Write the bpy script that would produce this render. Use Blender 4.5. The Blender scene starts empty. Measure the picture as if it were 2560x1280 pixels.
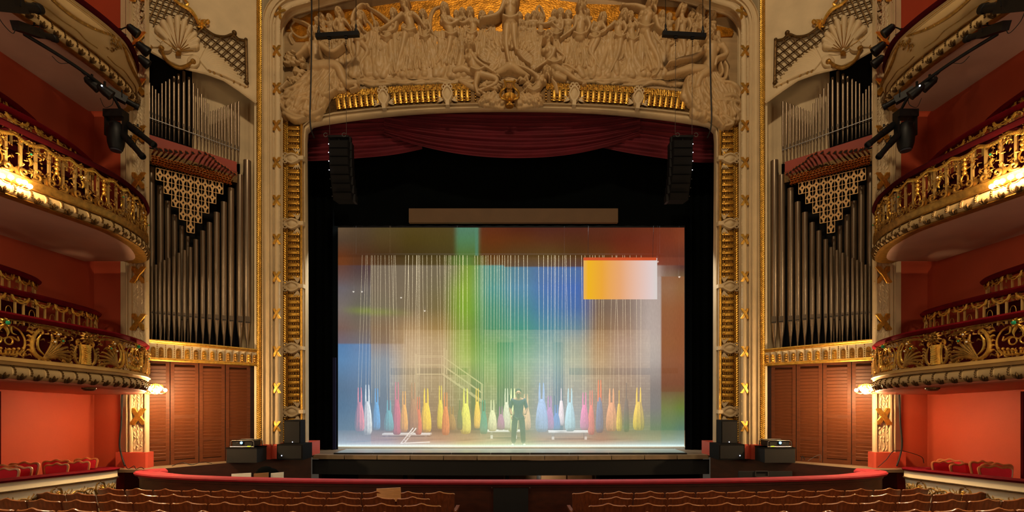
import bpy, math, random
import numpy as np
from mathutils import Vector, Matrix

# ------------------------------------------------------------------ camera
F, CX, H, CZ = 1236.0, 1277.0, 990.0, 2.62        # focal length in px of a 2560 wide frame, centre column, horizon row, eye height
scene = bpy.context.scene
COL = scene.collection
cam_d = bpy.data.cameras.new('camera')
cam_d.sensor_width = 36.0
cam_d.lens = 36.0 * F / 2560.0
cam_d.shift_x = (1280.0 - CX) / 2560.0
cam_d.shift_y = (H - 640.0) / 2560.0
cam_d.clip_start = 0.05
cam_d.clip_end = 200
cam = bpy.data.objects.new('camera', cam_d)
COL.objects.link(cam)
cam.location = (0, 0, CZ)
cam.rotation_euler = (math.pi / 2, 0, 0)
scene.camera = cam

# ------------------------------------------------------------------ world, large lights, exposure
w = bpy.data.worlds.new('world')
scene.world = w
w.use_nodes = True
w.node_tree.nodes['Background'].inputs[0].default_value = (1.0, 0.80, 0.58, 1)
w.node_tree.nodes['Background'].inputs[1].default_value = 0.05
scene.view_settings.view_transform = 'Standard'
scene.view_settings.look = 'None'
scene.view_settings.gamma = 1.0
scene.view_settings.exposure = 0.0
scene.view_settings.use_curve_mapping = False


def lamp(name, loc, power, color, radius):
    l = bpy.data.lights.new(name, 'POINT')
    l.energy = power
    l.color = color
    l.shadow_soft_size = radius
    o = bpy.data.objects.new(name, l)
    o.location = loc
    COL.objects.link(o)
    return o


def area(name, loc, target, power, color, sx, sy):
    l = bpy.data.lights.new(name, 'AREA')
    l.shape = 'RECTANGLE'
    l.size = sx
    l.size_y = sy
    l.energy = power
    l.color = color
    o = bpy.data.objects.new(name, l)
    o.location = loc
    o.rotation_euler = (Vector(target) - Vector(loc)).to_track_quat('-Z', 'Y').to_euler()
    COL.objects.link(o)
    return o


# the hall's chandelier hangs under the dome, above and a little behind the camera
lamp('chandelier_light', (0, 1.0, 15.5), 2300, (1.0, 0.74, 0.45), 0.5)
# house lights on the balcony fronts behind the camera
for hx, hy, hz, hp in ((-6.6, -1.5, 5.7, 260), (6.6, -1.5, 5.7, 260), (-6.9, 3.4, 5.7, 160), (6.9, 3.4, 5.7, 160), (-6.9, 3.4, 2.9, 120), (6.9, 3.4, 2.9, 120)):
    lamp('house_light', (hx, hy, hz), hp, (1.0, 0.74, 0.45), 0.25)
# working light over the stage, behind the gauze
area('stage_work_light', (0, 14.7, 8.2), (0, 17.2, 1.1), 1900, (1.0, 0.95, 0.86), 8.5, 0.6)

# ------------------------------------------------------------------ helpers
S = 1           # 1 builds the left half, -1 its mirror image
rnd = random.Random(7)


def XX(x, Y): return (x - CX) * Y / F
def ZZ(y, Y): return CZ + (H - y) * Y / F
def PX(x, y, Y): return ((x - CX) * Y / F, Y, CZ + (H - y) * Y / F)


def lin(c):
    r = []
    for v in c:
        v /= 255.0
        r.append(v / 12.92 if v <= 0.04045 else ((v + 0.055) / 1.055) ** 2.4)
    return tuple(r)


MATS = {}


def mat(name, rgb, rough=0.6, metal=0.0, var=0.12, vscale=3.0, bump=0.0, bscale=40.0, emit=None, estr=0.0, spec=0.5, stretch=None, coat=0.0):
    if name in MATS:
        return MATS[name]
    m = bpy.data.materials.new(name)
    m.use_nodes = True
    nt = m.node_tree
    b = nt.nodes['Principled BSDF']
    c = lin(rgb)
    b.inputs['Roughness'].default_value = rough
    b.inputs['Metallic'].default_value = metal
    b.inputs['Specular IOR Level'].default_value = spec
    b.inputs['Coat Weight'].default_value = coat
    tc = nt.nodes.new('ShaderNodeTexCoord')
    src = tc.outputs['Object']
    if stretch:
        mp = nt.nodes.new('ShaderNodeMapping')
        mp.inputs['Scale'].default_value = stretch
        nt.links.new(src, mp.inputs['Vector'])
        src = mp.outputs['Vector']
    if var > 0:
        n = nt.nodes.new('ShaderNodeTexNoise')
        n.inputs['Scale'].default_value = vscale
        n.inputs['Detail'].default_value = 5
        nt.links.new(src, n.inputs['Vector'])
        r = nt.nodes.new('ShaderNodeValToRGB')
        r.color_ramp.elements[0].position = 0.3
        r.color_ramp.elements[1].position = 0.7
        r.color_ramp.elements[0].color = tuple(v * (1 - var) for v in c) + (1,)
        r.color_ramp.elements[1].color = tuple(min(1, v * (1 + var)) for v in c) + (1,)
        nt.links.new(n.outputs['Fac'], r.inputs['Fac'])
        nt.links.new(r.outputs['Color'], b.inputs['Base Color'])
    else:
        b.inputs['Base Color'].default_value = c + (1,)
    if bump > 0:
        n2 = nt.nodes.new('ShaderNodeTexNoise')
        n2.inputs['Scale'].default_value = bscale
        n2.inputs['Detail'].default_value = 4
        nt.links.new(src, n2.inputs['Vector'])
        bp = nt.nodes.new('ShaderNodeBump')
        bp.inputs['Strength'].default_value = bump
        bp.inputs['Distance'].default_value = 0.02
        nt.links.new(n2.outputs['Fac'], bp.inputs['Height'])
        nt.links.new(bp.outputs['Normal'], b.inputs['Normal'])
    if emit:
        b.inputs['Emission Color'].default_value = lin(emit) + (1,)
        b.inputs['Emission Strength'].default_value = estr
    MATS[name] = m
    return m


CREAM = mat('cream_plaster', (204, 182, 142), 0.62, var=0.10, vscale=2.5, bump=0.08, bscale=30)
STONE = mat('relief_plaster', (188, 158, 112), 0.48, var=0.10, vscale=4, bump=0.05, bscale=60)
CREAMW = mat('painted_ivory', (214, 197, 160), 0.55, var=0.06, vscale=2)
BROWNP = mat('shaded_ochre_plaster', (150, 126, 96), 0.7, var=0.15, vscale=1.5)  # plaster in shade, the darker tone put into its colour
GOLD = mat('gilding', (224, 176, 78), 0.33, metal=0.85, var=0.25, vscale=18, bump=0.25, bscale=60)
GOLDD = mat('old_gilding', (164, 122, 54), 0.40, metal=0.75, var=0.35, vscale=14, bump=0.3, bscale=50)
GOLDK = mat('dark_bronze_gilding', (88, 64, 30), 0.45, metal=0.7, var=0.35, vscale=14, bump=0.3, bscale=50)
REDW = mat('red_ochre_wall', (170, 64, 32), 0.75, var=0.10, vscale=0.9, bump=0.04, bscale=25)
PLINTH = mat('red_plinth_paint', (196, 74, 52), 0.55, var=0.08, vscale=3)
VELVET = mat('crimson_velvet', (98, 7, 18), 0.95, var=0.2, vscale=6, bump=0.1, bscale=120, spec=0.08)
VELVETD = mat('dark_crimson_velvet', (62, 6, 13), 0.95, var=0.2, vscale=6, spec=0.08)
SWAG = mat('swag_velvet', (92, 6, 26), 0.9, var=0.15, vscale=2)
BLACK = mat('stage_black', (12, 12, 14), 0.8, var=0.2, vscale=3)
BLACKC = mat('black_drape', (4, 7, 8), 1.0, var=0.2, vscale=1, spec=0.05)
METALB = mat('black_metal', (13, 13, 15), 0.5, spec=0.3, var=0.15, vscale=8)
SPEAK = mat('speaker_grille', (15, 15, 17), 0.8, var=0.1, vscale=30, spec=0.15)
WOOD = mat('louvre_wood', (88, 45, 20), 0.5, var=0.25, vscale=5, stretch=(1, 1, 8), spec=0.3)
SEATW = mat('seat_wood', (112, 56, 28), 0.34, var=0.35, vscale=7, stretch=(6, 6, 0.8), coat=0.25)
PITW = mat('pit_mahogany', (64, 28, 14), 0.42, var=0.3, vscale=4, stretch=(1, 1, 3))
PLANK = mat('stage_plank', (120, 100, 78), 0.5, var=0.15, vscale=3)
PIPE = mat('pipe_tin', (142, 126, 106), 0.33, metal=0.85, var=0.15, vscale=3, stretch=(4, 4, 0.5))
COPPER = mat('copper_bell', (186, 104, 70), 0.3, metal=0.85, var=0.2, vscale=9)
VOID = mat('hollow_shade_black', (10, 9, 9), 0.9, var=0)  # near black puts the shade of loft and bell hollows into colour
SOFFIT = mat('soffit_plaster', (186, 150, 134), 0.6, var=0.1, vscale=1.2)
CHROME = mat('dull_steel', (120, 118, 116), 0.35, metal=0.8, var=0.1)


class MB:
    def __init__(self):
        self.v = []
        self.f = []

    def add(self, vs, fs):
        o = len(self.v)
        self.v.extend(tuple(p) for p in vs)
        self.f.extend(tuple(i + o for i in f) for f in fs)
        return self

    def box(self, x0, x1, y0, y1, z0, z1):
        vs = [(x, y, z) for x in (x0, x1) for y in (y0, y1) for z in (z0, z1)]
        return self.add(vs, [(0, 1, 3, 2), (4, 6, 7, 5), (0, 4, 5, 1), (2, 3, 7, 6), (0, 2, 6, 4), (1, 5, 7, 3)])

    def obox(self, c, ex, ey, ez):
        c, ex, ey, ez = Vector(c), Vector(ex), Vector(ey), Vector(ez)
        vs = [c + ex * a + ey * b + ez * d for a in (-1, 1) for b in (-1, 1) for d in (-1, 1)]
        return self.add(vs, [(0, 1, 3, 2), (4, 6, 7, 5), (0, 4, 5, 1), (2, 3, 7, 6), (0, 2, 6, 4), (1, 5, 7, 3)])

    def prism(self, pts, off):
        n = len(pts)
        off = Vector(off)
        a = [Vector(p) for p in pts]
        vs = a + [p + off for p in a]
        fs = [tuple(range(n)), tuple(range(2 * n - 1, n - 1, -1))]
        fs += [(i, i + n, (i + 1) % n + n, (i + 1) % n) for i in range(n)]
        return self.add(vs, fs)

    def tube(self, path, r, n=6, cap=True, flat=None):
        pts = [Vector(p) for p in path]
        m = len(pts)
        rs = r if isinstance(r, (list, tuple)) else [r] * m
        vs, fs = [], []
        prev = None
        for i, p in enumerate(pts):
            t = (pts[min(i + 1, m - 1)] - pts[max(i - 1, 0)])
            if t.length < 1e-9:
                t = Vector((0, 0, 1))
            t.normalize()
            if prev is None:
                a = Vector((0, 1, 0)) if abs(t.y) < 0.9 else Vector((1, 0, 0))
                prev = (a - t * a.dot(t)).normalized()
            else:
                q = prev - t * prev.dot(t)
                prev = q.normalized() if q.length > 1e-6 else prev
            b = t.cross(prev)
            for k in range(n):
                an = 2 * math.pi * k / n
                d = prev * math.cos(an) + b * math.sin(an)
                if flat is not None:
                    fv, s = flat
                    d = d - fv * d.dot(fv) * (1 - s)
                vs.append(p + d * rs[i])
        for i in range(m - 1):
            for k in range(n):
                k2 = (k + 1) % n
                fs.append((i * n + k, i * n + k2, (i + 1) * n + k2, (i + 1) * n + k))
        if cap:
            fs.append(tuple(range(n - 1, -1, -1)))
            fs.append(tuple((m - 1) * n + k for k in range(n)))
        return self.add(vs, fs)

    def lathe(self, prof, c, n=12, ax=(0, 0, 1), cap=True):
        ax = Vector(ax).normalized()
        a = Vector((1, 0, 0)) if abs(ax.x) < 0.9 else Vector((0, 1, 0))
        ex = (a - ax * a.dot(ax)).normalized()
        ey = ax.cross(ex)
        c = Vector(c)
        vs, fs = [], []
        for r, z in prof:
            for k in range(n):
                an = 2 * math.pi * k / n
                vs.append(c + ax * z + (ex * math.cos(an) + ey * math.sin(an)) * r)
        m = len(prof)
        for i in range(m - 1):
            for k in range(n):
                k2 = (k + 1) % n
                fs.append((i * n + k, i * n + k2, (i + 1) * n + k2, (i + 1) * n + k))
        if cap:
            fs.append(tuple(range(n - 1, -1, -1)))
            fs.append(tuple((m - 1) * n + k for k in range(n)))
        return self.add(vs, fs)

    def ball(self, c, r, nu=8, nv=5):
        rr = r if isinstance(r, (tuple, list)) else (r, r, r)
        vs = [(c[0], c[1], c[2] - rr[2])]
        for j in range(1, nv):
            p = math.pi * j / nv
            for k in range(nu):
                a = 2 * math.pi * k / nu
                vs.append((c[0] + rr[0] * math.sin(p) * math.cos(a), c[1] + rr[1] * math.sin(p) * math.sin(a), c[2] - rr[2] * math.cos(p)))
        vs.append((c[0], c[1], c[2] + rr[2]))
        fs = []
        for k in range(nu):
            fs.append((0, 1 + (k + 1) % nu, 1 + k))
        for j in range(nv - 2):
            for k in range(nu):
                a, b = 1 + j * nu + k, 1 + j * nu + (k + 1) % nu
                fs.append((a, b, b + nu, a + nu))
        t = len(vs) - 1
        o = 1 + (nv - 2) * nu
        for k in range(nu):
            fs.append((o + k, o + (k + 1) % nu, t))
        return self.add(vs, fs)

    def grid(self, rows, closed_u=False, closed_v=False):
        m, n = len(rows), len(rows[0])
        vs = [p for r in rows for p in r]
        fs = []
        for i in range(m if closed_u else m - 1):
            i2 = (i + 1) % m
            for k in range(n if closed_v else n - 1):
                k2 = (k + 1) % n
                fs.append((i * n + k, i * n + k2, i2 * n + k2, i2 * n + k))
        return self.add(vs, fs)

    def build(self, name, m, parent=None, smooth=True, angle=40, flip=False, mirror=True):
        s = S if mirror else 1
        off = LOC.get(parent.name, (0, 0, 0)) if parent is not None else (0, 0, 0)
        me = bpy.data.meshes.new(name)
        vs = [(x * s - off[0], y - off[1], z - off[2]) for x, y, z in self.v]
        fs = self.f
        if (s < 0) != flip:
            fs = [f[::-1] for f in fs]
        me.from_pydata(vs, [], fs)
        me.materials.append(m)
        if smooth:
            me.polygons.foreach_set('use_smooth', [True] * len(fs))
            me.set_sharp_from_angle(angle=math.radians(angle))
        o = bpy.data.objects.new(name, me)
        COL.objects.link(o)
        if parent is not None:
            o.parent = parent
        LOC[o.name] = off
        return o


LOC = {}


def tag(o, label=None, cat=None, group=None, kind=None):
    if label: o['label'] = label
    if cat: o['category'] = cat
    if group: o['group'] = group
    if kind: o['kind'] = kind
    return o


def empty(name, loc, label=None, cat=None, group=None, kind=None):
    o = bpy.data.objects.new(name, None)
    o.empty_display_size = 0.1
    COL.objects.link(o)
    o.location = (loc[0] * S, loc[1], loc[2])
    LOC[o.name] = (loc[0] * S, loc[1], loc[2])
    return tag(o, label, cat, group, kind)


def place(name, mesh, parent, pos, ex=(1, 0, 0), ey=(0, 1, 0), ez=(0, 0, 1), mirror=True, sym='x'):
    """one more object on shared mesh data, at world pos with the axes given; mirrored for the right half"""
    o = bpy.data.objects.new(name, mesh)
    COL.objects.link(o)
    p, a, b, c = Vector(pos), Vector(ex), Vector(ey), Vector(ez)
    if mirror and S < 0:
        for q in (p, a, b, c):
            q.x = -q.x
        if sym == 'x':
            a = -a
        else:
            c = -c
    off = LOC.get(parent.name, (0, 0, 0)) if parent is not None else (0, 0, 0)
    if parent is not None:
        o.parent = parent
    M = Matrix(((a.x, b.x, c.x, p.x - off[0]), (a.y, b.y, c.y, p.y - off[1]), (a.z, b.z, c.z, p.z - off[2]), (0, 0, 0, 1)))
    o.matrix_basis = M
    return o


def mesh_of(mb, name, m, smooth=True, angle=40):
    me = bpy.data.meshes.new(name)
    me.from_pydata(mb.v, [], mb.f)
    me.materials.append(m)
    if smooth:
        me.polygons.foreach_set('use_smooth', [True] * len(mb.f))
        me.set_sharp_from_angle(angle=math.radians(angle))
    return me


def catmull(pts, n=10):
    P = [Vector(p) for p in pts]
    P = [P[0] * 2 - P[1]] + P + [P[-1] * 2 - P[-2]]
    out = []
    for i in range(1, len(P) - 2):
        for k in range(n):
            t = k / n
            a, b, c, d = P[i - 1], P[i], P[i + 1], P[i + 2]
            out.append(0.5 * ((2 * b) + (c - a) * t + (2 * a - 5 * b + 4 * c - d) * t * t + (3 * b - a - 3 * c + d) * t ** 3))
    out.append(P[-2])
    return out


ORD = ['first', 'second', 'third', 'fourth', 'fifth', 'sixth', 'seventh', 'eighth', 'ninth', 'tenth', 'eleventh', 'twelfth', 'thirteenth', 'fourteenth']


def side(): return 'left' if S > 0 else 'right'

# ================================================================== STRUCTURE
ZS = 1.1          # stage level


def floor_z(Y):   # raked stalls floor
    return 0.03 + (8.61 - Y) * 0.104


# stalls floor
mb = MB()
rows = []
for j in range(0, 14):
    Y = -2.0 + j * (11.3 / 13)
    rows.append([(X, Y, floor_z(Y)) for X in (-9.0, 0, 9.0)])
mb.grid(rows)
mb.build('floor', PITW, None, smooth=False, mirror=False).update_tag()
fl = bpy.data.objects['floor']
tag(fl, 'dark timber stalls floor sloping down to the orchestra pit', 'floor', kind='structure')

# stage floor slab with the side ledges round the pit
edge = [(-9.6, 10.2), (-7.55, 10.2), (-7.2, 10.45), (-6.4, 11.3), (-5.75, 12.0), (-5.15, 12.62), (-5.12, 12.75)]
front = []
for i in range(21):
    t = -1 + 2 * i / 20
    front.append((t * 5.12, 12.53 + 0.25 * t * t))
outline = edge + front[1:-1] + [(-x, y) for x, y in reversed(edge)] + [(9.6, 24.5), (-9.6, 24.5)]
mb = MB()
mb.prism([(x, y, ZS) for x, y in outline], (0, 0, -0.06))
tag(mb.build('floor_stage', PLANK, None, smooth=False, mirror=False), 'grey brown timber stage floor with its ledge round the pit', 'stage floor', kind='structure')

# beige nosing boards along the stage edge, one board after another
t = empty('stage_nosing', (0, 12.5, ZS), 'pale timber nosing boards along the curved stage edge', 'nosing', kind='structure')
n = 12
for i in range(n):
    mb = MB()
    a0, a1 = -1 + 2 * i / n + 0.002, -1 + 2 * (i + 1) / n - 0.002
    top = []
    for k in range(5):
        q = a0 + (a1 - a0) * k / 4
        top.append((q * 5.12, 12.53 + 0.25 * q * q))
    pts = [(x, y - 0.03, ZS + 0.005) for x, y in top] + [(x, y + 0.1, ZS + 0.005) for x, y in reversed(top)]
    mb.prism(pts, (0, 0, -0.105))
    mb.build('board', mat('nosing_board_%d' % (i % 3), [(146, 124, 96), (138, 115, 88), (152, 130, 100)][i % 3], 0.6, var=0.15, vscale=6), t, smooth=False)

# black fascia under the stage edge
mb = MB()
rows = []
for z in (ZS - 0.12, ZS - 0.50):
    rows.append([(q * 5.14, 12.55 + 0.25 * q * q, z) for q in [-1 + i / 10 for i in range(21)]])
rows.append([(q * 5.14, 12.85, ZS - 0.50) for q in [-1 + i / 10 for i in range(21)]])
mb.grid(rows)
tag(mb.build('stage_fascia', BLACK, None, mirror=False), 'matt black fascia below the stage edge', 'fascia', kind='structure')

# wall under the stage: beige panels and dark posts seen through the slot
mb = MB().box(-5.4, 5.4, 13.9, 14.0, -1.2, 1.0)
uw = tag(mb.build('wall_understage', mat('understage_panel', (128, 96, 66), 0.7, var=0.2, vscale=2), None, smooth=False, mirror=False), 'brown panelled wall under the stage behind the pit', 'wall', kind='structure')
for x in (-2.85, -0.1, 0.75, 2.35):
    MB().box(x - 0.05, x + 0.05, 13.3, 13.4, -1.2, 0.7).build('post', BLACK, uw, smooth=False, mirror=False)
for x0, x1, m in ((-5.3, -4.3, BLACK), (-2.7, -0.2, PITW), (2.5, 5.3, BLACKC), (0.85, 1.55, mat('birch_panel', (196, 150, 104), 0.5)), (1.6, 2.28, mat('birch_panel_b', (176, 128, 86), 0.5))):
    MB().box(x0, x1, 13.86, 13.9, -1.1, 0.66).build('panel', m, uw, smooth=False, mirror=False)

lamp('understage_fill_light', (0.9, 13.2, 0.5), 9, (1.0, 0.8, 0.55), 0.05)  # unseen light added to brighten the panels under the stage
# pit floor
MB().box(-7.6, 7.6, 9.3, 14.0, -1.3, -1.2).build('floor_pit', BLACK, None, smooth=False, mirror=False)
tag(bpy.data.objects['floor_pit'], 'black floor of the orchestra pit', 'floor', kind='structure')

# back of the stage: painted brick wall, dark flanks and grid
bw = bpy.data.materials.new('painted_brick')
bw.use_nodes = True
nt = bw.node_tree
bs = nt.nodes['Principled BSDF']
bk = nt.nodes.new('ShaderNodeTexBrick')
bk.inputs['Color1'].default_value = lin((150, 132, 106)) + (1,)
bk.inputs['Color2'].default_value = lin((128, 108, 84)) + (1,)
bk.inputs['Mortar'].default_value = lin((120, 100, 78)) + (1,)
bk.inputs['Scale'].default_value = 1.0
bk.inputs['Brick Width'].default_value = 0.30
bk.inputs['Row Height'].default_value = 0.12
bk.inputs['Mortar Size'].default_value = 0.012
tc = nt.nodes.new('ShaderNodeTexCoord')
mp = nt.nodes.new('ShaderNodeMapping')
mp.inputs['Rotation'].default_value = (math.pi / 2, 0, 0)
nt.links.new(tc.outputs['Object'], mp.inputs['Vector'])
nt.links.new(mp.outputs['Vector'], bk.inputs['Vector'])
nt.links.new(bk.outputs['Color'], bs.inputs['Base Color'])
bs.inputs['Roughness'].default_value = 0.9
mb = MB().box(-9.4, 9.4, 22.0, 22.2, ZS, 14.0)
wb = tag(mb.build('wall_back', bw, None, smooth=False, mirror=False), 'pale painted brick wall at the back of the stage', 'wall', kind='structure')
dkb = mat('opening_and_unlit_wall', (40, 34, 28), 0.9, var=0.1)  # the wide top panel paints the unlit upper brickwork dark
for x0, x1, z0, z1 in ((-9.0, -5.4, ZS, 13.8), (-5.3, -1.9, 3.62, 3.86), (2.6, 7.4, 3.62, 3.86), (-1.75, -1.2, ZS, 6.4), (6.2, 9.0, ZS, 13.8), (-5.3, 6.2, 5.6, 13.8), (-0.6, 0.1, ZS, 5), (1.9, 2.3, ZS, 5)):
    MB().box(x0, x1, 21.9, 21.99, z0, z1).build('panel', dkb, wb, smooth=False, mirror=False)
for s in (1, -1):
    S = s
    MB().box(-9.6, -9.4, 13.2, 22.2, ZS, 14.0).build('wall_stage_' + side(), BLACKC, None, smooth=False)
    tag(bpy.data.objects['wall_stage_' + side()], 'black %s side wall of the stage house' % side(), 'wall', kind='structure')
S = 1
MB().box(-9.6, 9.6, 13.2, 22.2, 13.8, 14.0).build('ceiling', BLACKC, None, smooth=False, mirror=False)
tag(bpy.data.objects['ceiling'], 'black grid over the stage house', 'ceiling', kind='structure')

# side walls of the hall behind the boxes
for s in (1, -1):
    S = s
    mb = MB().box(-9.15, -8.95, 5.0, 11.6, 0.0, 14.5)
    tag(mb.build('wall_' + side(), REDW, None, smooth=False), 'red ochre %s wall behind the boxes' % side(), 'wall', kind='structure')
    # front wall with the pillar, runs to the niche
    mb = MB().box(-9.3, -8.30, 10.62, 11.3, 0.0, 14.5)
    tag(mb.build('wall_front_' + side(), REDW, None, smooth=False), 'red ochre wall end beside the %s pillar' % side(), 'wall', kind='structure')
S = 1

# ================================================================== PILLARS
leaf = MB()
leaf.add([(0, 0, -0.5), (-0.32, -0.10, -0.05), (0, -0.22, 0.05), (0.32, -0.10, -0.05), (0, 0, 0.5), (-0.25, 0, 0.1), (0.25, 0, 0.1)],
         [(0, 3, 2), (0, 2, 1), (1, 2, 4), (2, 3, 4)])


def leafpatch(mb, c, ex, ez, ny, size, ang):
    """one small carved leaf lying on a surface: c centre, ex/ez in-plane axes, ny outward"""
    c, ex, ez, ny = Vector(c), Vector(ex), Vector(ez), Vector(ny)
    a = ex * math.cos(ang) + ez * math.sin(ang)
    b = -ex * math.sin(ang) + ez * math.cos(ang)
    vs = [c - b * 0.55 * size, c - a * 0.28 * size + ny * 0.02 * size, c + ny * 0.17 * size, c + a * 0.28 * size + ny * 0.02 * size, c + b * 0.55 * size]
    mb.add(vs, [(0, 3, 2), (0, 2, 1), (1, 2, 4), (2, 3, 4)])


def ribbon_x(mb, c, w, h, ex, ez, ny):
    """crossed gilt ribbons"""
    c, ex, ez, ny = Vector(c), Vector(ex), Vector(ez), Vector(ny)
    for sgn in (1, -1):
        for k in (-1, 0, 1):
            p = []
            for i in range(7):
                t = -1 + i / 3.0
                p.append(c + ex * (sgn * t * w * 0.5 + k * w * 0.13) + ez * (t * h * 0.5) + ny * (0.035 * (1 - 0.5 * abs(t)) + 0.012 * (1 if sgn > 0 else 0)))
            mb.tube(p, [w * (0.10 + 0.04 * abs(-1 + i / 3.0)) for i in range(7)], n=5, flat=(ny, 0.6))


Yp = 10.5
for s in (1, -1):
    S = s
    rt = empty('pillar', (XX(330, Yp), Yp, ZS), 'tall cream pillar with gilt crossed ribbons and laurel relief, %s of the organ and stage' % ('left' if s > 0 else 'right'), 'pillar', kind='structure')
    z0, z1 = 1.42, 14.3
    x = lambda p: XX(p, Yp)
    MB().box(x(292), x(315.1), Yp + 0.10, Yp + 0.45, z0, z1).build('flat_face', CREAM, rt, smooth=False)
    MB().box(x(315.2), x(366.3), Yp + 0.03, Yp + 0.07, z0, z1).build('shaft', CREAM, rt, smooth=False)
    for a, b, d in ((315, 318, 0.0), (319, 323, 0.02), (326, 330, -0.02), (363, 367, -0.02)):
        MB().box(x(a), x(b), Yp + d, Yp + 0.075, z0, z1).build('moulding', CREAM, rt, smooth=False)
    MB().box(x(312.8), x(315), Yp + 0.02, Yp + 0.12, z0, z1).build('groove', mat('dark_groove_brown', (54, 40, 28), 0.9, var=0), rt, smooth=False)  # dark brown strip along the groove line
    # plinth
    mb = MB()
    zb, zt = ZS, ZZ(1131, 10.44)
    for xa, xb, ya in ((289, 318, 10.50), (318, 374, 10.42)):
        mb.prism([(x(xa), ya + 0.2, zb), (x(xa), ya, zb), (x(xb) - 0.03, ya, zb), (x(xb), ya + 0.03, zb), (x(xb), ya + 0.2, zb)], (0, 0, zt - zb))
    mb.build('plinth', PLINTH, rt, smooth=False)
    # laurel relief
    mb = MB()
    yy = 1122.0
    while yy > -40:
        for k in range(4):
            px = 333.5 + 8.6 * k + rnd.uniform(-2, 2)
            leafpatch(mb, (x(px), Yp + 0.028, ZZ(yy + rnd.uniform(-3, 3), Yp)), (1, 0, 0), (0, 0, 1), (0, -1, 0), 0.095, rnd.uniform(-0.8, 0.8))
        yy -= 7.0
    o = mb.build('laurel_relief', CREAM, rt)
    o['kind'] = 'stuff'
    for yy in (-16, 101, 218, 335, 452, 569, 687, 805, 922, 1041):
        mb = MB()
        ribbon_x(mb, (x(346), Yp + 0.02, ZZ(yy, Yp)), x(362) - x(332), 0.33, (1, 0, 0), (0, 0, 1), (0, -1, 0))
        mb.build('gilt_ribbon', GOLD, rt)
S = 1

# ================================================================== PROSCENIUM
YA = 11.9


def frame_path(px0, Y, ytop, rad, zbot, rise=85):
    """half path: up the left jamb, round the corner and along the slowly rising head to the centre line"""
    X0, zt = XX(px0, Y), ZZ(ytop, Y)
    r = rad * Y / F
    pts = [(X0, zbot), (X0, zbot + (zt - r - zbot) * 0.5), (X0, zt - r)]
    tn = [(0, 1)] * 3
    for i in range(1, 9):
        a = math.pi / 2 * i / 8 * 0.88
        pts.append((X0 + r * (1 - math.cos(a)), zt - r + r * math.sin(a)))
        tn.append((math.sin(a), math.cos(a)))
    xa, za = pts[-1]
    for i in range(1, 9):
        q_ = i / 8.0
        pts.append((xa * (1 - q_), za + rise * Y / F * (1 - (1 - q_) ** 2)))
        dz, dx = 2 * rise * Y / F * (1 - q_), -xa
        l = math.hypot(dx, dz)
        tn.append((dx / l, dz / l))
    return pts, tn


def sweep_frame(mb, prof, px0, Y, ytop, rad, zbot):
    """prof: list of (inward px, depth m toward the stage)"""
    pts, tn = frame_path(px0, Y, ytop, rad, zbot)
    rows = []
    for (X, z), (tx, tz) in zip(pts, tn):
        nx, nz = tz, -tx            # inward normal
        row = []
        for a, d in prof:
            w_ = XX(px0 + a, Y + d) - XX(px0, Y)
            row.append((X + nx * w_, Y + d, z + nz * w_))
        rows.append(row)
    mb.grid(rows)
    return pts, tn


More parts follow.
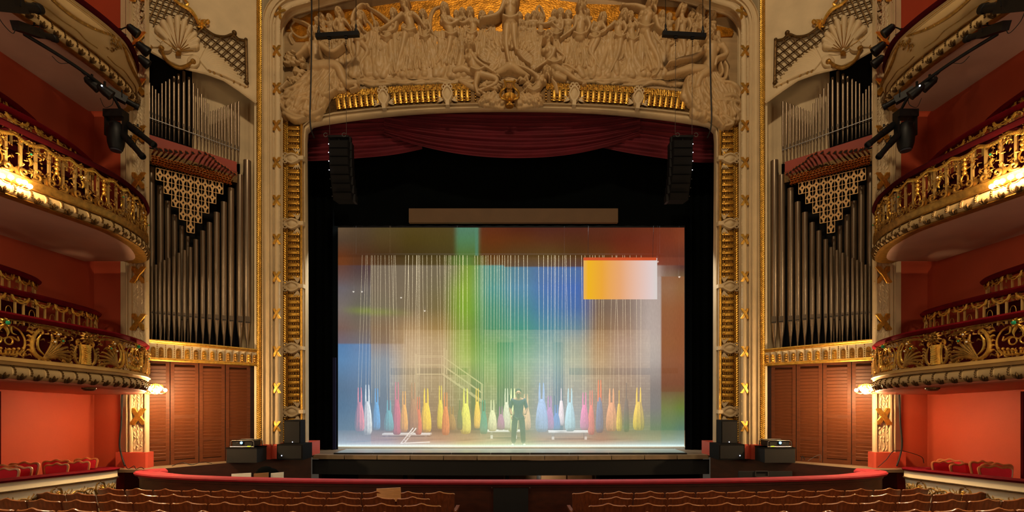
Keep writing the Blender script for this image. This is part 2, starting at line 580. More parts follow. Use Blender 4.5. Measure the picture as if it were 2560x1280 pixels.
pr = empty('proscenium_arch', (0, 12.2, ZS), 'cream and gilt proscenium arch framing the stage opening', 'proscenium', kind='structure')
zb = 1.43
for s in (1, -1):
    S = s
    mb = MB()
    # stepped jamb from the outer gold bead to the gold band
    prof = [(0, 0.1), (0, 0.0), (3, -0.02), (4, 0.03), (14, 0.03), (15, 0.0), (18, 0.0), (19, 0.05), (23, 0.06), (24, 0.02), (26, 0.02), (27, 0.09), (38.5, 0.12), (39, 0.07), (41, 0.07), (42, 0.2), (45, 0.34), (49, 0.40), (52, 0.42), (52.5, 0.48)]
    sweep_frame(mb, prof, 655, YA, -35, 91, zb)
    mb.build('jamb_moulding', CREAM, pr, smooth=False)
    # wall strip outside the gold bead and spandrel up to the side bay
    MB().box(XX(634, YA), XX(655, YA), YA + 0.03, YA + 0.4, zb - 0.3, 14.5).build('jamb_margin', CREAMW, pr, smooth=False)
    MB().box(XX(655, YA) - 0.02, 0.0, YA + 0.08, YA + 0.5, ZZ(-150, YA), 14.5).build('upper_wall', CREAM, pr, smooth=False)
    # gold bead: row of carved leaves
    mb = MB()
    MB().box(XX(641, YA), XX(654, YA), YA + 0.005, YA + 0.1, zb - 0.02, 14.4).build('bead_ground', GOLDK, pr, smooth=False)
    yy = 1118.0
    kk = 0
    while yy > -45:
        for q in (0, 1):
            px = 644.5 + 6 * q
            leafpatch(mb, (XX(px, YA), YA, ZZ(yy + 2.5 * q, YA)), (1, 0, 0), (0, 0, 1), (0, -1, 0), 0.095, 0.75 if q == 0 else -0.75)
        yy -= 5.2
    o = mb.build('gilt_bead', GOLD, pr)
    o['kind'] = 'stuff'
    # leaf garland band
    mb = MB()
    pts, tn = frame_path(655 + 33.5, YA, -35 + 33.5, 91 - 33.5, zb)
    L = [0]
    for i in range(1, len(pts)):
        L.append(L[-1] + math.hypot(pts[i][0] - pts[i - 1][0], pts[i][1] - pts[i - 1][1]))

    def at(d):
        for i in range(1, len(pts)):
            if d <= L[i] or i == len(pts) - 1:
                q = (d - L[i - 1]) / (L[i] - L[i - 1])
                tx = tn[i - 1][0] * (1 - q) + tn[i][0] * q
                tz = tn[i - 1][1] * (1 - q) + tn[i][1] * q
                l = math.hypot(tx, tz)
                return (pts[i - 1][0] + (pts[i][0] - pts[i - 1][0]) * q, pts[i - 1][1] + (pts[i][1] - pts[i - 1][1]) * q), (tx / l, tz / l)
    # rounded core
    rows = []
    for i in range(len(pts)):
        (X, z), (tx, tz) = pts[i], tn[i]
        rows.append([(X + tz * r_ * math.cos(a) * 0.066, YA + 0.11 - math.sin(a) * 0.05, z - tx * r_ * math.cos(a) * 0.066) for a in [math.pi * k / 6 for k in range(7)] for r_ in (1,)])
    mb.grid(rows)
    mb.build('garland_core', CREAM, pr)
    mb = MB()
    d = 0.0
    while d < L[-1]:
        (X, z), (tx, tz) = at(d)
        nx, nz = tz, -tx
        for k in (-1, 0, 1):
            a = k * 0.04 + rnd.uniform(-0.012, 0.012)
            leafpatch(mb, (X + nx * a, YA + 0.075 + 0.02 * abs(k), z + nz * a), (nx, 0, nz), (tx, 0, tz), (nx * 0.3 * k, -1, nz * 0.3 * k), 0.085, rnd.uniform(-0.6, 0.6))
        d += 0.062
    o = mb.build('laurel_garland', CREAM, pr)
    o['kind'] = 'stuff'
    for yy in (-66, 28, 122, 216, 310, 403, 498, 596, 690, 783, 878, 970, 1066):
        z = ZZ(yy, YA)
        (X, zz), (tx, tz) = at(z - zb) if yy > 60 else at(L[2] + (0.3 if yy > 0 else 1.25))
        nx, nz = tz, -tx
        mb = MB()
        ribbon_x(mb, (X, YA + 0.085, zz), 0.15, 0.24, (nx, 0, nz), (tx, 0, tz), (0, -1, 0))
        mb.build('gilt_ribbon', GOLD, pr)
S = 1

# plinths under the jambs
for s in (1, -1):
    S = s
    zt = ZZ(1111, YA)
    mb = MB()
    mb.prism([(XX(643, YA), YA + 0.5, ZS), (XX(643, YA), YA - 0.05, ZS), (XX(678, YA), YA - 0.05, ZS), (XX(678, YA), YA + 0.05, ZS), (XX(692, YA), YA + 0.05, ZS), (XX(692, YA), YA + 0.5, ZS)], (0, 0, zt - ZS))
    Yi = 12.55
    mb.prism([(XX(700, Yi), Yi + 0.6, ZS), (XX(700, Yi), Yi, ZS), (XX(764, Yi), Yi, ZS), (XX(764, Yi), Yi - 0.05, ZS), (XX(777, Yi), Yi - 0.05, ZS), (XX(777, Yi), Yi + 0.6, ZS)], (0, 0, ZZ(1106, Yi) - ZS))
    mb.build('plinth', PLINTH, pr, smooth=False)

# inner gilt band: path in px (centre line), then cream roll
YB = 12.45


def ybot(x):  # lower edge of the horizontal gold band
    return 257 + 24 * (abs(x - CX) / 446.0) ** 2.4


def yin(x):   # lower edge of the cream roll
    return 280 + 30 * (abs(x - CX) / 443.0) ** 2.4


for s in (1, -1):
    S = s
    # cream inner roll: jamb + corner + arch, swept as a grid between the band edge and the opening edge
    outer = [(757, 1125), (756, 700), (755, 340), (757, 312), (775, 296), (805, 287)] + [(x, ybot(x)) for x in range(835, 1278, 34)] + [(CX, 257)]
    inner = [(772, 1125), (771, 700), (769, 360), (771, 335), (784, 320), (808, 314)] + [(x, yin(x)) for x in range(835, 1278, 34)] + [(CX, 280)]
    prof = [(0.0, 0.0), (0.06, -0.05), (0.16, -0.03), (0.2, 0.05), (0.3, 0.02), (0.5, 0.03), (0.75, 0.10), (1.0, 0.26), (1.02, 0.5)]
    rows = []
    for (ax, ay), (bx, by) in zip(outer, inner):
        rows.append([PX(ax + (bx - ax) * t, ay + (by - ay) * t, YB + d) for t, d in prof])
    MB().grid(rows).build('opening_roll', CREAM, pr, angle=60)
    # ground of the gold band (vertical + arch)
    zt = ZZ(300, YB)
    MB().box(XX(702, YB), XX(757, YB), YB + 0.0, YB + 0.15, zb, ZZ(255, YB)).build('band_ground', GOLDK, pr, smooth=False)
    MB().box(XX(698, YB), XX(707.5, YB), YB - 0.05, YB + 0.15, zb, ZZ(290, YB)).build('band_fillet', CREAM, pr, smooth=False)
    MB().box(XX(752.5, YB), XX(757.5, YB), YB - 0.045, YB + 0.1, zb, ZZ(300, YB)).build('band_fillet', GOLD, pr, smooth=False)
    mb = MB()
    xs = [795 + i * (CX - 795) / 18 for i in range(19)]
    mb.grid([[PX(x, ybot(x), YB + 0.0) for x in xs], [PX(x, ybot(x) - 50, YB + 0.0) for x in xs]])
    mb.build('band_ground', GOLDK, pr)
    # tongues
    tg = MB()
    nn = 6
    rows = []
    for k in range(nn + 1):
        a = math.pi * k / nn
        rows.append([(-0.14, -0.012 - 0.03 * math.sin(a), 0.05 * math.cos(a)), (-0.10, -0.012 - 0.042 * math.sin(a) ** 0.6, 0.055 * math.cos(a)), (0.14, -0.012 - 0.028 * math.sin(a) ** 0.6, 0.052 * math.cos(a))])
    tg.grid(rows)
    for q in (0, 1):
        tg.lathe([(0.03, 0.0), (0.03, 0.012), (0.018, 0.02)], (0.09, -0.048, 0), n=8, ax=(0, -1, 0))
        break
    tgm = mesh_of(tg, 'tongue', GOLD)
    carts_v = [399, 561, 717, 871, 1029]
    yy = 1112.0
    while yy > 318:
        if all(abs(yy - c) > 13 for c in carts_v):
            place('gilt_tongue', tgm, pr, (XX(736, YB), YB, ZZ(yy, YB)), sym='z')
        yy -= 15.5
    carts_h = [960, 1119]
    x = 846.0
    while x < 1180:
        if all(abs(x - c) > 14 for c in carts_h):
            sl = (ybot(x + 4) - ybot(x - 4)) / 8.0
            up = Vector((sl, 0, 1)).normalized()
            tt = Vector((1, 0, -sl)).normalized()
            place('gilt_tongue', tgm, pr, PX(x, ybot(x) - 18, YB), -up, (0, 1, 0), tt, sym='z')
        x += 14.0
    # beads between tongues and guilloche strip
    mb = MB()
    yy = 1112.0 + 7.7
    while yy > 318:
        for k in range(5):
            mb.ball(PX(724 + 5.5 * k + rnd.uniform(-1, 1), yy, YB - 0.02), 0.026, 6, 4)
        yy -= 15.5
    x = 846.0 + 7
    while x < 1190:
        for k in range(4):
            mb.ball(PX(x, ybot(x) - 8 - 7 * k, YB - 0.02), 0.026, 6, 4)
        x += 14.0
    o = mb.build('bead_string', GOLDD, pr)
    o['kind'] = 'stuff'
    mb = MB()
    yy = 1115.0
    while yy > 300:
        for q in (0, 1):
            leafpatch(mb, PX(711 + 6 * q, yy + 2 * q, YB - 0.012), (1, 0, 0), (0, 0, 1), (0, -1, 0), 0.11, 0.8 if q == 0 else -0.8)
        yy -= 5.6
    x = 832.0
    while x < 1190:
        for q in (0, 1, 2):
            leafpatch(mb, PX(x + rnd.uniform(-1, 1), ybot(x) - 37 - 5 * q, YB - 0.02), (1, 0, 0), (0, 0, 1), (0, -1, 0), 0.10, rnd.uniform(-1.2, 1.2))
        x += 5.0
    o = mb.build('guilloche', GOLD, pr)
    o['kind'] = 'stuff'
    # cartouches
    ct = MB()
    R = [(1.0, 0.05), (0.98, -0.05), (0.85, -0.10), (0.68, -0.10), (0.6, -0.06), (0.55, -0.055), (0.3, -0.085), (0.0, -0.095)]
    rows = []
    for r, d in R:
        row = []
        for k in range(20):
            a = 2 * math.pi * k / 20
            row.append((r * 0.22 * math.cos(a) * (1.0 + 0.08 * math.cos(2 * a)), d, r * 0.145 * math.sin(a) * (1 + 0.06 * math.cos(4 * a))))
        rows.append(row)
    ct.grid(rows, closed_v=True)
    for sg in (1, -1):
        pth = [(-0.13 + 0.055 * math.cos(q) * (1 - 0.09 * q) - 0.03, -0.09, sg * (0.085 + 0.045 * math.sin(q) * (1 - 0.09 * q))) for q in [i * 0.5 for i in range(13)]]
        ct.tube(pth, [0.02 - 0.0009 * i for i in range(13)], n=6)
        ct.tube([(-0.2, -0.07, sg * 0.0), (-0.25, -0.09, sg * 0.03), (-0.25, -0.08, sg * 0.07), (-0.21, -0.06, sg * 0.10)], [0.024, 0.026, 0.022, 0.014], n=6)
        # leaf spray
        for k in range(4):
            ang = sg * (0.5 + 0.35 * k)
            p0 = Vector((0.14, -0.04, sg * 0.12))
            p1 = p0 + Vector((0.04 - 0.03 * k, -0.02, sg * 0.07))
            p2 = p0 + Vector((0.06 - 0.06 * k, -0.01, sg * 0.14))
            ct.tube([p0, p1, p2], [0.02, 0.022, 0.005], n=5, flat=(Vector((0, 1, 0)), 0.5))
    ct.box(0.2, 0.31, -0.12, 0.02, -0.045, 0.045)
    ctm = mesh_of(ct, 'cartouche', CREAM)
    for yy in carts_v:
        place('cartouche', ctm, pr, PX(732, yy, YB), sym='z')
    for x in carts_h:
        sl = (ybot(x + 4) - ybot(x - 4)) / 8.0
        up = Vector((sl, 0, 1)).normalized()
        tt = Vector((1, 0, -sl)).normalized()
        place('cartouche', ctm, pr, PX(x, ybot(x) - 21, YB), -up, (0, 1, 0), tt, sym='z')
S = 1

# ================================================================== FRIEZE: carved relief over the arch
YF = 12.5
UF = YF / F


class Relief:
    """carved relief: rounded strokes in frieze coordinates give the carving its height"""

    def __init__(self, x0, x1, y0, y1, step=1.0):
        self.x0, self.y0, self.st = x0, y0, step
        self.w, self.h = int((x1 - x0) / step) + 1, int((y1 - y0) / step) + 1
        self.H = np.zeros((self.h, self.w))

    def stroke(self, pts, r, z=0.0, k=1.0, carve=False):
        n = len(pts)
        rs = list(r) if isinstance(r, (list, tuple)) else [r, r]
        if len(rs) != n:
            rs = list(np.interp(np.linspace(0, 1, n), np.linspace(0, 1, len(rs)), rs))
        for i in range(max(1, n - 1)):
            (ax, ay), ra = pts[i], rs[i]
            (bx, by), rb = pts[min(i + 1, n - 1)], rs[min(i + 1, n - 1)]
            R = max(ra, rb)
            i0 = max(0, int((min(ax, bx) - R - self.x0) / self.st)); i1 = min(self.w, int((max(ax, bx) + R - self.x0) / self.st) + 2)
            j0 = max(0, int((min(ay, by) - R - self.y0) / self.st)); j1 = min(self.h, int((max(ay, by) + R - self.y0) / self.st) + 2)
            if i0 >= i1 or j0 >= j1:
                continue
            X = self.x0 + np.arange(i0, i1) * self.st
            Y = self.y0 + np.arange(j0, j1)[:, None] * self.st
            dx, dy = bx - ax, by - ay
            L2 = dx * dx + dy * dy
            t = np.clip(((X - ax) * dx + (Y - ay) * dy) / L2, 0, 1) if L2 > 1e-9 else np.zeros((j1 - j0, i1 - i0))
            d = np.sqrt((X - ax - t * dx) ** 2 + (Y - ay - t * dy) ** 2)
            rr = ra + (rb - ra) * t
            q = np.clip(1 - (d / np.maximum(rr, 1e-6)) ** 2, 0, 1)
            hh = np.sqrt(q) * rr * k
            sub = self.H[j0:j1, i0:i1]
            if carve:
                np.copyto(sub, np.where((q > 0) & (sub > 0), np.maximum(sub - hh, 0.3), sub))
            else:
                np.copyto(sub, np.where(q > 0, np.maximum(sub, z + hh), sub))

    def curve(self, pts, r, z=0.0, k=1.0, n=6, carve=False):
        c = catmull([(p[0], p[1], 0) for p in pts], n)
        self.stroke([(p.x, p.y) for p in c], r, z, k, carve)

    def head(self, x, y, r, z, turn=0.0, hair=1.0, seed=0):
        q = random.Random(seed + int(x * 7 + y))
        self.stroke([(x, y - 0.2 * r), (x + 0.1 * turn * r, y + 0.42 * r)], [0.95 * r, 0.66 * r], z, 1.0)
        for ring, (rr_, n_) in enumerate(((0.95, 13), (0.72, 10))):
            for i in range(int(n_ * hair)):
                a = math.pi * (0.85 + 1.3 * i / (n_ - 1.0)) + q.uniform(-0.12, 0.12)
                hx_, hy_ = x - 0.3 * turn * r + rr_ * r * math.cos(a), y - 0.22 * r + rr_ * r * math.sin(a)
                self.stroke([(hx_, hy_), (hx_ + q.uniform(-0.2, 0.2) * r, hy_ + q.uniform(0.1, 0.4) * r)], q.uniform(0.2, 0.3) * r, z + (0.5 + 0.3 * ring) * r, 1.5)
        for i in range(4):   # locks falling behind the neck
            self.stroke([(x - (0.7 + 0.12 * i) * turn * r, y + 0.2 * r), (x - (0.8 + 0.2 * i) * turn * r, y + (0.8 + 0.25 * i) * r)], [0.26 * r, 0.16 * r], z + 0.1 * r, 1.2)
        ex = x + 0.25 * turn * r
        self.stroke([(ex, y - 0.15 * r), (ex + 0.08 * turn * r, y + 0.22 * r)], [0.12 * r, 0.18 * r], z + 0.82 * r, 1.0)
        for sx in (-0.32, 0.32):
            self.stroke([(ex + sx * r, y - 0.05 * r)] * 2, 0.17 * r, 0, 1.2, carve=True)
        self.stroke([(ex - 0.16 * r, y + 0.45 * r), (ex + 0.16 * r, y + 0.45 * r)], 0.09 * r, 0, 1.5, carve=True)

    def drape(self, top, bot, n, z, k=0.8, wob=3.0, seed=1, rr=None):
        """folds hanging from the line top=(a,b) to the line bot=(c,d)"""
        q = random.Random(seed)
        (ax, ay), (bx, by) = top
        (cx, cy), (dx, dy) = bot
        wt, wb = math.hypot(bx - ax, by - ay), math.hypot(dx - cx, dy - cy)
        for i in range(n):
            t = (i + 0.5) / n
            self.stroke([(ax + (bx - ax) * t, ay + (by - ay) * t), (cx + (dx - cx) * t, cy + (dy - cy) * t)], [wt / n * 1.1, wb / n * 1.1], z - 2.2, 0.35)
        for i in range(n):
            t = (i + 0.5) / n
            x0, y0 = ax + (bx - ax) * t, ay + (by - ay) * t
            x1, y1 = cx + (dx - cx) * t, cy + (dy - cy) * t + q.uniform(-4, 2)
            ph, am = q.uniform(0, 6.28), wob * q.uniform(0.4, 1.2)
            pts, rad = [], []
            nx, ny = -(y1 - y0), (x1 - x0)
            l = math.hypot(nx, ny) + 1e-6
            for m in range(13):
                s_ = m / 12.0
                o = am * s_ * math.sin(ph + 5.0 * s_)
                pts.append((x0 + (x1 - x0) * s_ + nx / l * o, y0 + (y1 - y0) * s_ + ny / l * o))
                rad.append((wt * (1 - s_) + wb * s_) / n * (rr or 0.95) * 0.72 * q.uniform(0.7, 1.15))
            self.stroke(pts, rad, z + q.uniform(-1.2, 1.2), k * 1.35)

    def build(self, name, material, parent, Y=None, mask_min=0.05, mapf=None):
        Y = Y or YF
        u = Y / F
        Hh = self.H
        M = Hh > mask_min
        D = M.copy()
        D[1:, :] |= M[:-1, :]; D[:-1, :] |= M[1:, :]; D[:, 1:] |= D[:, :-1].copy(); D[:, :-1] |= D[:, 1:].copy()
        # light smoothing keeps the carving soft
        P = np.pad(Hh, 1)
        Hs = (P[1:-1, 1:-1] * 4 + (P[:-2, 1:-1] + P[2:, 1:-1] + P[1:-1, :-2] + P[1:-1, 2:]) * 1.0) / 8.0
        idx = -np.ones(Hh.shape, int)
        jj, ii = np.nonzero(D)
        idx[jj, ii] = np.arange(len(jj))
        px = self.x0 + ii * self.st
        py = self.y0 + jj * self.st
        co = np.stack([(px - CX) * u, Y - Hs[jj, ii] * u * 1.5 + 0.004, CZ + (H - py) * u], 1)
        if mapf:
            co = mapf(px, py, Hs[jj, ii])
            co[:, 0] *= S
        a, b, c, d = idx[:-1, :-1], idx[:-1, 1:], idx[1:, 1:], idx[1:, :-1]
        ok = (a >= 0) & (b >= 0) & (c >= 0) & (d >= 0)
        q = np.stack([a[ok], d[ok], c[ok], b[ok]], 1)
        if mapf and S < 0:
            q = q[:, ::-1].copy()
        off = np.array(LOC.get(parent.name, (0, 0, 0)))
        me = bpy.data.meshes.new(name)
        me.vertices.add(len(co))
        me.vertices.foreach_set('co', (co - off).ravel())
        me.loops.add(q.size)
        me.loops.foreach_set('vertex_index', q.ravel())
        me.polygons.add(len(q))
        me.polygons.foreach_set('loop_start', np.arange(0, q.size, 4))
        me.polygons.foreach_set('loop_total', np.full(len(q), 4))
        me.update(calc_edges=True)
        me.validate()
        me.polygons.foreach_set('use_smooth', [True] * len(me.polygons))
        me.materials.append(material)
        o = bpy.data.objects.new(name, me)
        COL.objects.link(o)
        o.parent = parent
        return o


fr = empty('carved_frieze', (0, YF, ZZ(260, YF)), 'carved plaster frieze of dancing figures above the stage opening', 'frieze')

# ground panel with its coved top and gilt sky
rows = []
for yy, d in ((262, 0.05), (150, 0.02), (60, 0.0), (20, 0.0), (0, -0.02), (-30, -0.06), (-130, -0.3)):
    rows.append([(XX(x, YF), YF + d, ZZ(yy, YF)) for x in np.linspace(699, 2 * CX - 699, 24)])
MB().grid(rows).build('ground_panel', mat('frieze_ground', (176, 146, 104), 0.6, var=0.16, vscale=1.6, bump=0.1, bscale=9, stretch=(0.6, 1, 5)), fr)
for s in (1, -1):
    S = s
    rows = []
    for yy in (300, 200, 90, 60, 35, 12, -8, -30):
        k = max(0, (90 - yy) / 120.0)
        rows.append([(XX(696 + sh + 70 * k * k, YF), YF + d, ZZ(yy, YF)) for sh, d in ((-2, -0.32), (4, -0.25), (9, -0.08), (14, 0.01))])
    MB().grid(rows).build('corner_cove', CREAM, fr, flip=True)
S = 1
gold_sky = mat('gilt_sky', (200, 138, 44), 0.38, metal=0.8, var=0.55, vscale=5, bump=0.6, bscale=22, stretch=(1, 1, 1.6))
for gi_, poly in enumerate(([(716, 56), (748, 46), (748, 82), (716, 79)], [(734, 62), (772, 64), (772, 104), (740, 104), (732, 92)],
             [(744, 52), (788, 30), (830, 27), (900, 24), (1000, 8), (1090, 2), (1290, -6), (1380, 1), (1470, 12), (1600, 16), (1720, 22), (1725, 70), (1600, 110), (1280, 110), (1000, 112), (930, 104), (850, 70), (760, 66)],
             [(1770, 26), (1800, 32), (1817, 42), (1790, 44), (1760, 38)], [(1790, 67), (1828, 74), (1833, 82), (1829, 92), (1800, 93), (1780, 85)])):
    rows = [(XX(x, YF), YF - 0.006 + (-0.03 if y < 20 else 0), ZZ(y, YF)) for x, y in poly]
    MB().prism([(x, YF - 0.02 - 0.004 * gi_, z) for x, _, z in rows], (0, 0.06, 0)).build('gilt_sky', gold_sky, fr, smooth=False)

# wave of ground under the dancers
R = Relief(830, 1730, 170, 262)
q = random.Random(5)
for i in range(70):
    x = 840 + i * 12.6
    yb = 204 + 12 * (abs(x - CX) / 446.0) ** 2
    R.curve([(x - 40, yb + q.uniform(-10, 3)), (x - 10, yb + q.uniform(-12, 4)), (x + 30, yb + q.uniform(-10, 3))], [1.5, q.uniform(3, 6), 1.5], 0.6, 0.7)
R.build('ground_wave', STONE, fr)

# low background drapery and the crowd
R = Relief(770, 1800, 25, 200)
x = 790
while x < 1775:
    sl_ = q.uniform(-22, 22)
    R.drape(((x, 84), (x + 24, 84)), ((x - 8 + sl_, 190), (x + 32 + sl_, 190)), 3, 0.8, 0.5, 10.0, int(x))
    for k in range(4):
        cx_, cy_ = x + q.uniform(0, 20), q.uniform(100, 180)
        R.curve([(cx_ - 10, cy_ + q.uniform(-8, 8)), (cx_ - 3, cy_ - 6), (cx_ + 6, cy_ + 5), (cx_ + 14, cy_ + q.uniform(-8, 8))], [1, 2.6, 2.6, 0.8], 1.6, 0.8)
    x += 24
o = R.build('background_drapery', STONE, fr)
crowd = [(807, 48, 6), (827, 51, 6), (853, 42, 7), (940, 66, 5), (1010, 76, 6), (1060, 45, 7), (1140, 42, 6), (1159, 38, 7), (1178, 43, 7), (1207, 46, 7), (1230, 44, 6), (1300, 46, 6), (1318, 50, 6), (1333, 46, 7), (1308, 64, 5), (1325, 68, 5), (1384, 40, 6), (1420, 44, 7), (1468, 38, 6), (1655, 42, 6), (1672, 48, 6), (1727, 44, 6), (1741, 54, 6), (1722, 58, 5), (1772, 48, 8), (1776, 84, 9), (1765, 66, 7), (1598, 55, 6)]
for i, (hx, hy, r) in enumerate(crowd):
    R = Relief(hx - 30, hx + 30, hy - 14, hy + 75)
    R.drape(((hx - 7, hy + 12), (hx + 7, hy + 12)), ((hx - 13, hy + 62), (hx + 12, hy + 62)), 4, 1.4, 0.8, 3, i)
    R.stroke([(hx - 1.5 * r, hy + 1.7 * r), (hx + 1.5 * r, hy + 1.7 * r)], 0.75 * r, 1.5)
    R.stroke([(hx, hy + r), (hx, hy + 2.6 * r)], [0.5 * r, 1.4 * r], 1.5, 0.7)
    R.curve([(hx + (1.7 * r if i % 2 else -1.7 * r), hy + 1.9 * r), (hx + (2.6 * r if i % 2 else -2.6 * r), hy + 4 * r), (hx + (1.2 * r if i % 2 else -0.6 * r), hy + 5 * r)], [0.5 * r, 0.35 * r], 2.4)
    R.head(hx, hy, r * 1.15, 2.2, q.choice((-1, 0.3, 1)), seed=i)
    R.build('crowd_figure', STONE, fr)


def figure(head, neck, waist, hip, arms=(), legs=(), skirt=None, hr=8.0, z=3.5, turn=0.5, scarf=(), nf=9, extra=None, tw=1.0):
    P = [head, neck, waist, hip] + [p for a in arms for p in a] + [p for a in legs for p in a] + [p for a in scarf for p in a]
    if skirt:
        P += list(skirt)
    if extra:
        P += [p for e in extra for p in e[0]]
    m = 22
    R = Relief(min(p[0] for p in P) - m, max(p[0] for p in P) + m, min(p[1] for p in P) - m, max(p[1] for p in P) + m)
    wx, wy = waist
    hx, hy = hip
    if skirt:
        R.drape(((hx - 1.5 * hr, hy), (hx + 1.5 * hr, hy)), skirt, nf, z - 1.0, 0.85, 4.5, int(head[0]))
    for l in legs:
        R.curve(l, [0.95 * hr, 0.6 * hr, 0.34 * hr], z + 0.5, 0.95)
        fx, fy = l[-1]
        R.stroke([(fx, fy), (fx + 0.7 * hr * (1 if turn > 0 else -1), fy + 0.3 * hr)], [0.38 * hr, 0.25 * hr], z)
    for c in scarf:
        for o_ in (-2.6, 0, 2.6):
            R.curve([(x + o_, y + o_ * 0.6) for x, y in c], [2.2, 3.0, 2.0], z - 2.0 + 0.5 * o_, 0.9)
    nx, ny = neck
    # torso
    dx, dy = wx - nx, wy - ny
    l = math.hypot(dx, dy) or 1
    sx, sy = -dy / l, dx / l
    if abs(sx) < 0.3:
        sx, sy = 1, 0
    R.stroke([(nx - sx * 1.25 * hr * tw + dx / l * 0.5 * hr, ny - sy * 1.25 * hr + dy / l * 0.5 * hr), (nx + sx * 1.25 * hr * tw + dx / l * 0.5 * hr, ny + sy * 1.25 * hr + dy / l * 0.5 * hr)], 0.72 * hr, z)
    R.stroke([(nx + dx * 0.25, ny + dy * 0.25), (wx, wy), (hx, hy)], [1.5 * hr * tw, 1.1 * hr * tw, 1.45 * hr * tw], z - 0.2 * hr, 0.85)
    for sg in (-1, 1):
        R.stroke([(nx + sx * sg * 0.62 * hr + dx * 0.42, ny + sy * sg * 0.62 * hr + dy * 0.42)] * 2, 0.55 * hr, z + 0.85 * hr, 0.7)
    R.curve([(hx - 1.7 * hr, hy - 2), (hx, hy + 3), (hx + 1.7 * hr, hy - 3)], 0.3 * hr, z + 1.0 * hr, 0.9)
    R.stroke([(head[0], head[1] + 0.5 * hr), neck], [0.5 * hr, 0.62 * hr], z + 0.4 * hr)
    for a in arms:
        R.curve(a, [0.62 * hr, 0.48 * hr, 0.32 * hr], z + 0.6 * hr, 1.0)
        ax, ay = a[-1]
        bx, by = a[-2]
        ln = math.hypot(ax - bx, ay - by) or 1
        ux, uy = (ax - bx) / ln, (ay - by) / ln
        for f in (-0.35, 0, 0.35):
            R.stroke([(ax, ay), (ax + (ux - uy * f) * 0.7 * hr, ay + (uy + ux * f) * 0.7 * hr)], [0.24 * hr, 0.12 * hr], z + 0.8 * hr)
    if extra:
        for e in extra:
            R.curve(*e)
    R.head(head[0], head[1] + 0.15 * hr, hr * 1.12, z + 0.6 * hr, turn, seed=int(head[0]))
    return R.build('relief_figure', STONE, fr)


# dancers, left to right
figure((797, 62), (790, 74), (788, 92), (790, 104), [[(782, 74), (762, 62), (737, 53)], [(798, 76), (812, 84)]], (), ((775, 140), (806, 140)), 6.5, 2, -1,
       [[(735, 54), (726, 66), (730, 80), (744, 92), (760, 94), (774, 82), (780, 72)], [(730, 80), (722, 92), (728, 108)]])
figure((853, 42), (853, 54), (854, 74), (856, 86), [[(846, 58), (838, 70), (842, 84)], [(862, 58), (872, 66), (880, 78)]], (), ((838, 150), (882, 150)), 7.5, 2.5, 0.3)
figure((906, 52), (893, 66), (895, 92), (902, 108), [[(884, 62), (890, 40), (906, 22), (920, 22)], [(902, 70), (912, 84)]], [[(906, 112), (921, 134), (905, 164), (909, 194)], [(898, 112), (896, 140), (880, 160), (868, 172)]], None, 8, 3.5, -0.8,
       [[(908, 46), (928, 66), (934, 90), (925, 112)]])
figure((986, 44), (984, 58), (975, 84), (968, 100), [[(972, 60), (950, 42), (926, 27)], [(994, 62), (988, 82), (964, 88)]], (), ((944, 184), (998, 190)), 7.5, 2.5, -0.6, [[(926, 30), (936, 56), (950, 72), (962, 70)], [(952, 92), (956, 110), (950, 126)]])
figure((1014, 22), (1020, 40), (1028, 72), (1027, 88), [[(1008, 48), (986, 66), (957, 83)], [(1038, 48), (1050, 58), (1062, 76)]], [[(1016, 92), (1008, 128), (996, 168), (992, 188)]], ((992, 186), (1052, 178)), 9, 5, -0.7, [[(1048, 54), (1052, 90), (1060, 120), (1072, 170)]], 10)
figure((1060, 46), (1062, 60), (1064, 84), (1064, 100), [[(1072, 64), (1078, 80), (1070, 92)]], (), ((1034, 178), (1088, 172)), 7, 3, 0.2)
figure((1115, 35), (1114, 52), (1126, 80), (1130, 96), [[(1108, 54), (1124, 72), (1156, 58)], [(1122, 56), (1138, 62), (1150, 60)]], [[(1128, 100), (1122, 130), (1112, 160)]], ((1088, 168), (1148, 164)), 8.5, 4.5, 0.5, [[(1108, 18), (1086, 26), (1076, 50), (1078, 80), (1096, 98), (1116, 98)], [(1078, 100), (1090, 128), (1082, 150)]])
figure((1178, 42), (1181, 56), (1184, 76), (1180, 92), [[(1174, 58), (1160, 66), (1148, 62)], [(1190, 58), (1200, 68), (1210, 66)]], [[(1172, 96), (1166, 118), (1160, 150)], [(1182, 98), (1174, 122), (1164, 134)]], None, 7.5, 3, 0.6)
figure((1398, 45), (1398, 58), (1392, 80), (1390, 94), [[(1388, 60), (1366, 68), (1346, 68)], [(1406, 62), (1402, 84), (1384, 70)]], (), ((1376, 140), (1416, 146)), 7.5, 3, -0.5, [[(1384, 70), (1372, 84), (1350, 88)]])
figure((1351, 52), (1352, 62), (1352, 76), (1352, 86), [[(1356, 60), (1360, 44), (1352, 26)]], (), ((1336, 118), (1366, 118)), 6, 2.2, 0.5, [[(1346, 14), (1340, 24), (1346, 36), (1354, 26), (1348, 16)]])
figure((1448, 30), (1451, 50), (1448, 84), (1448, 98), [[(1438, 56), (1434, 80), (1404, 104)], [(1466, 60), (1472, 76), (1466, 90)]], (), ((1410, 168), (1486, 172)), 9.5, 4.8, -1, [[(1438, 80), (1448, 90), (1466, 68)], [(1476, 80), (1468, 110), (1440, 140), (1428, 148)]], 11, None, 1.1)
figure((1506, 56), (1497, 66), (1486, 88), (1484, 102), [[(1482, 68), (1476, 84), (1490, 90)], [(1504, 70), (1512, 84), (1500, 92)]], [[(1484, 106), (1473, 132), (1488, 160), (1480, 182)], [(1492, 106), (1480, 140), (1498, 176)]], None, 8, 3.2, 0.8, [[(1500, 96), (1514, 110), (1504, 128)]])
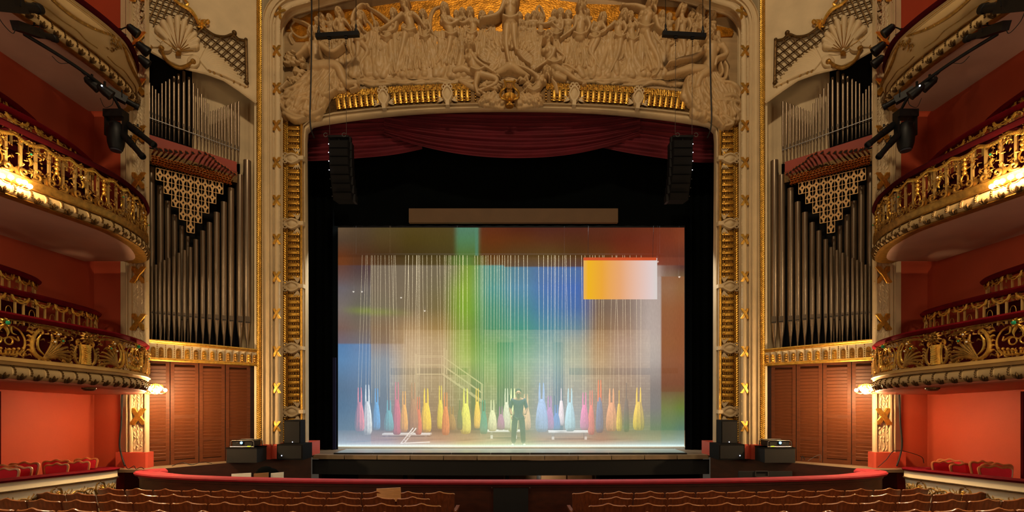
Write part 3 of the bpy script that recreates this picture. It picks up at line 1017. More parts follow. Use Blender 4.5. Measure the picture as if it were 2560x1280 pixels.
figure((1556, 47), (1546, 62), (1544, 84), (1548, 100), [[(1534, 66), (1516, 80), (1496, 90)], [(1556, 66), (1562, 80), (1556, 92)]], [[(1550, 104), (1544, 140), (1530, 172), (1524, 184)]], ((1530, 160), (1556, 150)), 8, 3.2, -0.5, (), 6)
figure((1570, 52), (1574, 66), (1578, 90), (1580, 106), [[(1584, 66), (1594, 80), (1590, 96)]], [[(1576, 110), (1580, 146), (1582, 186)]], ((1556, 188), (1590, 186)), 7.5, 2.8, -0.4, [[(1580, 44), (1592, 60), (1594, 84)]])
figure((1622, 22), (1616, 40), (1612, 66), (1610, 80), [[(1606, 36), (1584, 28), (1556, 26)], [(1634, 58), (1644, 84), (1682, 100)]], [[(1612, 84), (1622, 116), (1640, 150), (1644, 178), (1636, 192)]], ((1600, 184), (1652, 176)), 10, 5.5, -0.9, [[(1626, 74), (1636, 100), (1652, 120), (1662, 150)], [(1600, 84), (1594, 120), (1600, 160), (1624, 176)]], 9, None, 1.1)
figure((1700, 36), (1702, 54), (1704, 84), (1704, 98), [[(1692, 60), (1690, 78), (1684, 98)], [(1716, 60), (1722, 74), (1716, 92)]], [[(1704, 104), (1708, 136), (1698, 160)]], ((1684, 166), (1724, 160)), 8.5, 3.6, 0.2, [[(1652, 120), (1676, 112), (1690, 100)]])
figure((1742, 36), (1748, 48), (1752, 70), (1752, 82), [[(1754, 46), (1756, 24), (1740, 12)], [(1742, 50), (1736, 40), (1730, 34)]], (), ((1738, 120), (1768, 120)), 7, 3, -0.8, (), 5, [([(1728, 12), (1736, 5), (1748, 8), (1754, 16)], [3, 6, 3], 5.0, 1.0)])

# shell, central goddess and sirens
R = Relief(1160, 1400, 100, 200)
for i in range(23):
    a = math.radians(-80 + 160 * i / 22.0)
    rr = 96 - 22 * (1 - math.cos(a)) - 30 * max(0, abs(a) - 1.0)
    R.stroke([(CX - 2 + 8 * math.sin(a), 178 - 8 * math.cos(a)), (CX - 2 + rr * math.sin(a), 178 - rr * 0.78 * math.cos(a))], [1.6, 5.2], 2.5, 0.75)
for k in (0.55, 0.8):
    pts = []
    for i in range(25):
        a = math.radians(-80 + 160 * i / 24.0)
        rr = (96 - 22 * (1 - math.cos(a)) - 30 * max(0, abs(a) - 1.0)) * k
        pts.append((CX - 2 + rr * math.sin(a), 178 - rr * 0.78 * math.cos(a)))
    R.stroke(pts, 1.0, 0, 2.0, carve=True)
for sg in (-1, 1):
    R.curve([(CX + sg * 58, 190), (CX + sg * 44, 184), (CX + sg * 34, 174), (CX + sg * 30, 166), (CX + sg * 26, 172), (CX + sg * 32, 178)], [6, 5, 3], 5, 1.0)
R.build('scallop_shell', STONE, fr)
R = Relief(1190, 1370, 150, 280)
R.curve([(1228, 196), (1250, 186), (1276, 176), (1300, 186), (1322, 194)], [4, 9, 14, 9, 4], 4, 1.0)
q = random.Random(3)
for sg in (-1, 1):
    for i in range(26):
        x0 = CX + sg * q.uniform(12, 62)
        y0 = q.uniform(196, 252)
        R.curve([(x0, y0), (x0 + sg * q.uniform(6, 12), y0 - q.uniform(-3, 9)), (x0 + sg * q.uniform(14, 24), y0 + q.uniform(-6, 10))], [1.5, q.uniform(3, 5), 1.2], q.uniform(2, 7), 1.0)
    R.drape(((CX + sg * 8, 246), (CX + sg * 60, 240)), ((CX + sg * 18, 268), (CX + sg * 78, 258)), 8, 5, 0.9, 4, 9)
R.build('wave_crest', STONE, fr, YF - 0.05)
figure((1276, 4), (1276, 20), (1276, 52), (1276, 66), [[(1262, 26), (1246, 56), (1208, 66)], [(1290, 24), (1294, 4), (1290, -16)]], [[(1268, 84), (1266, 124), (1273, 168)], [(1284, 84), (1286, 112), (1290, 136)]], ((1256, 128), (1296, 124)), 10.5, 12, 0.3, [[(1290, 110), (1294, 138), (1310, 160), (1322, 168)]], 8, None, 1.05)
figure((1178, 128), (1178, 146), (1186, 176), (1196, 188), [[(1182, 150), (1196, 168), (1236, 194)]], [[(1204, 196), (1240, 206), (1236, 220), (1198, 234)], [(1196, 198), (1190, 220), (1194, 240)]], None, 9.5, 8, 0.8, [[(1168, 140), (1160, 158), (1156, 170)], [(1190, 142), (1206, 158), (1222, 164)], [(1186, 184), (1160, 180), (1140, 184)]], 6, [([(1138, 182), (1158, 178), (1182, 188)], [8, 10, 6], 4, 0.9), ([(1150, 206), (1180, 222), (1216, 240)], [5, 8, 4], 3, 0.9)])
figure((1368, 112), (1370, 130), (1376, 156), (1384, 170), [[(1384, 138), (1374, 160), (1338, 186)]], [[(1392, 182), (1412, 190), (1436, 206), (1462, 216)]], ((1370, 196), (1430, 186)), 10, 8, -0.3, [[(1382, 124), (1396, 136), (1408, 148), (1400, 164)], [(1386, 172), (1412, 168), (1440, 184)]], 7, [([(1390, 196), (1410, 204)], [9, 7], 6, 0.9)])
figure((1364, 194), (1352, 206), (1344, 226), (1334, 238), [[(1346, 208), (1322, 190), (1284, 174)]], (), ((1316, 262), (1352, 256)), 8.5, 9, -0.6, [[(1372, 200), (1386, 216), (1392, 240)]], 5)

# great seated figures over the two corners
R = Relief(690, 915, 85, 325)
R.drape(((775, 190), (850, 178)), ((702, 268), (800, 285)), 9, 9, 0.85, 8, 21, 0.8)
R.drape(((760, 236), (838, 210)), ((712, 292), (800, 292)), 8, 7, 0.85, 8, 22, 0.85)
R.drape(((838, 172), (852, 178)), ((832, 228), (862, 226)), 4, 8, 0.8, 3, 23)
for p in ([(712, 282), (728, 300), (748, 308), (768, 302)], [(706, 262), (718, 284), (742, 298), (764, 300)], [(700, 230), (704, 256), (716, 276)], [(760, 286), (780, 296), (800, 290), (812, 280)], [(788, 240), (820, 246), (846, 232)], [(770, 200), (800, 186), (846, 176)], [(720, 236), (752, 226), (790, 204)], [(715, 255), (760, 250), (800, 230)], [(700, 244), (712, 232), (726, 214)], [(792, 270), (776, 258), (760, 262), (750, 280)]):
    R.curve(p, [3, 6, 3], 11, 1.0)
R.curve([(794, 178), (846, 176), (868, 214), (894, 216)], [14, 12, 9, 7], 9, 0.9)
R.curve([(884, 216), (896, 226), (880, 232)], [5, 4, 3], 9, 1.0)
R.stroke([(793, 130), (795, 152), (794, 176)], [17, 14, 15], 7, 0.8)
R.stroke([(776, 126), (812, 126)], 9, 9, 1.0)
for sg in (-1, 1):
    R.stroke([(793 + sg * 8, 134)] * 2, 8, 15, 0.5)
R.curve([(808, 126), (836, 143), (862, 126)], [8, 6, 4.5], 12, 1.0)
R.curve([(860, 128), (868, 118), (874, 130)], [4, 3, 2], 13, 1.0)
R.curve([(776, 128), (762, 142), (750, 150)], [8, 6, 4], 11, 1.0)
R.stroke([(796, 116), (796, 106)], [6, 6], 10)
q = random.Random(11)
for i in range(36):
    x0, y0 = 748 + q.uniform(-26, 18), 150 + q.uniform(-16, 16)
    a = q.uniform(2.2, 4.6)
    R.curve([(x0, y0), (x0 + 8 * math.cos(a), y0 - 8 * math.sin(a) * 0.6), (x0 + 15 * math.cos(a), y0 - 14 * math.sin(a) * 0.7)], [1.5, 4.0, 1.0], q.uniform(3, 8), 0.9)
for i in range(14):
    x0, y0 = 724 + q.uniform(-10, 30), 196 + q.uniform(-16, 26)
    R.curve([(x0, y0), (x0 + q.uniform(4, 12), y0 - q.uniform(2, 10)), (x0 + q.uniform(14, 24), y0 + q.uniform(-6, 6))], [2, 4.5, 2], q.uniform(3, 6), 0.9)
R.head(795, 100, 10.5, 12, 0.9, 1, 4)
R.build('relief_figure', STONE, fr, YF - 0.06)
R = Relief(1655, 1862, 90, 330)
R.drape(((1730, 188), (1790, 192)), ((1730, 285), (1850, 300)), 10, 9, 0.85, 9, 31, 0.8)
R.drape(((1715, 200), (1752, 196)), ((1708, 240), (1764, 300)), 7, 8, 0.85, 8, 32, 0.85)
R.drape(((1780, 215), (1830, 225)), ((1800, 322), (1852, 300)), 7, 8, 0.85, 7, 33, 0.9)
for p in ([(1712, 210), (1716, 246), (1736, 278), (1770, 296)], [(1746, 214), (1760, 250), (1796, 290), (1826, 312)], [(1796, 214), (1822, 220), (1840, 240), (1838, 262)], [(1770, 260), (1810, 262), (1850, 270)], [(1780, 232), (1800, 250), (1832, 252), (1850, 286)], [(1690, 186), (1722, 178), (1756, 184)], [(1800, 300), (1822, 318), (1808, 324)], [(1756, 280), (1784, 306), (1800, 322)]):
    R.curve(p, [3, 6.5, 3], 11, 1.0)
R.stroke([(1772, 132), (1770, 156), (1764, 182)], [18, 15, 14], 8, 0.8)
R.stroke([(1756, 132), (1796, 130)], 9, 10, 1.0)
for sg in (-1, 1):
    R.stroke([(1773 + sg * 9, 140)] * 2, 8, 16, 0.5)
R.curve([(1752, 138), (1730, 154), (1698, 160), (1676, 166)], [8, 6.5, 5, 3.5], 12, 1.0)
R.curve([(1680, 165), (1668, 168), (1664, 172)], [4, 3, 2], 13, 1.0)
R.curve([(1796, 130), (1806, 150), (1784, 160), (1780, 176)], [8, 7, 5, 3.5], 13, 1.0)
R.curve([(1756, 184), (1716, 184), (1664, 196)], [11, 10, 6], 9, 0.9)
R.curve([(1762, 190), (1744, 206), (1736, 226)], [11, 9, 8], 10, 0.9)
R.curve([(1796, 166), (1800, 190), (1790, 206), (1806, 206), (1812, 180), (1806, 164)], [3, 4, 5, 5, 4, 3], 9, 1.0)
R.stroke([(1760, 112), (1766, 124)], [6, 7], 11)
R.head(1756, 106, 11.5, 13, -0.8, 1, 6)
R.build('relief_figure', STONE, fr, YF - 0.06)

# gilt lyre below the shell
t = empty('gilt_lyre', PX(1274, 262, YF - 0.25), 'small gilt lyre on an urn foot at the centre of the frieze', 'lyre')
Yl = YF - 0.22
mb = MB()
for sg in (-1, 1):
    mb.tube(catmull([PX(1274 + sg * 4, 250, Yl), PX(1274 + sg * 20, 244, Yl), PX(1274 + sg * 22, 230, Yl), PX(1274 + sg * 10, 216, Yl), PX(1274 + sg * 13, 200, Yl)], 6), 0.03, n=6)
mb.build('lyre_arms', GOLD, t)
MB().tube([PX(1260, 204, Yl), PX(1290, 204, Yl)], 0.02).build('crossbar', GOLD, t)
mb = MB()
for k in range(4):
    mb.tube([PX(1268 + 4 * k, 206, Yl + 0.01), PX(1270 + 3 * k, 246, Yl + 0.01)], 0.006, n=4)
mb.build('strings', GOLD, t)
MB().lathe([(0.04, -0.02), (0.11, 0.02), (0.15, 0.07), (0.17, 0.11)], PX(1274, 252, Yl), n=14).build('bowl', GOLD, t)
MB().lathe([(0.1, -0.06), (0.12, -0.03), (0.06, 0.0), (0.05, 0.05)], PX(1274, 261, Yl), n=12).build('foot', GOLD, t)

# ================================================================== BALCONIES
class Plan:
    """plan curve of a balcony front: arc length -> position, tangent, outward normal (left half; x negative)"""

    def __init__(self, pts, z, slope=0.0, n=10):
        self.p = catmull([(a, b, 0) for a, b in pts], n)
        self.L = [0.0]
        for i in range(1, len(self.p)):
            self.L.append(self.L[-1] + (self.p[i] - self.p[i - 1]).length)
        self.z, self.sl = z, slope
        self.len = self.L[-1]

    def frame(self, s):
        s = min(max(s, 0), self.len)
        i = 1
        while i < len(self.L) - 1 and self.L[i] < s:
            i += 1
        t = (s - self.L[i - 1]) / max(1e-9, self.L[i] - self.L[i - 1])
        p = self.p[i - 1].lerp(self.p[i], t)
        a = self.p[max(0, i - 2)]
        b = self.p[min(len(self.p) - 1, i + 1)]
        tg = (b - a).normalized()
        nr = Vector((tg.y, -tg.x, 0))
        zz = self.z - self.sl * (p.y - 6.86)
        return Vector((p.x, p.y, zz)), Vector((tg.x, tg.y, -self.sl * tg.y)).normalized(), nr

    def at(self, s, v, w=0.0):
        p, t, n = self.frame(s)
        return p + n * w + Vector((0, 0, v))

    def s_of_y(self, y):
        for i, p in enumerate(self.p):
            if p.y >= y:
                return self.L[i]
        return self.len

    def sweep(self, mb, prof, s0=0.0, s1=None, n=60, closed=False):
        s1 = self.len if s1 is None else s1
        rows = []
        for i in range(n + 1):
            p, t, nr = self.frame(s0 + (s1 - s0) * i / n)
            rows.append([p + nr * a + Vector((0, 0, b)) for a, b in prof])
        mb.grid(rows, closed_v=closed)
        if closed:
            k = len(prof)
            e = len(mb.v)
            mb.f.append(tuple(range(e - k, e)))
            mb.f.append(tuple(range(e - (n + 1) * k + k - 1, e - (n + 1) * k - 1, -1)))
        return mb


RAIL = [(0.07, -0.06), (0.08, -0.03), (0.05, 0.0), (-0.02, 0.012), (-0.10, 0.0), (-0.13, -0.04), (-0.12, -0.08), (0.04, -0.085)]


def uvtube(mb, plan, s0, pts, r, w=0.02, n=6, sm=5, flat=0.7):
    """ornament stem: pts = (u, v) or (u, v, w) in the balustrade surface"""
    c = catmull([(p[0], p[1], p[2] if len(p) > 2 else w) for p in pts], sm) if len(pts) > 2 else [Vector((p[0], p[1], p[2] if len(p) > 2 else w)) for p in pts]
    path = [plan.at(s0 + q.x, q.y, q.z) for q in c]
    rs = r if isinstance(r, (int, float)) else list(np.interp(np.linspace(0, 1, len(c)), np.linspace(0, 1, len(r)), r))
    nr = plan.frame(s0)[2]
    mb.tube(path, rs, n=n, flat=(nr, flat))


def spiral(cx, cy, r0, r1, a0, turns, n=14):
    return [(cx + (r0 + (r1 - r0) * i / (n - 1)) * math.cos(a0 + turns * 2 * math.pi * i / (n - 1)), cy + (r0 + (r1 - r0) * i / (n - 1)) * math.sin(a0 + turns * 2 * math.pi * i / (n - 1))) for i in range(n)]


JEWEL_G = mat('green_glass_jewel', (40, 150, 110), 0.15, var=0)
JEWEL_W = mat('pearl_glass_jewel', (230, 225, 205), 0.15, var=0)

# shared gadroon pieces (local: x along, -y outward, z up), for a half-round of height h
def gadroon_meshes(h, d):
    st = MB()
    rows = []
    for x, e in ((-0.028, 0.0), (-0.024, 0.014), (0.024, 0.014), (0.028, 0.0)):
        rows.append([(x + 0.012 * math.sin(a), -(d + e) * math.sin(a) + 0.004, -h / 2 + h / 2 * math.cos(a)) for a in [math.pi * k / 6 for k in range(7)]])
    st.grid(rows)
    lf = MB()
    for k in (-1, 0, 1):
        pts = []
        for i in range(5):
            a = math.pi * (0.95 - 0.11 * i * (1.0 if k == 0 else 0.75))
            pts.append((k * 0.018 * i * 0.8, -(d + 0.012) * math.sin(a), -h / 2 + h / 2 * math.cos(a)))
        lf.tube(pts, [0.012, 0.022, 0.022, 0.018, 0.004], n=5)
    sl = MB()
    pts = [(0.012 * math.sin(a), -(d + 0.016) * math.sin(a), -h / 2 + h / 2 * math.cos(a)) for a in [math.pi * (0.12 + 0.6 * k / 5) for k in range(6)]]
    for i in range(5):
        sl.ball(pts[i], 0.017, 5, 4)
    return st, lf, sl


def gadroon(root, plan, v_top, h, d, s0, s1, pitch, m_body, m_leaf):
    prof = [(-0.02, v_top)] + [(d * math.sin(a), v_top - h / 2 + h / 2 * math.cos(a)) for a in [math.pi * k / 8 for k in range(9)]] + [(-0.02, v_top - h)]
    plan.sweep(MB(), prof, s0, s1, 90).build('gadroon_roll', m_body, root)
    a, b, c = gadroon_meshes(h, d)
    ma, mb_, mc = mesh_of(a, 'strap', m_body), mesh_of(b, 'gilt_leaf', m_leaf), mesh_of(c, 'gilt_bud', m_leaf)
    s = s0 + 0.05
    while s < s1 - 0.03:
        for ms, nm, ds in ((ma, 'strap', 0), (mc, 'gilt_bud', 0), (mb_, 'gilt_leaf', pitch / 2)):
            if s + ds > s1 - 0.02:
                continue
            p, t, nr = plan.frame(s + ds)
            place(nm, ms, root, p + Vector((0, 0, v_top)), t, -nr, (0, 0, 1))
        s += pitch


PL = [(-7.3, 5.2), (-7.2, 6.0), (-7.09, 6.86), (-6.98, 7.6), (-6.92, 8.06), (-6.89, 8.35), (-6.90, 8.65), (-6.98, 9.06), (-7.13, 9.51), (-7.46, 10.08), (-7.78, 10.42), (-8.1, 10.52)]


def pedestal(mb, plan, s):
    """tapered fluted pedestal with a rosette above"""
    for u in (-1, 1):
        uvtube(mb, plan, s, [(u * 0.085, 0.04), (u * 0.075, 0.2), (u * 0.09, 0.33)], [0.022, 0.018, 0.022])
        uvtube(mb, plan, s, spiral(u * 0.10, 0.36, 0.05, 0.012, math.pi / 2, -1.3 * u), [0.02, 0.012])
    rows = []
    for v, hw in ((0.02, 0.085), (0.17, 0.07), (0.34, 0.085)):
        rows.append([plan.at(s + u * hw, v, 0.035 + 0.025 * (1 - u * u)) for u in (-1, -0.5, 0, 0.5, 1)])
    mb.grid(rows)
    for k in range(7):
        uvtube(mb, plan, s, [(-0.05, 0.08 + 0.035 * k, 0.075), (0, 0.065 + 0.035 * k, 0.085), (0.05, 0.08 + 0.035 * k, 0.075)], 0.009, n=4)


def rosette(mb, plan, s, v, r, petals=9, w=0.05):
    for k in range(petals):
        a = 2 * math.pi * k / petals
        uvtube(mb, plan, s, [(0.2 * r * math.cos(a), v + 0.2 * r * math.sin(a), w), (0.65 * r * math.cos(a), v + 0.65 * r * math.sin(a), w + 0.02), (r * math.cos(a), v + r * math.sin(a), w - 0.01)], [0.10 * r, 0.26 * r, 0.05 * r], n=5, sm=2)


def lower_half(root, plan, s0, dr, zb):
    """half a bay of the scrolled balustrade, from a pedestal to the centre of the oval; zb = v of its foot"""
    def V(pts):
        return [(dr * p[0], p[1] + zb) + tuple(p[2:]) for p in pts]
    # acanthus fan
    mb = MB()
    for k, (eu, ev) in enumerate(((0.26, 0.05), (0.25, 0.12), (0.26, 0.19), (0.30, 0.26), (0.36, 0.33), (0.44, 0.38), (0.52, 0.42))):
        mid = (0.5 * (0.62 + eu) - 0.02 * k * 0.3, 0.5 * (0.04 + ev) + 0.045, 0.05)
        uvtube(mb, plan, s0, V([(0.64, 0.03, 0.02), mid, (eu, ev, 0.03), (eu - 0.03, ev - 0.03, 0.01)]), [0.012, 0.026, 0.018, 0.004])
    mb.build('acanthus_fan', GOLDD, root)
    # great C scroll
    mb = MB()
    uvtube(mb, plan, s0, V([(0.55, 0.03), (0.70, 0.06), (0.78, 0.16), (0.78, 0.30), (0.72, 0.43), (0.66, 0.46), (0.64, 0.42), (0.67, 0.40)]), [0.012, 0.03, 0.034, 0.03, 0.026, 0.022, 0.016, 0.01])
    uvtube(mb, plan, s0, V([(0.62, 0.10), (0.70, 0.18), (0.71, 0.30), (0.66, 0.40)]), [0.01, 0.02, 0.02, 0.008])
    for k in range(5):
        a = 0.12 + 0.07 * k
        uvtube(mb, plan, s0, V([(0.78, a), (0.83, a + 0.03), (0.86, a + 0.015)]), [0.02, 0.018, 0.004], n=5, sm=3)
    mb.build('c_scroll', GOLD, root)
    # leaf spray along the top
    mb = MB()
    for k in range(6):
        uvtube(mb, plan, s0, V([(0.74 - 0.03 * k, 0.49), (0.60 - 0.06 * k, 0.53 - 0.01 * k), (0.50 - 0.065 * k, 0.50 - 0.012 * k)]), [0.01, 0.02, 0.004], n=5)
    uvtube(mb, plan, s0, V([(0.15, 0.53), (0.5, 0.55), (1.15, 0.54)]), 0.012)
    mb.build('leaf_spray', GOLDD, root)
    # C leaf and volute beside the pedestal
    mb = MB()
    uvtube(mb, plan, s0, V([(0.11, 0.02), (0.16, 0.08), (0.17, 0.2), (0.13, 0.32)]), [0.02, 0.026, 0.024, 0.01])
    for k in range(4):
        uvtube(mb, plan, s0, V([(0.17, 0.12 + 0.05 * k), (0.22, 0.16 + 0.05 * k), (0.24, 0.14 + 0.05 * k)]), [0.018, 0.02, 0.004], n=5, sm=3)
    uvtube(mb, plan, s0, [(dr * (0.28 + x), y + zb) for x, y in spiral(0, 0.075, 0.075, 0.015, -2.6, 1.5, 18)], [0.026, 0.012])
    mb.build('volute', GOLDD, root)
    # flowers with glass centres
    for k, (u, v, r) in enumerate(((0.47, 0.43, 0.05), (0.40, 0.34, 0.05), (0.52, 0.31, 0.042))):
        mb = MB()
        rosette(mb, plan, s0 + dr * u, v + zb, r, 6, 0.06)
        fo = mb.build('flower', GOLD, root)
        MB().ball(plan.at(s0 + dr * u, v + zb, 0.09), 0.016, 6, 4).build('glass_jewel', JEWEL_W if k != 1 else JEWEL_G, fo)
    # oval with ribbon loops and beads
    mb = MB()
    uvtube(mb, plan, s0, V([(1.15, 0.05), (1.0, 0.06), (0.90, 0.14), (0.88, 0.28), (0.94, 0.40), (1.02, 0.45)]), [0.014, 0.02, 0.018, 0.014, 0.012, 0.01])
    uvtube(mb, plan, s0, [(dr * (1.08 + x), y + zb) for x, y in spiral(0, 0.24, 0.05, 0.05, 0.3, 1.0, 14)], 0.011)
    uvtube(mb, plan, s0, V([(1.15, 0.26), (1.05, 0.30), (0.96, 0.26), (0.97, 0.32)]), [0.012, 0.014, 0.01])
    uvtube(mb, plan, s0, V([(1.06, 0.44), (1.04, 0.36), (0.98, 0.34)]), [0.02, 0.012, 0.004])
    for k in range(6):
        uvtube(mb, plan, s0, V([(0.90 + 0.045 * k, 0.05), (0.89 + 0.045 * k, 0.10), (0.86 + 0.045 * k, 0.13)]), [0.016, 0.02, 0.004], n=5, sm=3)
    mb.build('oval_scroll', GOLD, root)
    mb = MB()
    for k in range(4):
        mb.ball(plan.at(s0 + dr * (0.92 + 0.06 * k), zb + 0.155 - 0.012 * k, 0.05), 0.021, 6, 4)
    o = mb.build('bead_row', GOLD, root)
    # filigree filling the gaps
    mb = MB()
    q = random.Random(int(s0 * 100) + (3 if dr > 0 else 0))
    for k in range(95):
        u, v = q.uniform(0.1, 1.1), q.choice((q.uniform(0.01, 0.09), q.uniform(0.42, 0.56), q.uniform(0.05, 0.5)))
        if 0.84 < u < 1.12 and 0.12 < v < 0.42:
            continue
        a = q.uniform(0, 6.28)
        l = q.uniform(0.05, 0.10)
        uvtube(mb, plan, s0, V([(u, v, 0.0), (u + l * 0.6 * math.cos(a), v + l * 0.6 * math.sin(a), 0.025), (u + l * math.cos(a + 0.7), v + l * math.sin(a + 0.7), 0.0)]), [0.006, 0.017, 0.003], n=4, sm=3)
    o = mb.build('filigree', GOLDD, root)
    o['kind'] = 'stuff'


def soffit_to_wall(root, plan, v, name, m, s0=0, s1=None, back=-8.95, w=0.0):
    s1 = s1 or plan.len
    rows = []
    n = 40
    for i in range(n + 1):
        p = plan.at(s0 + (s1 - s0) * i / n, v, w)
        rows.append([p + Vector((0, 0, 0)), Vector((min(p.x - 0.3, p.x * 0.5 + back * 0.5), min(p.y, 10.9), p.z)), Vector((back, min(p.y, 10.95), p.z))])
    mb = MB()
    mb.grid(rows)
    rows2 = [[q + Vector((0, 0, 0.06)) for q in r] for r in rows]
    mb.grid(rows2)
    return mb.build(name, m, root)


def terrace(name, pts, z, label, bay=0.42):
    plan = Plan(pts, z)
    p0 = plan.at(plan.len * 0.5, -0.6)
    rt = empty(name, p0, label, 'railing')
    plan.sweep(MB(), RAIL, closed=True, n=40).build('rail', VELVET, rt)
    # posts in pairs under U shaped garlands
    post = MB()
    post.box(-0.014, 0.014, -0.012, 0.012, -0.55, -0.16)
    pm = mesh_of(post, 'post', mat('gilt_cream_bar', (206, 170, 100), 0.4, metal=0.45, var=0.15), smooth=False)
    s = 0.12
    gar = MB()
    base = MB()
    while s < plan.len - 0.1:
        for d in (-0.075, 0.075):
            p, t, nr = plan.frame(s + d)
            place('post', pm, rt, p, t, -nr, (0, 0, 1))
        mb = MB()
        for o_, r_ in ((0.0, 0.014), (0.045, 0.009)):
            uvtube(mb, plan, s, [(-0.15 - o_ * 0.4, -0.09), (-0.11, -0.15 - o_ * 0.3), (0, -0.20 + o_), (0.11, -0.15 - o_ * 0.3), (0.15 + o_ * 0.4, -0.09)], r_)
        for u in (-1, 1):
            uvtube(mb, plan, s, [(u * 0.075, -0.16), (u * 0.13, -0.17), (u * 0.165, -0.12)], [0.014, 0.012, 0.008])
        mb.build('garland_hook', GOLD, rt)
        for k in range(16):
            u = rnd.uniform(-bay / 2, bay / 2)
            c = plan.at(s + u, -0.105 - rnd.uniform(0, 0.09), 0.01)
            p, t, nr = plan.frame(s + u)
            leafpatch(gar, c, t, (0, 0, 1), nr, 0.07, rnd.uniform(-2, 2))
        for k in range(5):
            base.ball(plan.at(s + (k - 2) * 0.03, -0.50 + 0.012 * (2 - abs(k - 2)), 0.0), 0.018, 5, 4)
        uvtube(base, plan, s + bay / 2, [(-0.05, -0.56), (-0.05, -0.34), (0, -0.28), (0.05, -0.34), (0.05, -0.56)], 0.007, n=4, sm=3)
        s += bay
    o = gar.build('leaf_swag', GOLDD, rt)
    o['kind'] = 'stuff'
    o = base.build('small_ornament', GOLDD, rt)
    o['kind'] = 'stuff'
    plan.sweep(MB(), [(0.03, -0.56), (0.04, -0.66), (0.0, -0.66), (0.0, -1.2)], n=30).build('kerb', VELVETD, rt)
    return rt


def bulbs_sconce(name, pos, label, n, out, power, r=0.034):
    rt = empty(name, pos, label, 'lamp', 'wall sconces on the balcony fronts')
    p = Vector(pos)
    out = Vector(out)
    sx = Vector((-out.y, out.x, 0))
    mb = MB()
    mb.lathe([(0.09, -0.02), (0.085, 0.01), (0.03, 0.03)], p - out * 0.1, n=10, ax=out)
    for k in range(5):
        leafpatch(mb, p - out * 0.09 + sx * (0.05 * (k - 2)) + Vector((0, 0, 0.08)), sx, (0, 0, 1), out, 0.12, 0.4 * (k - 2))
    mb.build('bracket', GOLD, rt)
    for k in range(n):
        a = (k - (n - 1) / 2.0) * 0.085
        e = p + sx * a + out * (0.05 - 0.3 * abs(a)) + Vector((0, 0, 0.02 * (k % 2)))
        mb = MB()
        mb.tube(catmull([p - out * 0.09, p - out * 0.02 + sx * a * 0.5 - Vector((0, 0, 0.07)), e - Vector((0, 0, 0.05))], 5), 0.009, n=5)
        arm = mb.build('arm', GOLD, rt)
        MB().ball(e, r, 10, 7).build('bulb', BULB, arm)
    return rt


BULB = mat('lit_bulb', (255, 226, 170), 0.3, var=0, emit=(255, 206, 132), estr=60)

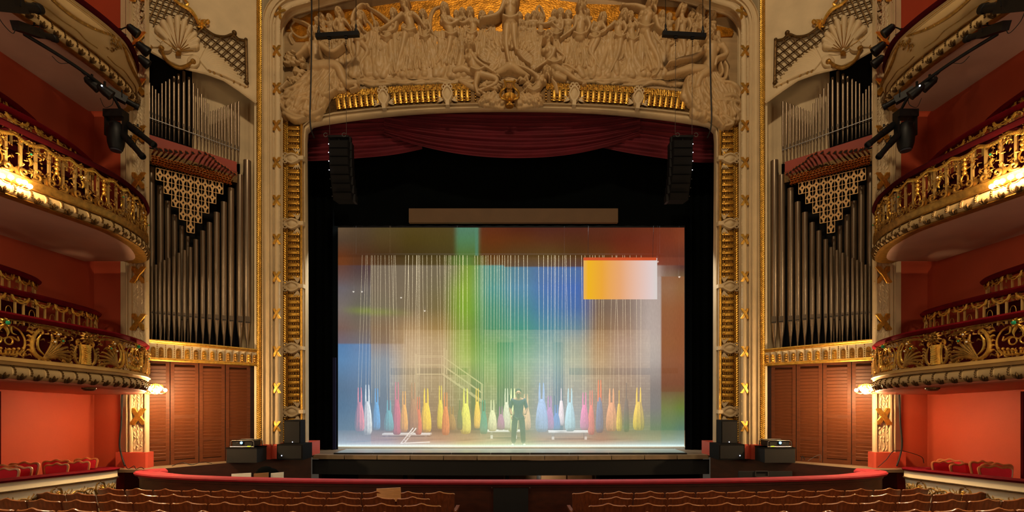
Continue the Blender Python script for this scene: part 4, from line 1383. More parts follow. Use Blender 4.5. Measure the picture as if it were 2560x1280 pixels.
for s in (1, -1):
    S = s
    sd = side()
    # ---------------- lower balcony
    plan = Plan(PL, 3.80, 0.045)
    rt = empty('balcony', plan.at(plan.len * 0.6, -1.0), 'lower %s balcony with gilt acanthus scroll balustrade and crimson rail' % sd, 'balcony', 'balconies')
    plan.sweep(MB(), RAIL, closed=True, n=80).build('rail', VELVET, rt)
    s1 = plan.len
    sp = plan.s_of_y(8.0)
    for k in (-1, 0, 1):
        sc = sp + 2.3 * k
        if -0.2 < sc < s1 + 0.2:
            mb = MB()
            plan.z -= 0.64
            pedestal(mb, plan, sc)
            plan.z += 0.64
            mb.build('pedestal', GOLD, rt)
            mb = MB()
            rosette(mb, plan, sc, -0.64 + 0.45, 0.11, 11, 0.05)
            rosette(mb, plan, sc, -0.64 + 0.45, 0.055, 7, 0.08)
            mb.build('rosette', GOLDD, rt)
        for dr in (-1, 1):
            if sc + dr * 1.15 > 0.2 and sc + dr * 1.15 < s1 + 0.6 and -0.2 < sc < s1 + 0.3:
                lower_half(rt, plan, sc, dr, -0.64)
    for k in (-1, 0, 1):
        mb = MB()
        sc = sp + 2.3 * k + 1.15
        if 0 < sc < s1:
            rosette(mb, plan, sc, -0.16, 0.075, 8, 0.05)
            for u in (-1, 1):
                uvtube(mb, plan, sc, [(u * 0.02, -0.2), (u * 0.06, -0.28), (u * 0.05, -0.34)], [0.03, 0.02, 0.004])
            fo = mb.build('flower', GOLD, rt)
            MB().ball(plan.at(sc, -0.16, 0.1), 0.03, 7, 5).build('glass_jewel', JEWEL_G, fo)
    plan.sweep(MB(), [(-0.03, -0.63), (0.05, -0.63), (0.06, -0.655), (0.09, -0.665), (0.10, -0.69), (0.07, -0.70), (0.06, -0.74), (-0.03, -0.745)], n=80).build('foot_band', mat('gilt_cream_band', (196, 160, 98), 0.45, metal=0.25, var=0.15), rt, angle=50)
    gadroon(rt, plan, -0.745, 0.19, 0.075, 0.02, s1 - 0.02, 0.215, mat('ivory_ochre_moulding', (196, 168, 118), 0.5, var=0.1), GOLDK)
    plan.sweep(MB(), [(0.02, -0.925), (0.03, -0.955), (0.0, -0.975), (-0.12, -0.985), (-0.3, -0.985)], n=80).build('soffit_lip', mat('salmon_plaster', (190, 110, 84), 0.6, var=0.08), rt)
    soffit_to_wall(rt, plan, -0.985, 'soffit', mat('salmon_plaster', (190, 110, 84)), w=-0.28)
    # vent rose under the soffit
    c = plan.at(plan.s_of_y(8.2), -1.0, -0.12)
    MB().lathe([(0.10, 0.02), (0.10, 0.0), (0.07, -0.03), (0.03, -0.035)], c, n=12).build('vent', GOLDK, rt)
    terrace('terrace_railing', [(-7.65, 6.2), (-7.82, 7.1), (-7.9, 7.65), (-8.0, 8.6), (-8.2, 9.6), (-8.5, 10.15), (-8.93, 10.4)], 4.32, 'gilt railing with crimson top on the second step behind the lower %s balcony' % sd)
    terrace('terrace_railing', [(-8.1, 6.8), (-8.3, 8.0), (-8.5, 8.7), (-8.72, 9.08), (-8.93, 9.2)], 4.75, 'short gilt railing on the highest step behind the lower %s balcony' % sd)
    # ---------------- middle balcony
    plan = Plan(PL, 6.468, 0.0)
    rt = empty('balcony', plan.at(plan.len * 0.6, -1.0), 'middle %s balcony with gilt bars, beads and leaf festoons under a crimson rail' % sd, 'balcony', 'balconies')
    plan.sweep(MB(), RAIL, closed=True, n=80).build('rail', VELVETD, rt)
    bar = MB()
    bar.box(-0.018, 0.018, -0.014, 0.014, -0.60, -0.16)
    bar.box(-0.022, 0.022, -0.018, 0.018, -0.62, -0.57)
    barm = mesh_of(bar, 'baluster', mat('gilt_cream_bar', (206, 170, 100), 0.4, metal=0.45, var=0.15), smooth=False)
    bead = MB()
    for k, r_ in enumerate((0.030, 0.036, 0.040, 0.036)):
        bead.ball((0, -0.02, -0.22 - 0.07 * k), r_, 8, 5)
    beadm = mesh_of(bead, 'bead_drop', GOLD)
    drop = MB()
    ring = [(0.06 * math.sin(a) * (0.75 + 0.35 * math.cos(a * 0.5) ** 2 * (1 if math.cos(a) < 0 else 0.2)), -0.02, -0.53 + 0.085 * -math.cos(a)) for a in [2 * math.pi * k / 16 for k in range(17)]]
    drop.tube(ring, 0.011, n=5)
    dropm = mesh_of(drop, 'drop_ring', GOLD)
    fol = MB()
    sc = 0.1
    i = 0
    while sc < plan.len - 0.05:
        for d in (-0.10, 0.10):
            p, t, nr = plan.frame(sc + d)
            place('baluster', barm, rt, p, t, -nr, (0, 0, 1))
        p, t, nr = plan.frame(sc)
        if i % 2 == 0:
            place('bead_drop', beadm, rt, p, t, -nr, (0, 0, 1))
            place('drop_ring', dropm, rt, p, t, -nr, (0, 0, 1))
        else:
            mb = MB()
            rosette(mb, plan, sc, -0.33, 0.045, 6, 0.03)
            uvtube(mb, plan, sc, [(0, -0.38), (0.03, -0.44), (0, -0.5)], [0.02, 0.028, 0.006])
            fo = mb.build('flower', GOLD, rt)
            MB().ball(plan.at(sc, -0.33, 0.06), 0.016, 6, 4).build('glass_jewel', JEWEL_G if i % 4 == 1 else JEWEL_W, fo)
        # leaf scroll at the foot
        mb = MB()
        for u in (-1, 1):
            uvtube(mb, plan, sc, [(u * 0.02, -0.69, 0.04)] + [(u * (0.085 + x), -0.63 + y, 0.05) for x, y in spiral(0, 0, 0.055, 0.015, -1.5, 1.1, 10)], [0.02, 0.02, 0.01], n=5, sm=2)
            for k in range(3):
                uvtube(mb, plan, sc, [(u * (0.13 + 0.012 * k), -0.69), (u * (0.15 + 0.02 * k), -0.61), (u * (0.13 + 0.03 * k), -0.54 - 0.03 * k)], [0.012, 0.018, 0.004], n=5, sm=3)
        mb.build('foot_scroll', GOLDD, rt)
        # festoon under the rail
        mb = MB()
        for u in (-1, 1):
            for k in range(7):
                uu = u * (0.02 + 0.025 * k)
                leafpatch(mb, plan.at(sc + uu, -0.13 - 0.05 * (1 - (k / 6.0)) ** 1 - 0.01, 0.03), t, (0, 0, 1), nr, 0.075, u * (0.8 + 0.1 * k))
        uvtube(mb, plan, sc, [(-0.19, -0.10), (-0.08, -0.165), (0, -0.18), (0.08, -0.165), (0.19, -0.10)], [0.016, 0.024, 0.026, 0.024, 0.016])
        mb.build('festoon', GOLD, rt)
        for k in range(44):
            uu = rnd.uniform(-0.19, 0.19)
            vv = rnd.choice((rnd.uniform(-0.26, -0.10), rnd.uniform(-0.69, -0.5), rnd.uniform(-0.6, -0.2)))
            a = rnd.uniform(0, 6.28)
            l = rnd.uniform(0.04, 0.08)
            uvtube(fol, plan, sc, [(uu, vv, 0.0), (uu + 0.6 * l * math.cos(a), vv + 0.6 * l * math.sin(a), 0.02), (uu + l * math.cos(a + 0.8), vv + l * math.sin(a + 0.8), 0.0)], [0.005, 0.014, 0.003], n=4, sm=2)
        sc += 0.385
        i += 1
    o = fol.build('filigree', GOLDD, rt)
    o['kind'] = 'stuff'
    plan.sweep(MB(), [(-0.03, -0.69), (0.05, -0.69), (0.065, -0.71), (0.05, -0.73), (0.03, -0.80), (0.06, -0.835), (-0.03, -0.84)], n=80).build('foot_band', GOLDD, rt, angle=50)
    gadroon(rt, plan, -0.84, 0.17, 0.07, 0.02, plan.len - 0.02, 0.215, mat('ivory_ochre_moulding', (196, 168, 118)), GOLDK)
    plan.sweep(MB(), [(0.02, -1.0), (0.035, -1.025), (0.0, -1.035), (-0.06, -1.025), (-0.16, -1.02)], n=80).build('soffit_lip', GOLDD, rt)
    sy = plan.s_of_y(8.9)
    soffit_to_wall(rt, plan, -1.02, 'soffit', SOFFIT, w=-0.14)
    terrace('terrace_railing', [(-8.15, 6.6), (-8.05, 7.5), (-7.94, 8.2), (-8.0, 9.0), (-8.24, 9.69), (-8.55, 10.08), (-8.93, 10.25)], 7.2, 'gilt railing with dark red top on the second step behind the middle %s balcony' % sd)
    terrace('terrace_railing', [(-8.3, 7.0), (-8.4, 8.1), (-8.5, 8.6), (-8.64, 8.92), (-8.93, 9.1)], 7.6, 'short gilt railing on the highest step behind the middle %s balcony' % sd)
    # ---------------- upper balcony: leaning painted front
    A = Plan([(-7.8, 5.6), (-7.62, 6.6), (-7.48, 7.5), (-7.33, 8.2), (-7.23, 8.75), (-7.22, 9.17), (-7.30, 9.45), (-7.47, 9.78), (-7.76, 10.17), (-8.15, 10.4)], 9.337)
    B = Plan([(-8.05, 5.6), (-7.92, 6.8), (-7.80, 7.6), (-7.72, 8.2), (-7.66, 8.8), (-7.64, 9.2), (-7.66, 9.6), (-7.74, 10.0), (-7.92, 10.36), (-8.2, 10.55)], 8.90)
    rt = empty('balcony', B.at(B.len * 0.6, -0.3), 'upper %s balcony with plain cream front, gilt swags and stage lamps' % sd, 'balcony', 'balconies')
    A.sweep(MB(), RAIL, closed=True, n=80).build('rail', VELVETD, rt)

    def UP(t, v):   # t along 0..1, v 0 top .. 1 bottom, bulging a little
        a, ta, na = A.frame(A.len * t)
        b, tb, nb = B.frame(B.len * t)
        a = a + Vector((0, 0, -0.08))
        return a.lerp(b, v) + (na * 0.5 + nb * 0.5) * 0.10 * math.sin(math.pi * min(1, v * 1.0)) - Vector((0, 0, 0.03 * math.sin(math.pi * v)))
    MB().grid([[UP(i / 80.0, j / 8.0) for j in range(9)] for i in range(81)]).build('front_panel', mat('ochre_cream_front', (206, 176, 122), 0.5, var=0.08), rt)

    def up_tube(mb, pts, r, lift=0.015, n=5, sm=6):
        c = catmull([(p[0], p[1], 0) for p in pts], sm)
        mb.tube([UP(q.x, q.y) + A.frame(A.len * q.x)[2] * lift for q in c], r if isinstance(r, (int, float)) else list(np.interp(np.linspace(0, 1, len(c)), np.linspace(0, 1, len(r)), r)), n=n)
    bay = 0.30
    for k in range(4):
        t0 = 0.98 - bay * (k + 1)
        mb = MB()
        up_tube(mb, [(t0 + 0.02, 0.16), (t0 + bay - 0.02, 0.16)] if False else [(t0 + 0.02, 0.16), (t0 + bay * 0.5, 0.15), (t0 + bay - 0.02, 0.16)], 0.007)
        up_tube(mb, [(t0 + 0.02, 0.84), (t0 + 0.06, 0.86), (t0 + 0.10, 0.80), (t0 + 0.15, 0.82), (t0 + 0.20, 0.80), (t0 + 0.24, 0.86), (t0 + bay - 0.02, 0.84)], 0.008)
        mb.build('gilt_line', GOLDD, rt)
        mb = MB()
        up_tube(mb, [(t0 + 0.02, 0.2), (t0 + 0.08, 0.46), (t0 + 0.15, 0.55), (t0 + 0.22, 0.46), (t0 + bay - 0.02, 0.2)], [0.018, 0.028, 0.032, 0.028, 0.018], 0.02)
        for m_ in range(24):
            u = 0.02 + (bay - 0.04) * m_ / 23.0
            v = 0.2 + 0.35 * (1 - ((u - 0.15) / 0.13) ** 2)
            p = UP(t0 + u, v)
            leafpatch(mb, p + A.frame(A.len * (t0 + u))[2] * 0.035, A.frame(A.len * (t0 + u))[1], (0, 0, 1), A.frame(A.len * (t0 + u))[2], 0.06, rnd.uniform(-1.5, 1.5))
        mb.build('gilt_swag', GOLDD, rt)
        mb = MB()
        for m_ in range(34):
            f_ = rnd.random()
            u = t0 + rnd.uniform(-0.03, 0.03) * (1 - 0.7 * f_)
            v = 0.16 + 0.52 * f_
            if 0 < u < 1:
                leafpatch(mb, UP(u, v) + A.frame(A.len * u)[2] * 0.03, A.frame(A.len * u)[1], (0, 0, 1), A.frame(A.len * u)[2], 0.075, rnd.uniform(-2, 2))
        mb.build('gilt_trophy', GOLDD, rt)
    B.sweep(MB(), [(-0.02, 0.02), (0.03, 0.015), (0.04, -0.01), (0.02, -0.02), (0.0, -0.03)], n=80).build('foot_band', GOLDD, rt)
    gadroon(rt, B, -0.03, 0.19, 0.07, 0.02, B.len - 0.02, 0.215, mat('ochre_cream_front', (206, 176, 122)), GOLDK)
    B.sweep(MB(), [(0.01, -0.215), (0.02, -0.235), (-0.03, -0.245), (-0.1, -0.24)], n=80).build('soffit_lip', GOLDD, rt)
    soffit_to_wall(rt, B, -0.24, 'soffit', SOFFIT, w=-0.08)
    # ---------------- sconces
    bulbs_sconce('wall_sconce', (-7.0, 7.0, 5.66), 'lit gilt sconce with a cluster of bulbs on the middle %s balcony' % sd, 5, (1, -0.15, 0), 0)
    lamp('sconce_light', ((-6.82) * S, 6.95, 5.68), 46, (1.0, 0.66, 0.32), 0.08)
    bulbs_sconce('wall_sconce', (-7.25, 10.08, 2.74), 'lit gilt sconce with a cluster of bulbs at the tip of the lower %s balcony' % sd, 5, (0.55, -0.83, 0), 0)
    lp = (-7.22, 10.12, 2.69)
    lamp('sconce_light', (lp[0] * S, lp[1], lp[2]), 340, (1.0, 0.66, 0.32), 0.08)
S = 1

# ================================================================== ORGAN BAYS
NA = Vector((XX(367, 10.6), 10.6, 0))
NB = Vector((XX(640, 11.9), 11.9, 0))
ND = (NB - NA).normalized()
NN = Vector((-ND.y, ND.x, 0))          # into the wall


def NP(px, py, d=0.0):
    a = (px - CX) / F
    Y = (NN.x * NA.x + NN.y * NA.y + d) / (NN.x * a + NN.y)
    return Vector((a * Y, Y, CZ + (H - py) * Y / F))


def np_map(px, py, h):
    a = (px - CX) / F
    Y = (NN.x * NA.x + NN.y * NA.y) / (NN.x * a + NN.y)
    hh = h * 0.0088 * 1.7 - 0.004
    X, Z = a * Y, CZ + (H - py) * Y / F
    return np.stack([X - NN.x * hh, Y - NN.y * hh, Z], 1)


def inside(p, poly):
    x, y = p
    c = False
    for i in range(len(poly)):
        (x0, y0), (x1, y1) = poly[i], poly[i - 1]
        if (y0 > y) != (y1 > y) and x < (x1 - x0) * (y - y0) / (y1 - y0) + x0:
            c = not c
    return c


upper = [(83, 640), (108, 665), (132, 690), (157, 718), (181, 750), (208, 670), (238, 655), (268, 635), (304, 615), (341, 595), (382, 572), (424, 620), (460, 670), (494, 712), (524, 756), (553, 793), (577, 828), (601, 892), (622, 888), (643, 882), (663, 870), (687, 862), (710, 853), (736, 845), (764, 834), (793, 823), (821, 815)]
front_row = [(77, 670, 12), (98, 655, 14), (123, 645, 16), (147, 630, 18), (175, 617, 18), (203, 605, 20), (234, 595, 21), (265, 573, 21), (299, 556, 22), (335, 538, 23), (369, 490, 26), (411, 437, 29), (452, 386, 31), (497, 324, 35), (541, 260, 35), (585, 175, 37), (640, 95, 41), (684, 5, 44)]
back_row = [(95, 45, 38), (150, 163, 38), (196, 255, 34), (237, 340, 34), (281, 407, 28), (319, 472, 26)]
bells = [(105, 150), (158, 168), (225, 175), (282, 186), (346, 190), (409, 198), (480, 203), (555, 206), (638, 205), (713, 217), (767, 243), (808, 270), (838, 312), (875, 338), (918, 367), (955, 388), (987, 410), (1030, 445), (1070, 467)]


def pipe(root, px, ytop, ymouth, ybot, rpx, d, big):
    p = NP(px, ymouth, d)
    u = p.y / F
    r = rpx * u * 0.98
    zt, zm, zb_ = ZZ(ytop, p.y), p.z, ZZ(ybot, p.y)
    mb = MB()
    mb.lathe([(r * 0.16, zb_), (r * 0.95, zm - 0.02), (r, zm), (r, zt), (r * 0.86, zt), (r * 0.86, zt - 0.12)], (p.x, p.y, 0), n=12 if big else 9, cap=False)
    o = mb.build('organ_pipe', PIPE, root, angle=50)
    mo = MB()
    w = r * 0.62
    hgt = r * (1.7 if big else 1.4)
    c = Vector((p.x, p.y, zm + hgt * 0.5))
    mo.obox(c - NN * r * 0.86, ND * w, NN * r * 0.14, Vector((0, 0, hgt * 0.5)))
    mo.obox(Vector((p.x, p.y, zm - 0.012)) - NN * r * 0.9, ND * w, NN * r * 0.12, Vector((0, 0, 0.008)))
    m_ = mo.build('pipe_mouth', mat('pipe_mouth_lead', (96, 84, 70), 0.6, metal=0.4, var=0.1), o, smooth=False)
    if big:
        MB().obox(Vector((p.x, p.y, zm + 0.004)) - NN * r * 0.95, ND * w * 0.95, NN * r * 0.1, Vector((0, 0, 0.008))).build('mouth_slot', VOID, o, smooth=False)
    return o


for s in (1, -1):
    S = s
    sd = side()
    # ---------------- bay wall: spandrel with arched lower edge
    bay = empty('organ_bay', NP(500, 1150), 'cream plaster bay of the %s organ with arched head' % sd, 'organ bay', kind='structure')
    arch = [(350, 108), (363, 116), (381, 131), (415, 150), (465, 172), (515, 184), (559, 200), (596, 225), (641, 258)]
    mb = MB()
    mb.grid([[NP(x, y, 0.0) for x, y in arch], [NP(x, min(y - 60, 60), 0.0) for x, y in arch], [NP(x, -90, 0.0) for x, y in arch]])
    mb.grid([[NP(x, y, 0.0) for x, y in arch], [NP(x, y, 0.22) for x, y in arch]])
    mb.build('spandrel', CREAM, bay, angle=20)
    mb = MB()
    mb.tube([NP(x, y - 1, -0.01) for x, y in arch], 0.035, n=6)
    mb.build('arch_moulding', CREAM, bay)
    # recess: cream back and return, black sheet for the shade of the loft
    mb = MB()
    mb.grid([[NP(x, y, 0.55) for x in (480, 560, 650)] for y in (140, 300, 410)])
    mb.grid([[NP(641, 240, 0.0), NP(641, 240, 0.9)], [NP(641, 900, 0.0), NP(641, 900, 0.9)]])
    mb.grid([[NP(600, 404, 0.50), NP(650, 404, 0.5)], [NP(600, 880, 0.50), NP(650, 880, 0.50)]])
    mb.build('recess_plaster', CREAM, bay, smooth=False, angle=10)
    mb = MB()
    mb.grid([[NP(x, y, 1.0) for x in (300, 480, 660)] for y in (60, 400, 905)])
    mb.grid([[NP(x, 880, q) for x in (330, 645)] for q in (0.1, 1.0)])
    mb.build('organ_loft_shade', VOID, bay, smooth=False)
    # ---------------- shell and feathers
    R = Relief(355, 640, 30, 262)
    tips = [(394, 76), (407, 62), (423, 52), (443, 51), (460, 60), (474, 74), (485, 91), (491, 106), (490, 119)]
    for i, (tx, ty) in enumerate(tips):
        R.curve([(446, 128), ((446 + tx) / 2 - 2 + i * 0.5, (126 + ty) / 2), (tx, ty)], [2.0, 6.0, 9.0], 3.0, 0.75)
    for k in range(11):
        R.curve([(400 - k * 3, 118), (385 - k * 3.5, 98 - k), (363 + k * 0.5, 66 + k * 5)], [2.5, 4, 2.5], 1.2, 0.8)
    for k in range(13):
        t = k / 12.0
        ex, ey = 520 + 96 * t, 118 + 98 * t - 10 * math.sin(math.pi * t)
        R.curve([(500 + 18 * t, 152 + 22 * t), ((505 + ex) / 2, (145 + 20 * t + ey) / 2 - 1), (ex, ey)], [2.0, 4.2, 3.2], 1.5, 0.8)
    for cx_, cy_, a0, sg in ((414, 118, 0.5, 1), (484, 155, 2.0, -1)):
        R.stroke([(cx_, cy_)] * 2, 17, 0.5, 0.35)
        R.stroke(spiral(cx_, cy_, 15, 4, a0, sg * 1.2, 22), [3.6, 2.4], 4.0, 0.9)
    R.build('scallop_shell', CREAM, bay, mapf=np_map)
    for i in range(len(tips) + 1):
        if i == 0: tx, ty = 388, 86
        elif i == len(tips): tx, ty = 486, 127
        else: tx, ty = (tips[i - 1][0] + tips[i][0]) / 2, (tips[i - 1][1] + tips[i][1]) / 2
        MB().tube(catmull([NP(446 + (tx - 446) * 0.12, 128 + (ty - 128) * 0.12, -0.075), NP((446 + tx) / 2 - 2 + i * 0.5, (127 + ty) / 2, -0.10), NP(446 + (tx - 446) * 0.93, 128 + (ty - 128) * 0.93, -0.085)], 4), [0.008] * 9, n=5).build('gilt_rib', GOLDD, bay)
    mb = MB()
    mb.tube(catmull([NP(404, 122, -0.06), NP(410, 140, -0.08), NP(422, 156, -0.1), NP(446, 169, -0.12), NP(466, 165, -0.1), NP(478, 156, -0.08), NP(482, 152, -0.07)], 6), list(np.interp(range(37), [0, 18, 36], [0.028, 0.045, 0.028])), n=7)
    mb.ball(NP(404, 121, -0.07), 0.06, 8, 6)
    mb.ball(NP(483, 154, -0.07), 0.06, 8, 6)
    for k in range(5):
        mb.tube([NP(440 + 3 * k, 126 + 2 * abs(k - 2), -0.05), NP(446 + 2 * (k - 2), 138, -0.07)], [0.012, 0.02], n=5)
    mb.build('bow_scroll', GOLDD, bay)
    mb = MB()
    for x, y in ((524, 178), (535, 182), (553, 190), (565, 186), (584, 202), (600, 208), (612, 214), (517, 122), (533, 133), (548, 146), (560, 158), (575, 176), (370, 112), (378, 116)):
        mb.tube(catmull([NP(x - 4, y - 4, -0.02), NP(x, y - 2, -0.04), NP(x + 2, y + 2, -0.03), NP(x - 1, y + 4, -0.02)], 3), [0.012] * 10, n=5)
    o = mb.build('gilt_curl', GOLDD, bay)
    # ---------------- trellis
    tre = empty('trellis_ornament', NP(560, 150, -0.03), 'bronze gilt trellis of crossed bars beside the shell above the %s organ' % sd, 'trellis')
    PR = [(490, 62), (520, 75), (545, 90), (570, 92), (584, 85), (600, 100), (615, 103), (617, 208), (596, 186), (570, 160), (545, 138), (520, 118), (500, 108), (492, 90)]
    PLF = [(350, -50), (430, -50), (455, 5), (478, 26), (498, 62), (494, 92), (486, 84), (474, 66), (458, 54), (440, 46), (420, 46), (402, 56), (390, 64), (350, 55)]
    for poly, (c0, c1), st, bm in ((PR, (0.78, -0.9), 16.5, GOLDK), (PLF, (0.35, -2.3), 15.0, GOLDK)):
        x0, x1 = min(p[0] for p in poly), max(p[0] for p in poly)
        y0, y1 = min(p[1] for p in poly), max(p[1] for p in poly)
        for gi, sl in enumerate((c0, c1)):
            # lines y = sl * x + b
            L_ = math.hypot(1, sl)
            b0 = min(y - sl * x for x in (x0, x1) for y in (y0, y1))
            b1 = max(y - sl * x for x in (x0, x1) for y in (y0, y1))
            b = b0
            while b < b1:
                run = []
                n_ = 120
                if abs(sl) < 1.5:
                    cand = [(x0 + (x1 - x0) * i / n_, 0) for i in range(n_ + 1)]
                    cand = [(x, sl * x + b) for x, _ in cand]
                else:
                    cand = [((y0 + (y1 - y0) * i / n_ - b) / sl, y0 + (y1 - y0) * i / n_) for i in range(n_ + 1)]
                for p in cand + [(-9e9, 0)]:
                    if inside(p, poly):
                        run.append(p)
                    elif run:
                        if len(run) > 5:
                            MB().tube([NP(*run[0], -0.05 - 0.012 * gi), NP(*run[-1], -0.05 - 0.012 * gi)], 0.016, n=4).build('trellis_bar', bm, tre, smooth=False)
                        run = []
                b += st * L_
    mb = MB()
    mb.tube(catmull([NP(494, 58, -0.07), NP(512, 72, -0.06), NP(536, 88, -0.06), NP(562, 92, -0.06), NP(582, 86, -0.06), NP(596, 98, -0.06), NP(614, 102, -0.06)], 5), 0.032, n=6)
    mb.tube([NP(615, 100, -0.06), NP(617, 208, -0.06)], 0.036, n=6)
    for x, y, r_ in ((586, 82, 0.055), (615, 99, 0.04), (617, 207, 0.05), (614, 116, 0.03), (616, 190, 0.03), (572, 88, 0.02)):
        mb.ball(NP(x, y, -0.07), r_, 8, 6)
    mb.build('trellis_frame', GOLDK, tre)
    mb = MB()
    mb.tube(catmull([NP(432, -4, -0.08), NP(452, 12, -0.09), NP(474, 24, -0.1), NP(490, 44, -0.1), NP(497, 62, -0.08)], 6), list(np.interp(range(25), [0, 12, 24], [0.03, 0.05, 0.03])), n=6)
    mb.tube(catmull([NP(455, 18, -0.08), NP(466, 14, -0.1), NP(470, 8, -0.1), NP(464, 2, -0.08), NP(458, -8, -0.08)], 5), 0.025, n=6)
    for k in range(6):
        a = -2.2 + 0.9 * k
        mb.tube(catmull([NP(504, 60, -0.06), NP(504 + 9 * math.cos(a), 60 + 9 * math.sin(a), -0.11), NP(504 + 16 * math.cos(a + 0.4), 60 + 14 * math.sin(a + 0.4), -0.06)], 4), [0.02, 0.03, 0.035, 0.03, 0.025, 0.02, 0.016, 0.012, 0.008], n=5)
    mb.tube(catmull([NP(512, 56, -0.08), NP(520, 50, -0.09), NP(523, 56, -0.08), NP(518, 60, -0.08)], 4), 0.02, n=5)
    mb.build('gilt_leaf_crest', GOLD, tre)
    # ---------------- valance
    va = empty('organ_valance', NP(500, 905), 'cream valance with a row of small gilt arches under the %s organ pipes' % sd, 'valance')
    T = [(x, 850 + 25 * (x - 367) / 273.0 * (0.9 + 0.1 * (x - 367) / 273.0)) for x in (360, 430, 500, 570, 643)]
    B_ = [(x, 899 + 15 * (x - 367) / 273.0) for x in (360, 430, 500, 570, 643)]
    mb = MB()
    mb.grid([[NP(*p, 0.0) for p in T], [NP(*p, 0.0) for p in B_]], )
    mb.grid([[NP(*p, 0.0) for p in T], [NP(p[0], p[1], 0.15) for p in T]])
    mb.build('valance_board', CREAMW, va, flip=True, smooth=False)
    mb = MB()
    mb.tube([NP(*p, -0.02) for p in T], 0.028, n=6)
    mb.tube([NP(p[0], p[1] + 4.5, -0.01) for p in T], 0.016, n=6)
    mb.build('top_moulding', GOLD, va)
    mb = MB()
    mb.tube([NP(p[0], p[1] - 1, -0.02) for p in B_], 0.026, n=6)
    mb.tube([NP(p[0], p[1] - 5, -0.01) for p in B_], 0.016, n=6)
    mb.build('bottom_moulding', GOLD, va)
    xs = [383, 403, 424, 446, 468, 490, 510.5, 531, 551.5, 571, 589, 606, 622, 637]
    for i, x in enumerate(xs):
        yt = 850 + 25 * (x - 367) / 273.0
        yb_ = 899 + 15 * (x - 367) / 273.0
        hh = yb_ - yt
        w = 5.0 * (1 - 0.25 * (x - 367) / 273.0)
        pts = [(x - w, yb_ - 7)] + [(x - w * math.cos(a), yt + hh * 0.46 - w * 1.3 * math.sin(a)) for a in [math.pi * k / 6 for k in range(7)]] + [(x + w, yb_ - 7)]
        mb = MB()
        f = [NP(*p, -0.015) for p in pts]
        mb.prism(f[::-1], NN * 0.03)
        mb.tube([NP(*p, -0.02) for p in pts], 0.014, n=5)
        for q_ in range(3):
            mb.ball(NP(x, yb_ - 12 - 6 * q_, -0.03), (0.035, 0.02, 0.03), 6, 4)
        mb.build('gilt_arch', GOLD if i in (4, 6, 7, 12) else GOLDD, va)
        xm = x - (10 if i < 9 else 8.5)
        mb = MB()
        for q_ in range(7):
            mb.ball(NP(xm, yt + 8 + q_ * (hh - 16) / 6.5, -0.012), 0.013, 5, 4)
        mb.build('bead_strip', GOLDD, va)
    # ---------------- louvre doors
    for i, (xa, xb) in enumerate(((364, 424), (426, 496), (498, 562), (564, 625))):
        dn = (1 if s > 0 else 5) + i
        d0 = 0.06
        pa, pb = NP(xa, 1150, d0), NP(xb, 1150, d0)
        top = NP(xa, 899 + 15 * (xa - 367) / 273.0, d0).z + 0.02
        rt = empty('door_%d' % dn, ((pa.x + pb.x) / 2, (pa.y + pb.y) / 2, ZS), 'tall brown louvred shutter leaf, %s from the %s pillar' % (ORD[i], sd), 'door', kind='structure')
        L_ = Vector((pb.x - pa.x, pb.y - pa.y, 0)).length
        fw = 0.07
        for a, b in ((0, fw), (L_ - fw, L_)):
            c = Vector((pa.x, pa.y, (ZS + top) / 2)) + ND * (a + b) / 2
            MB().obox(c, ND * (b - a) / 2, NN * 0.03, Vector((0, 0, (top - ZS) / 2))).build('stile', WOOD, rt, smooth=False)
        for za, zb_ in ((ZS, ZS + 0.1), (top - 0.1, top), (ZS + 1.02, ZS + 1.1) if i == 1 else (ZS + 0.5, ZS + 0.57)):
            c = Vector((pa.x, pa.y, (za + zb_) / 2)) + ND * L_ / 2
            MB().obox(c, ND * (L_ / 2 - fw), NN * 0.028, Vector((0, 0, (zb_ - za) / 2))).build('cross_rail', WOOD, rt, smooth=False)
        sm = MB()
        sm.obox((0, 0, 0), (L_ / 2 - fw, 0, 0), (0, 0.022, 0.018), (0, -0.005, 0.033))
        sme = mesh_of(sm, 'slat', WOOD, smooth=False)
        ns = 27
        for k in range(ns):
            z = ZS + 0.13 + (top - ZS - 0.26) * (k + 0.5) / ns
            c = Vector((pa.x, pa.y, z)) + ND * L_ / 2
            place('slat', sme, rt, c, ND, NN, (0, 0, 1))
        MB().obox(Vector((pa.x, pa.y, (ZS + top) / 2)) + ND * L_ / 2 + NN * 0.06, ND * L_ / 2, NN * 0.01, Vector((0, 0, (top - ZS) / 2))).build('backing', PITW, rt, smooth=False)
    p0, p1 = NP(625, 1150, 0.0), NP(638, 1150, 0.0)
    mb = MB()
    mb.grid([[NP(625, 910, 0.12), NP(640, 912, 0.12)], [NP(625, 1170, 0.12), NP(640, 1170, 0.12)]])
    mb.build('door_reveal', PITW, bay, smooth=False)
    # ---------------- organ
    org = empty('pipe_organ', NP(500, 870, 0.2), 'tin pipe organ with copper trumpets and pierced grille in the %s bay' % sd, 'organ')
    for x, yt in upper:
        px = 340 + x / 3.2
        rp = 2.1 + 1.6 * max(0, 1 - abs(x - 382) / 190.0) if x < 590 else 2.0 + 0.9 * (x - 590) / 230.0
        pipe(org, px, yt / 3.2, (893 + (x - 83) * 0.4) / 3.2, (1058 + (x - 83) * 0.32) / 3.2, rp, 0.22, False)
    for x, yt, w_ in front_row:
        pipe(org, 340 + x / 2.461, 400 + yt / 2.461, 400 + (938 + (x - 77) * 0.105) / 2.461, 400 + (1108 + (x - 77) * 0.085) / 2.461, w_ / 2.461 / 2, 0.16, True)
    for x, yt, w_ in back_row:
        pipe(org, 340 + x / 2.461, 400 + yt / 2.461, 400 + 985 / 2.461, 400 + 1120 / 2.461, w_ / 2.461 / 2, 0.42, True)
    mb = MB()
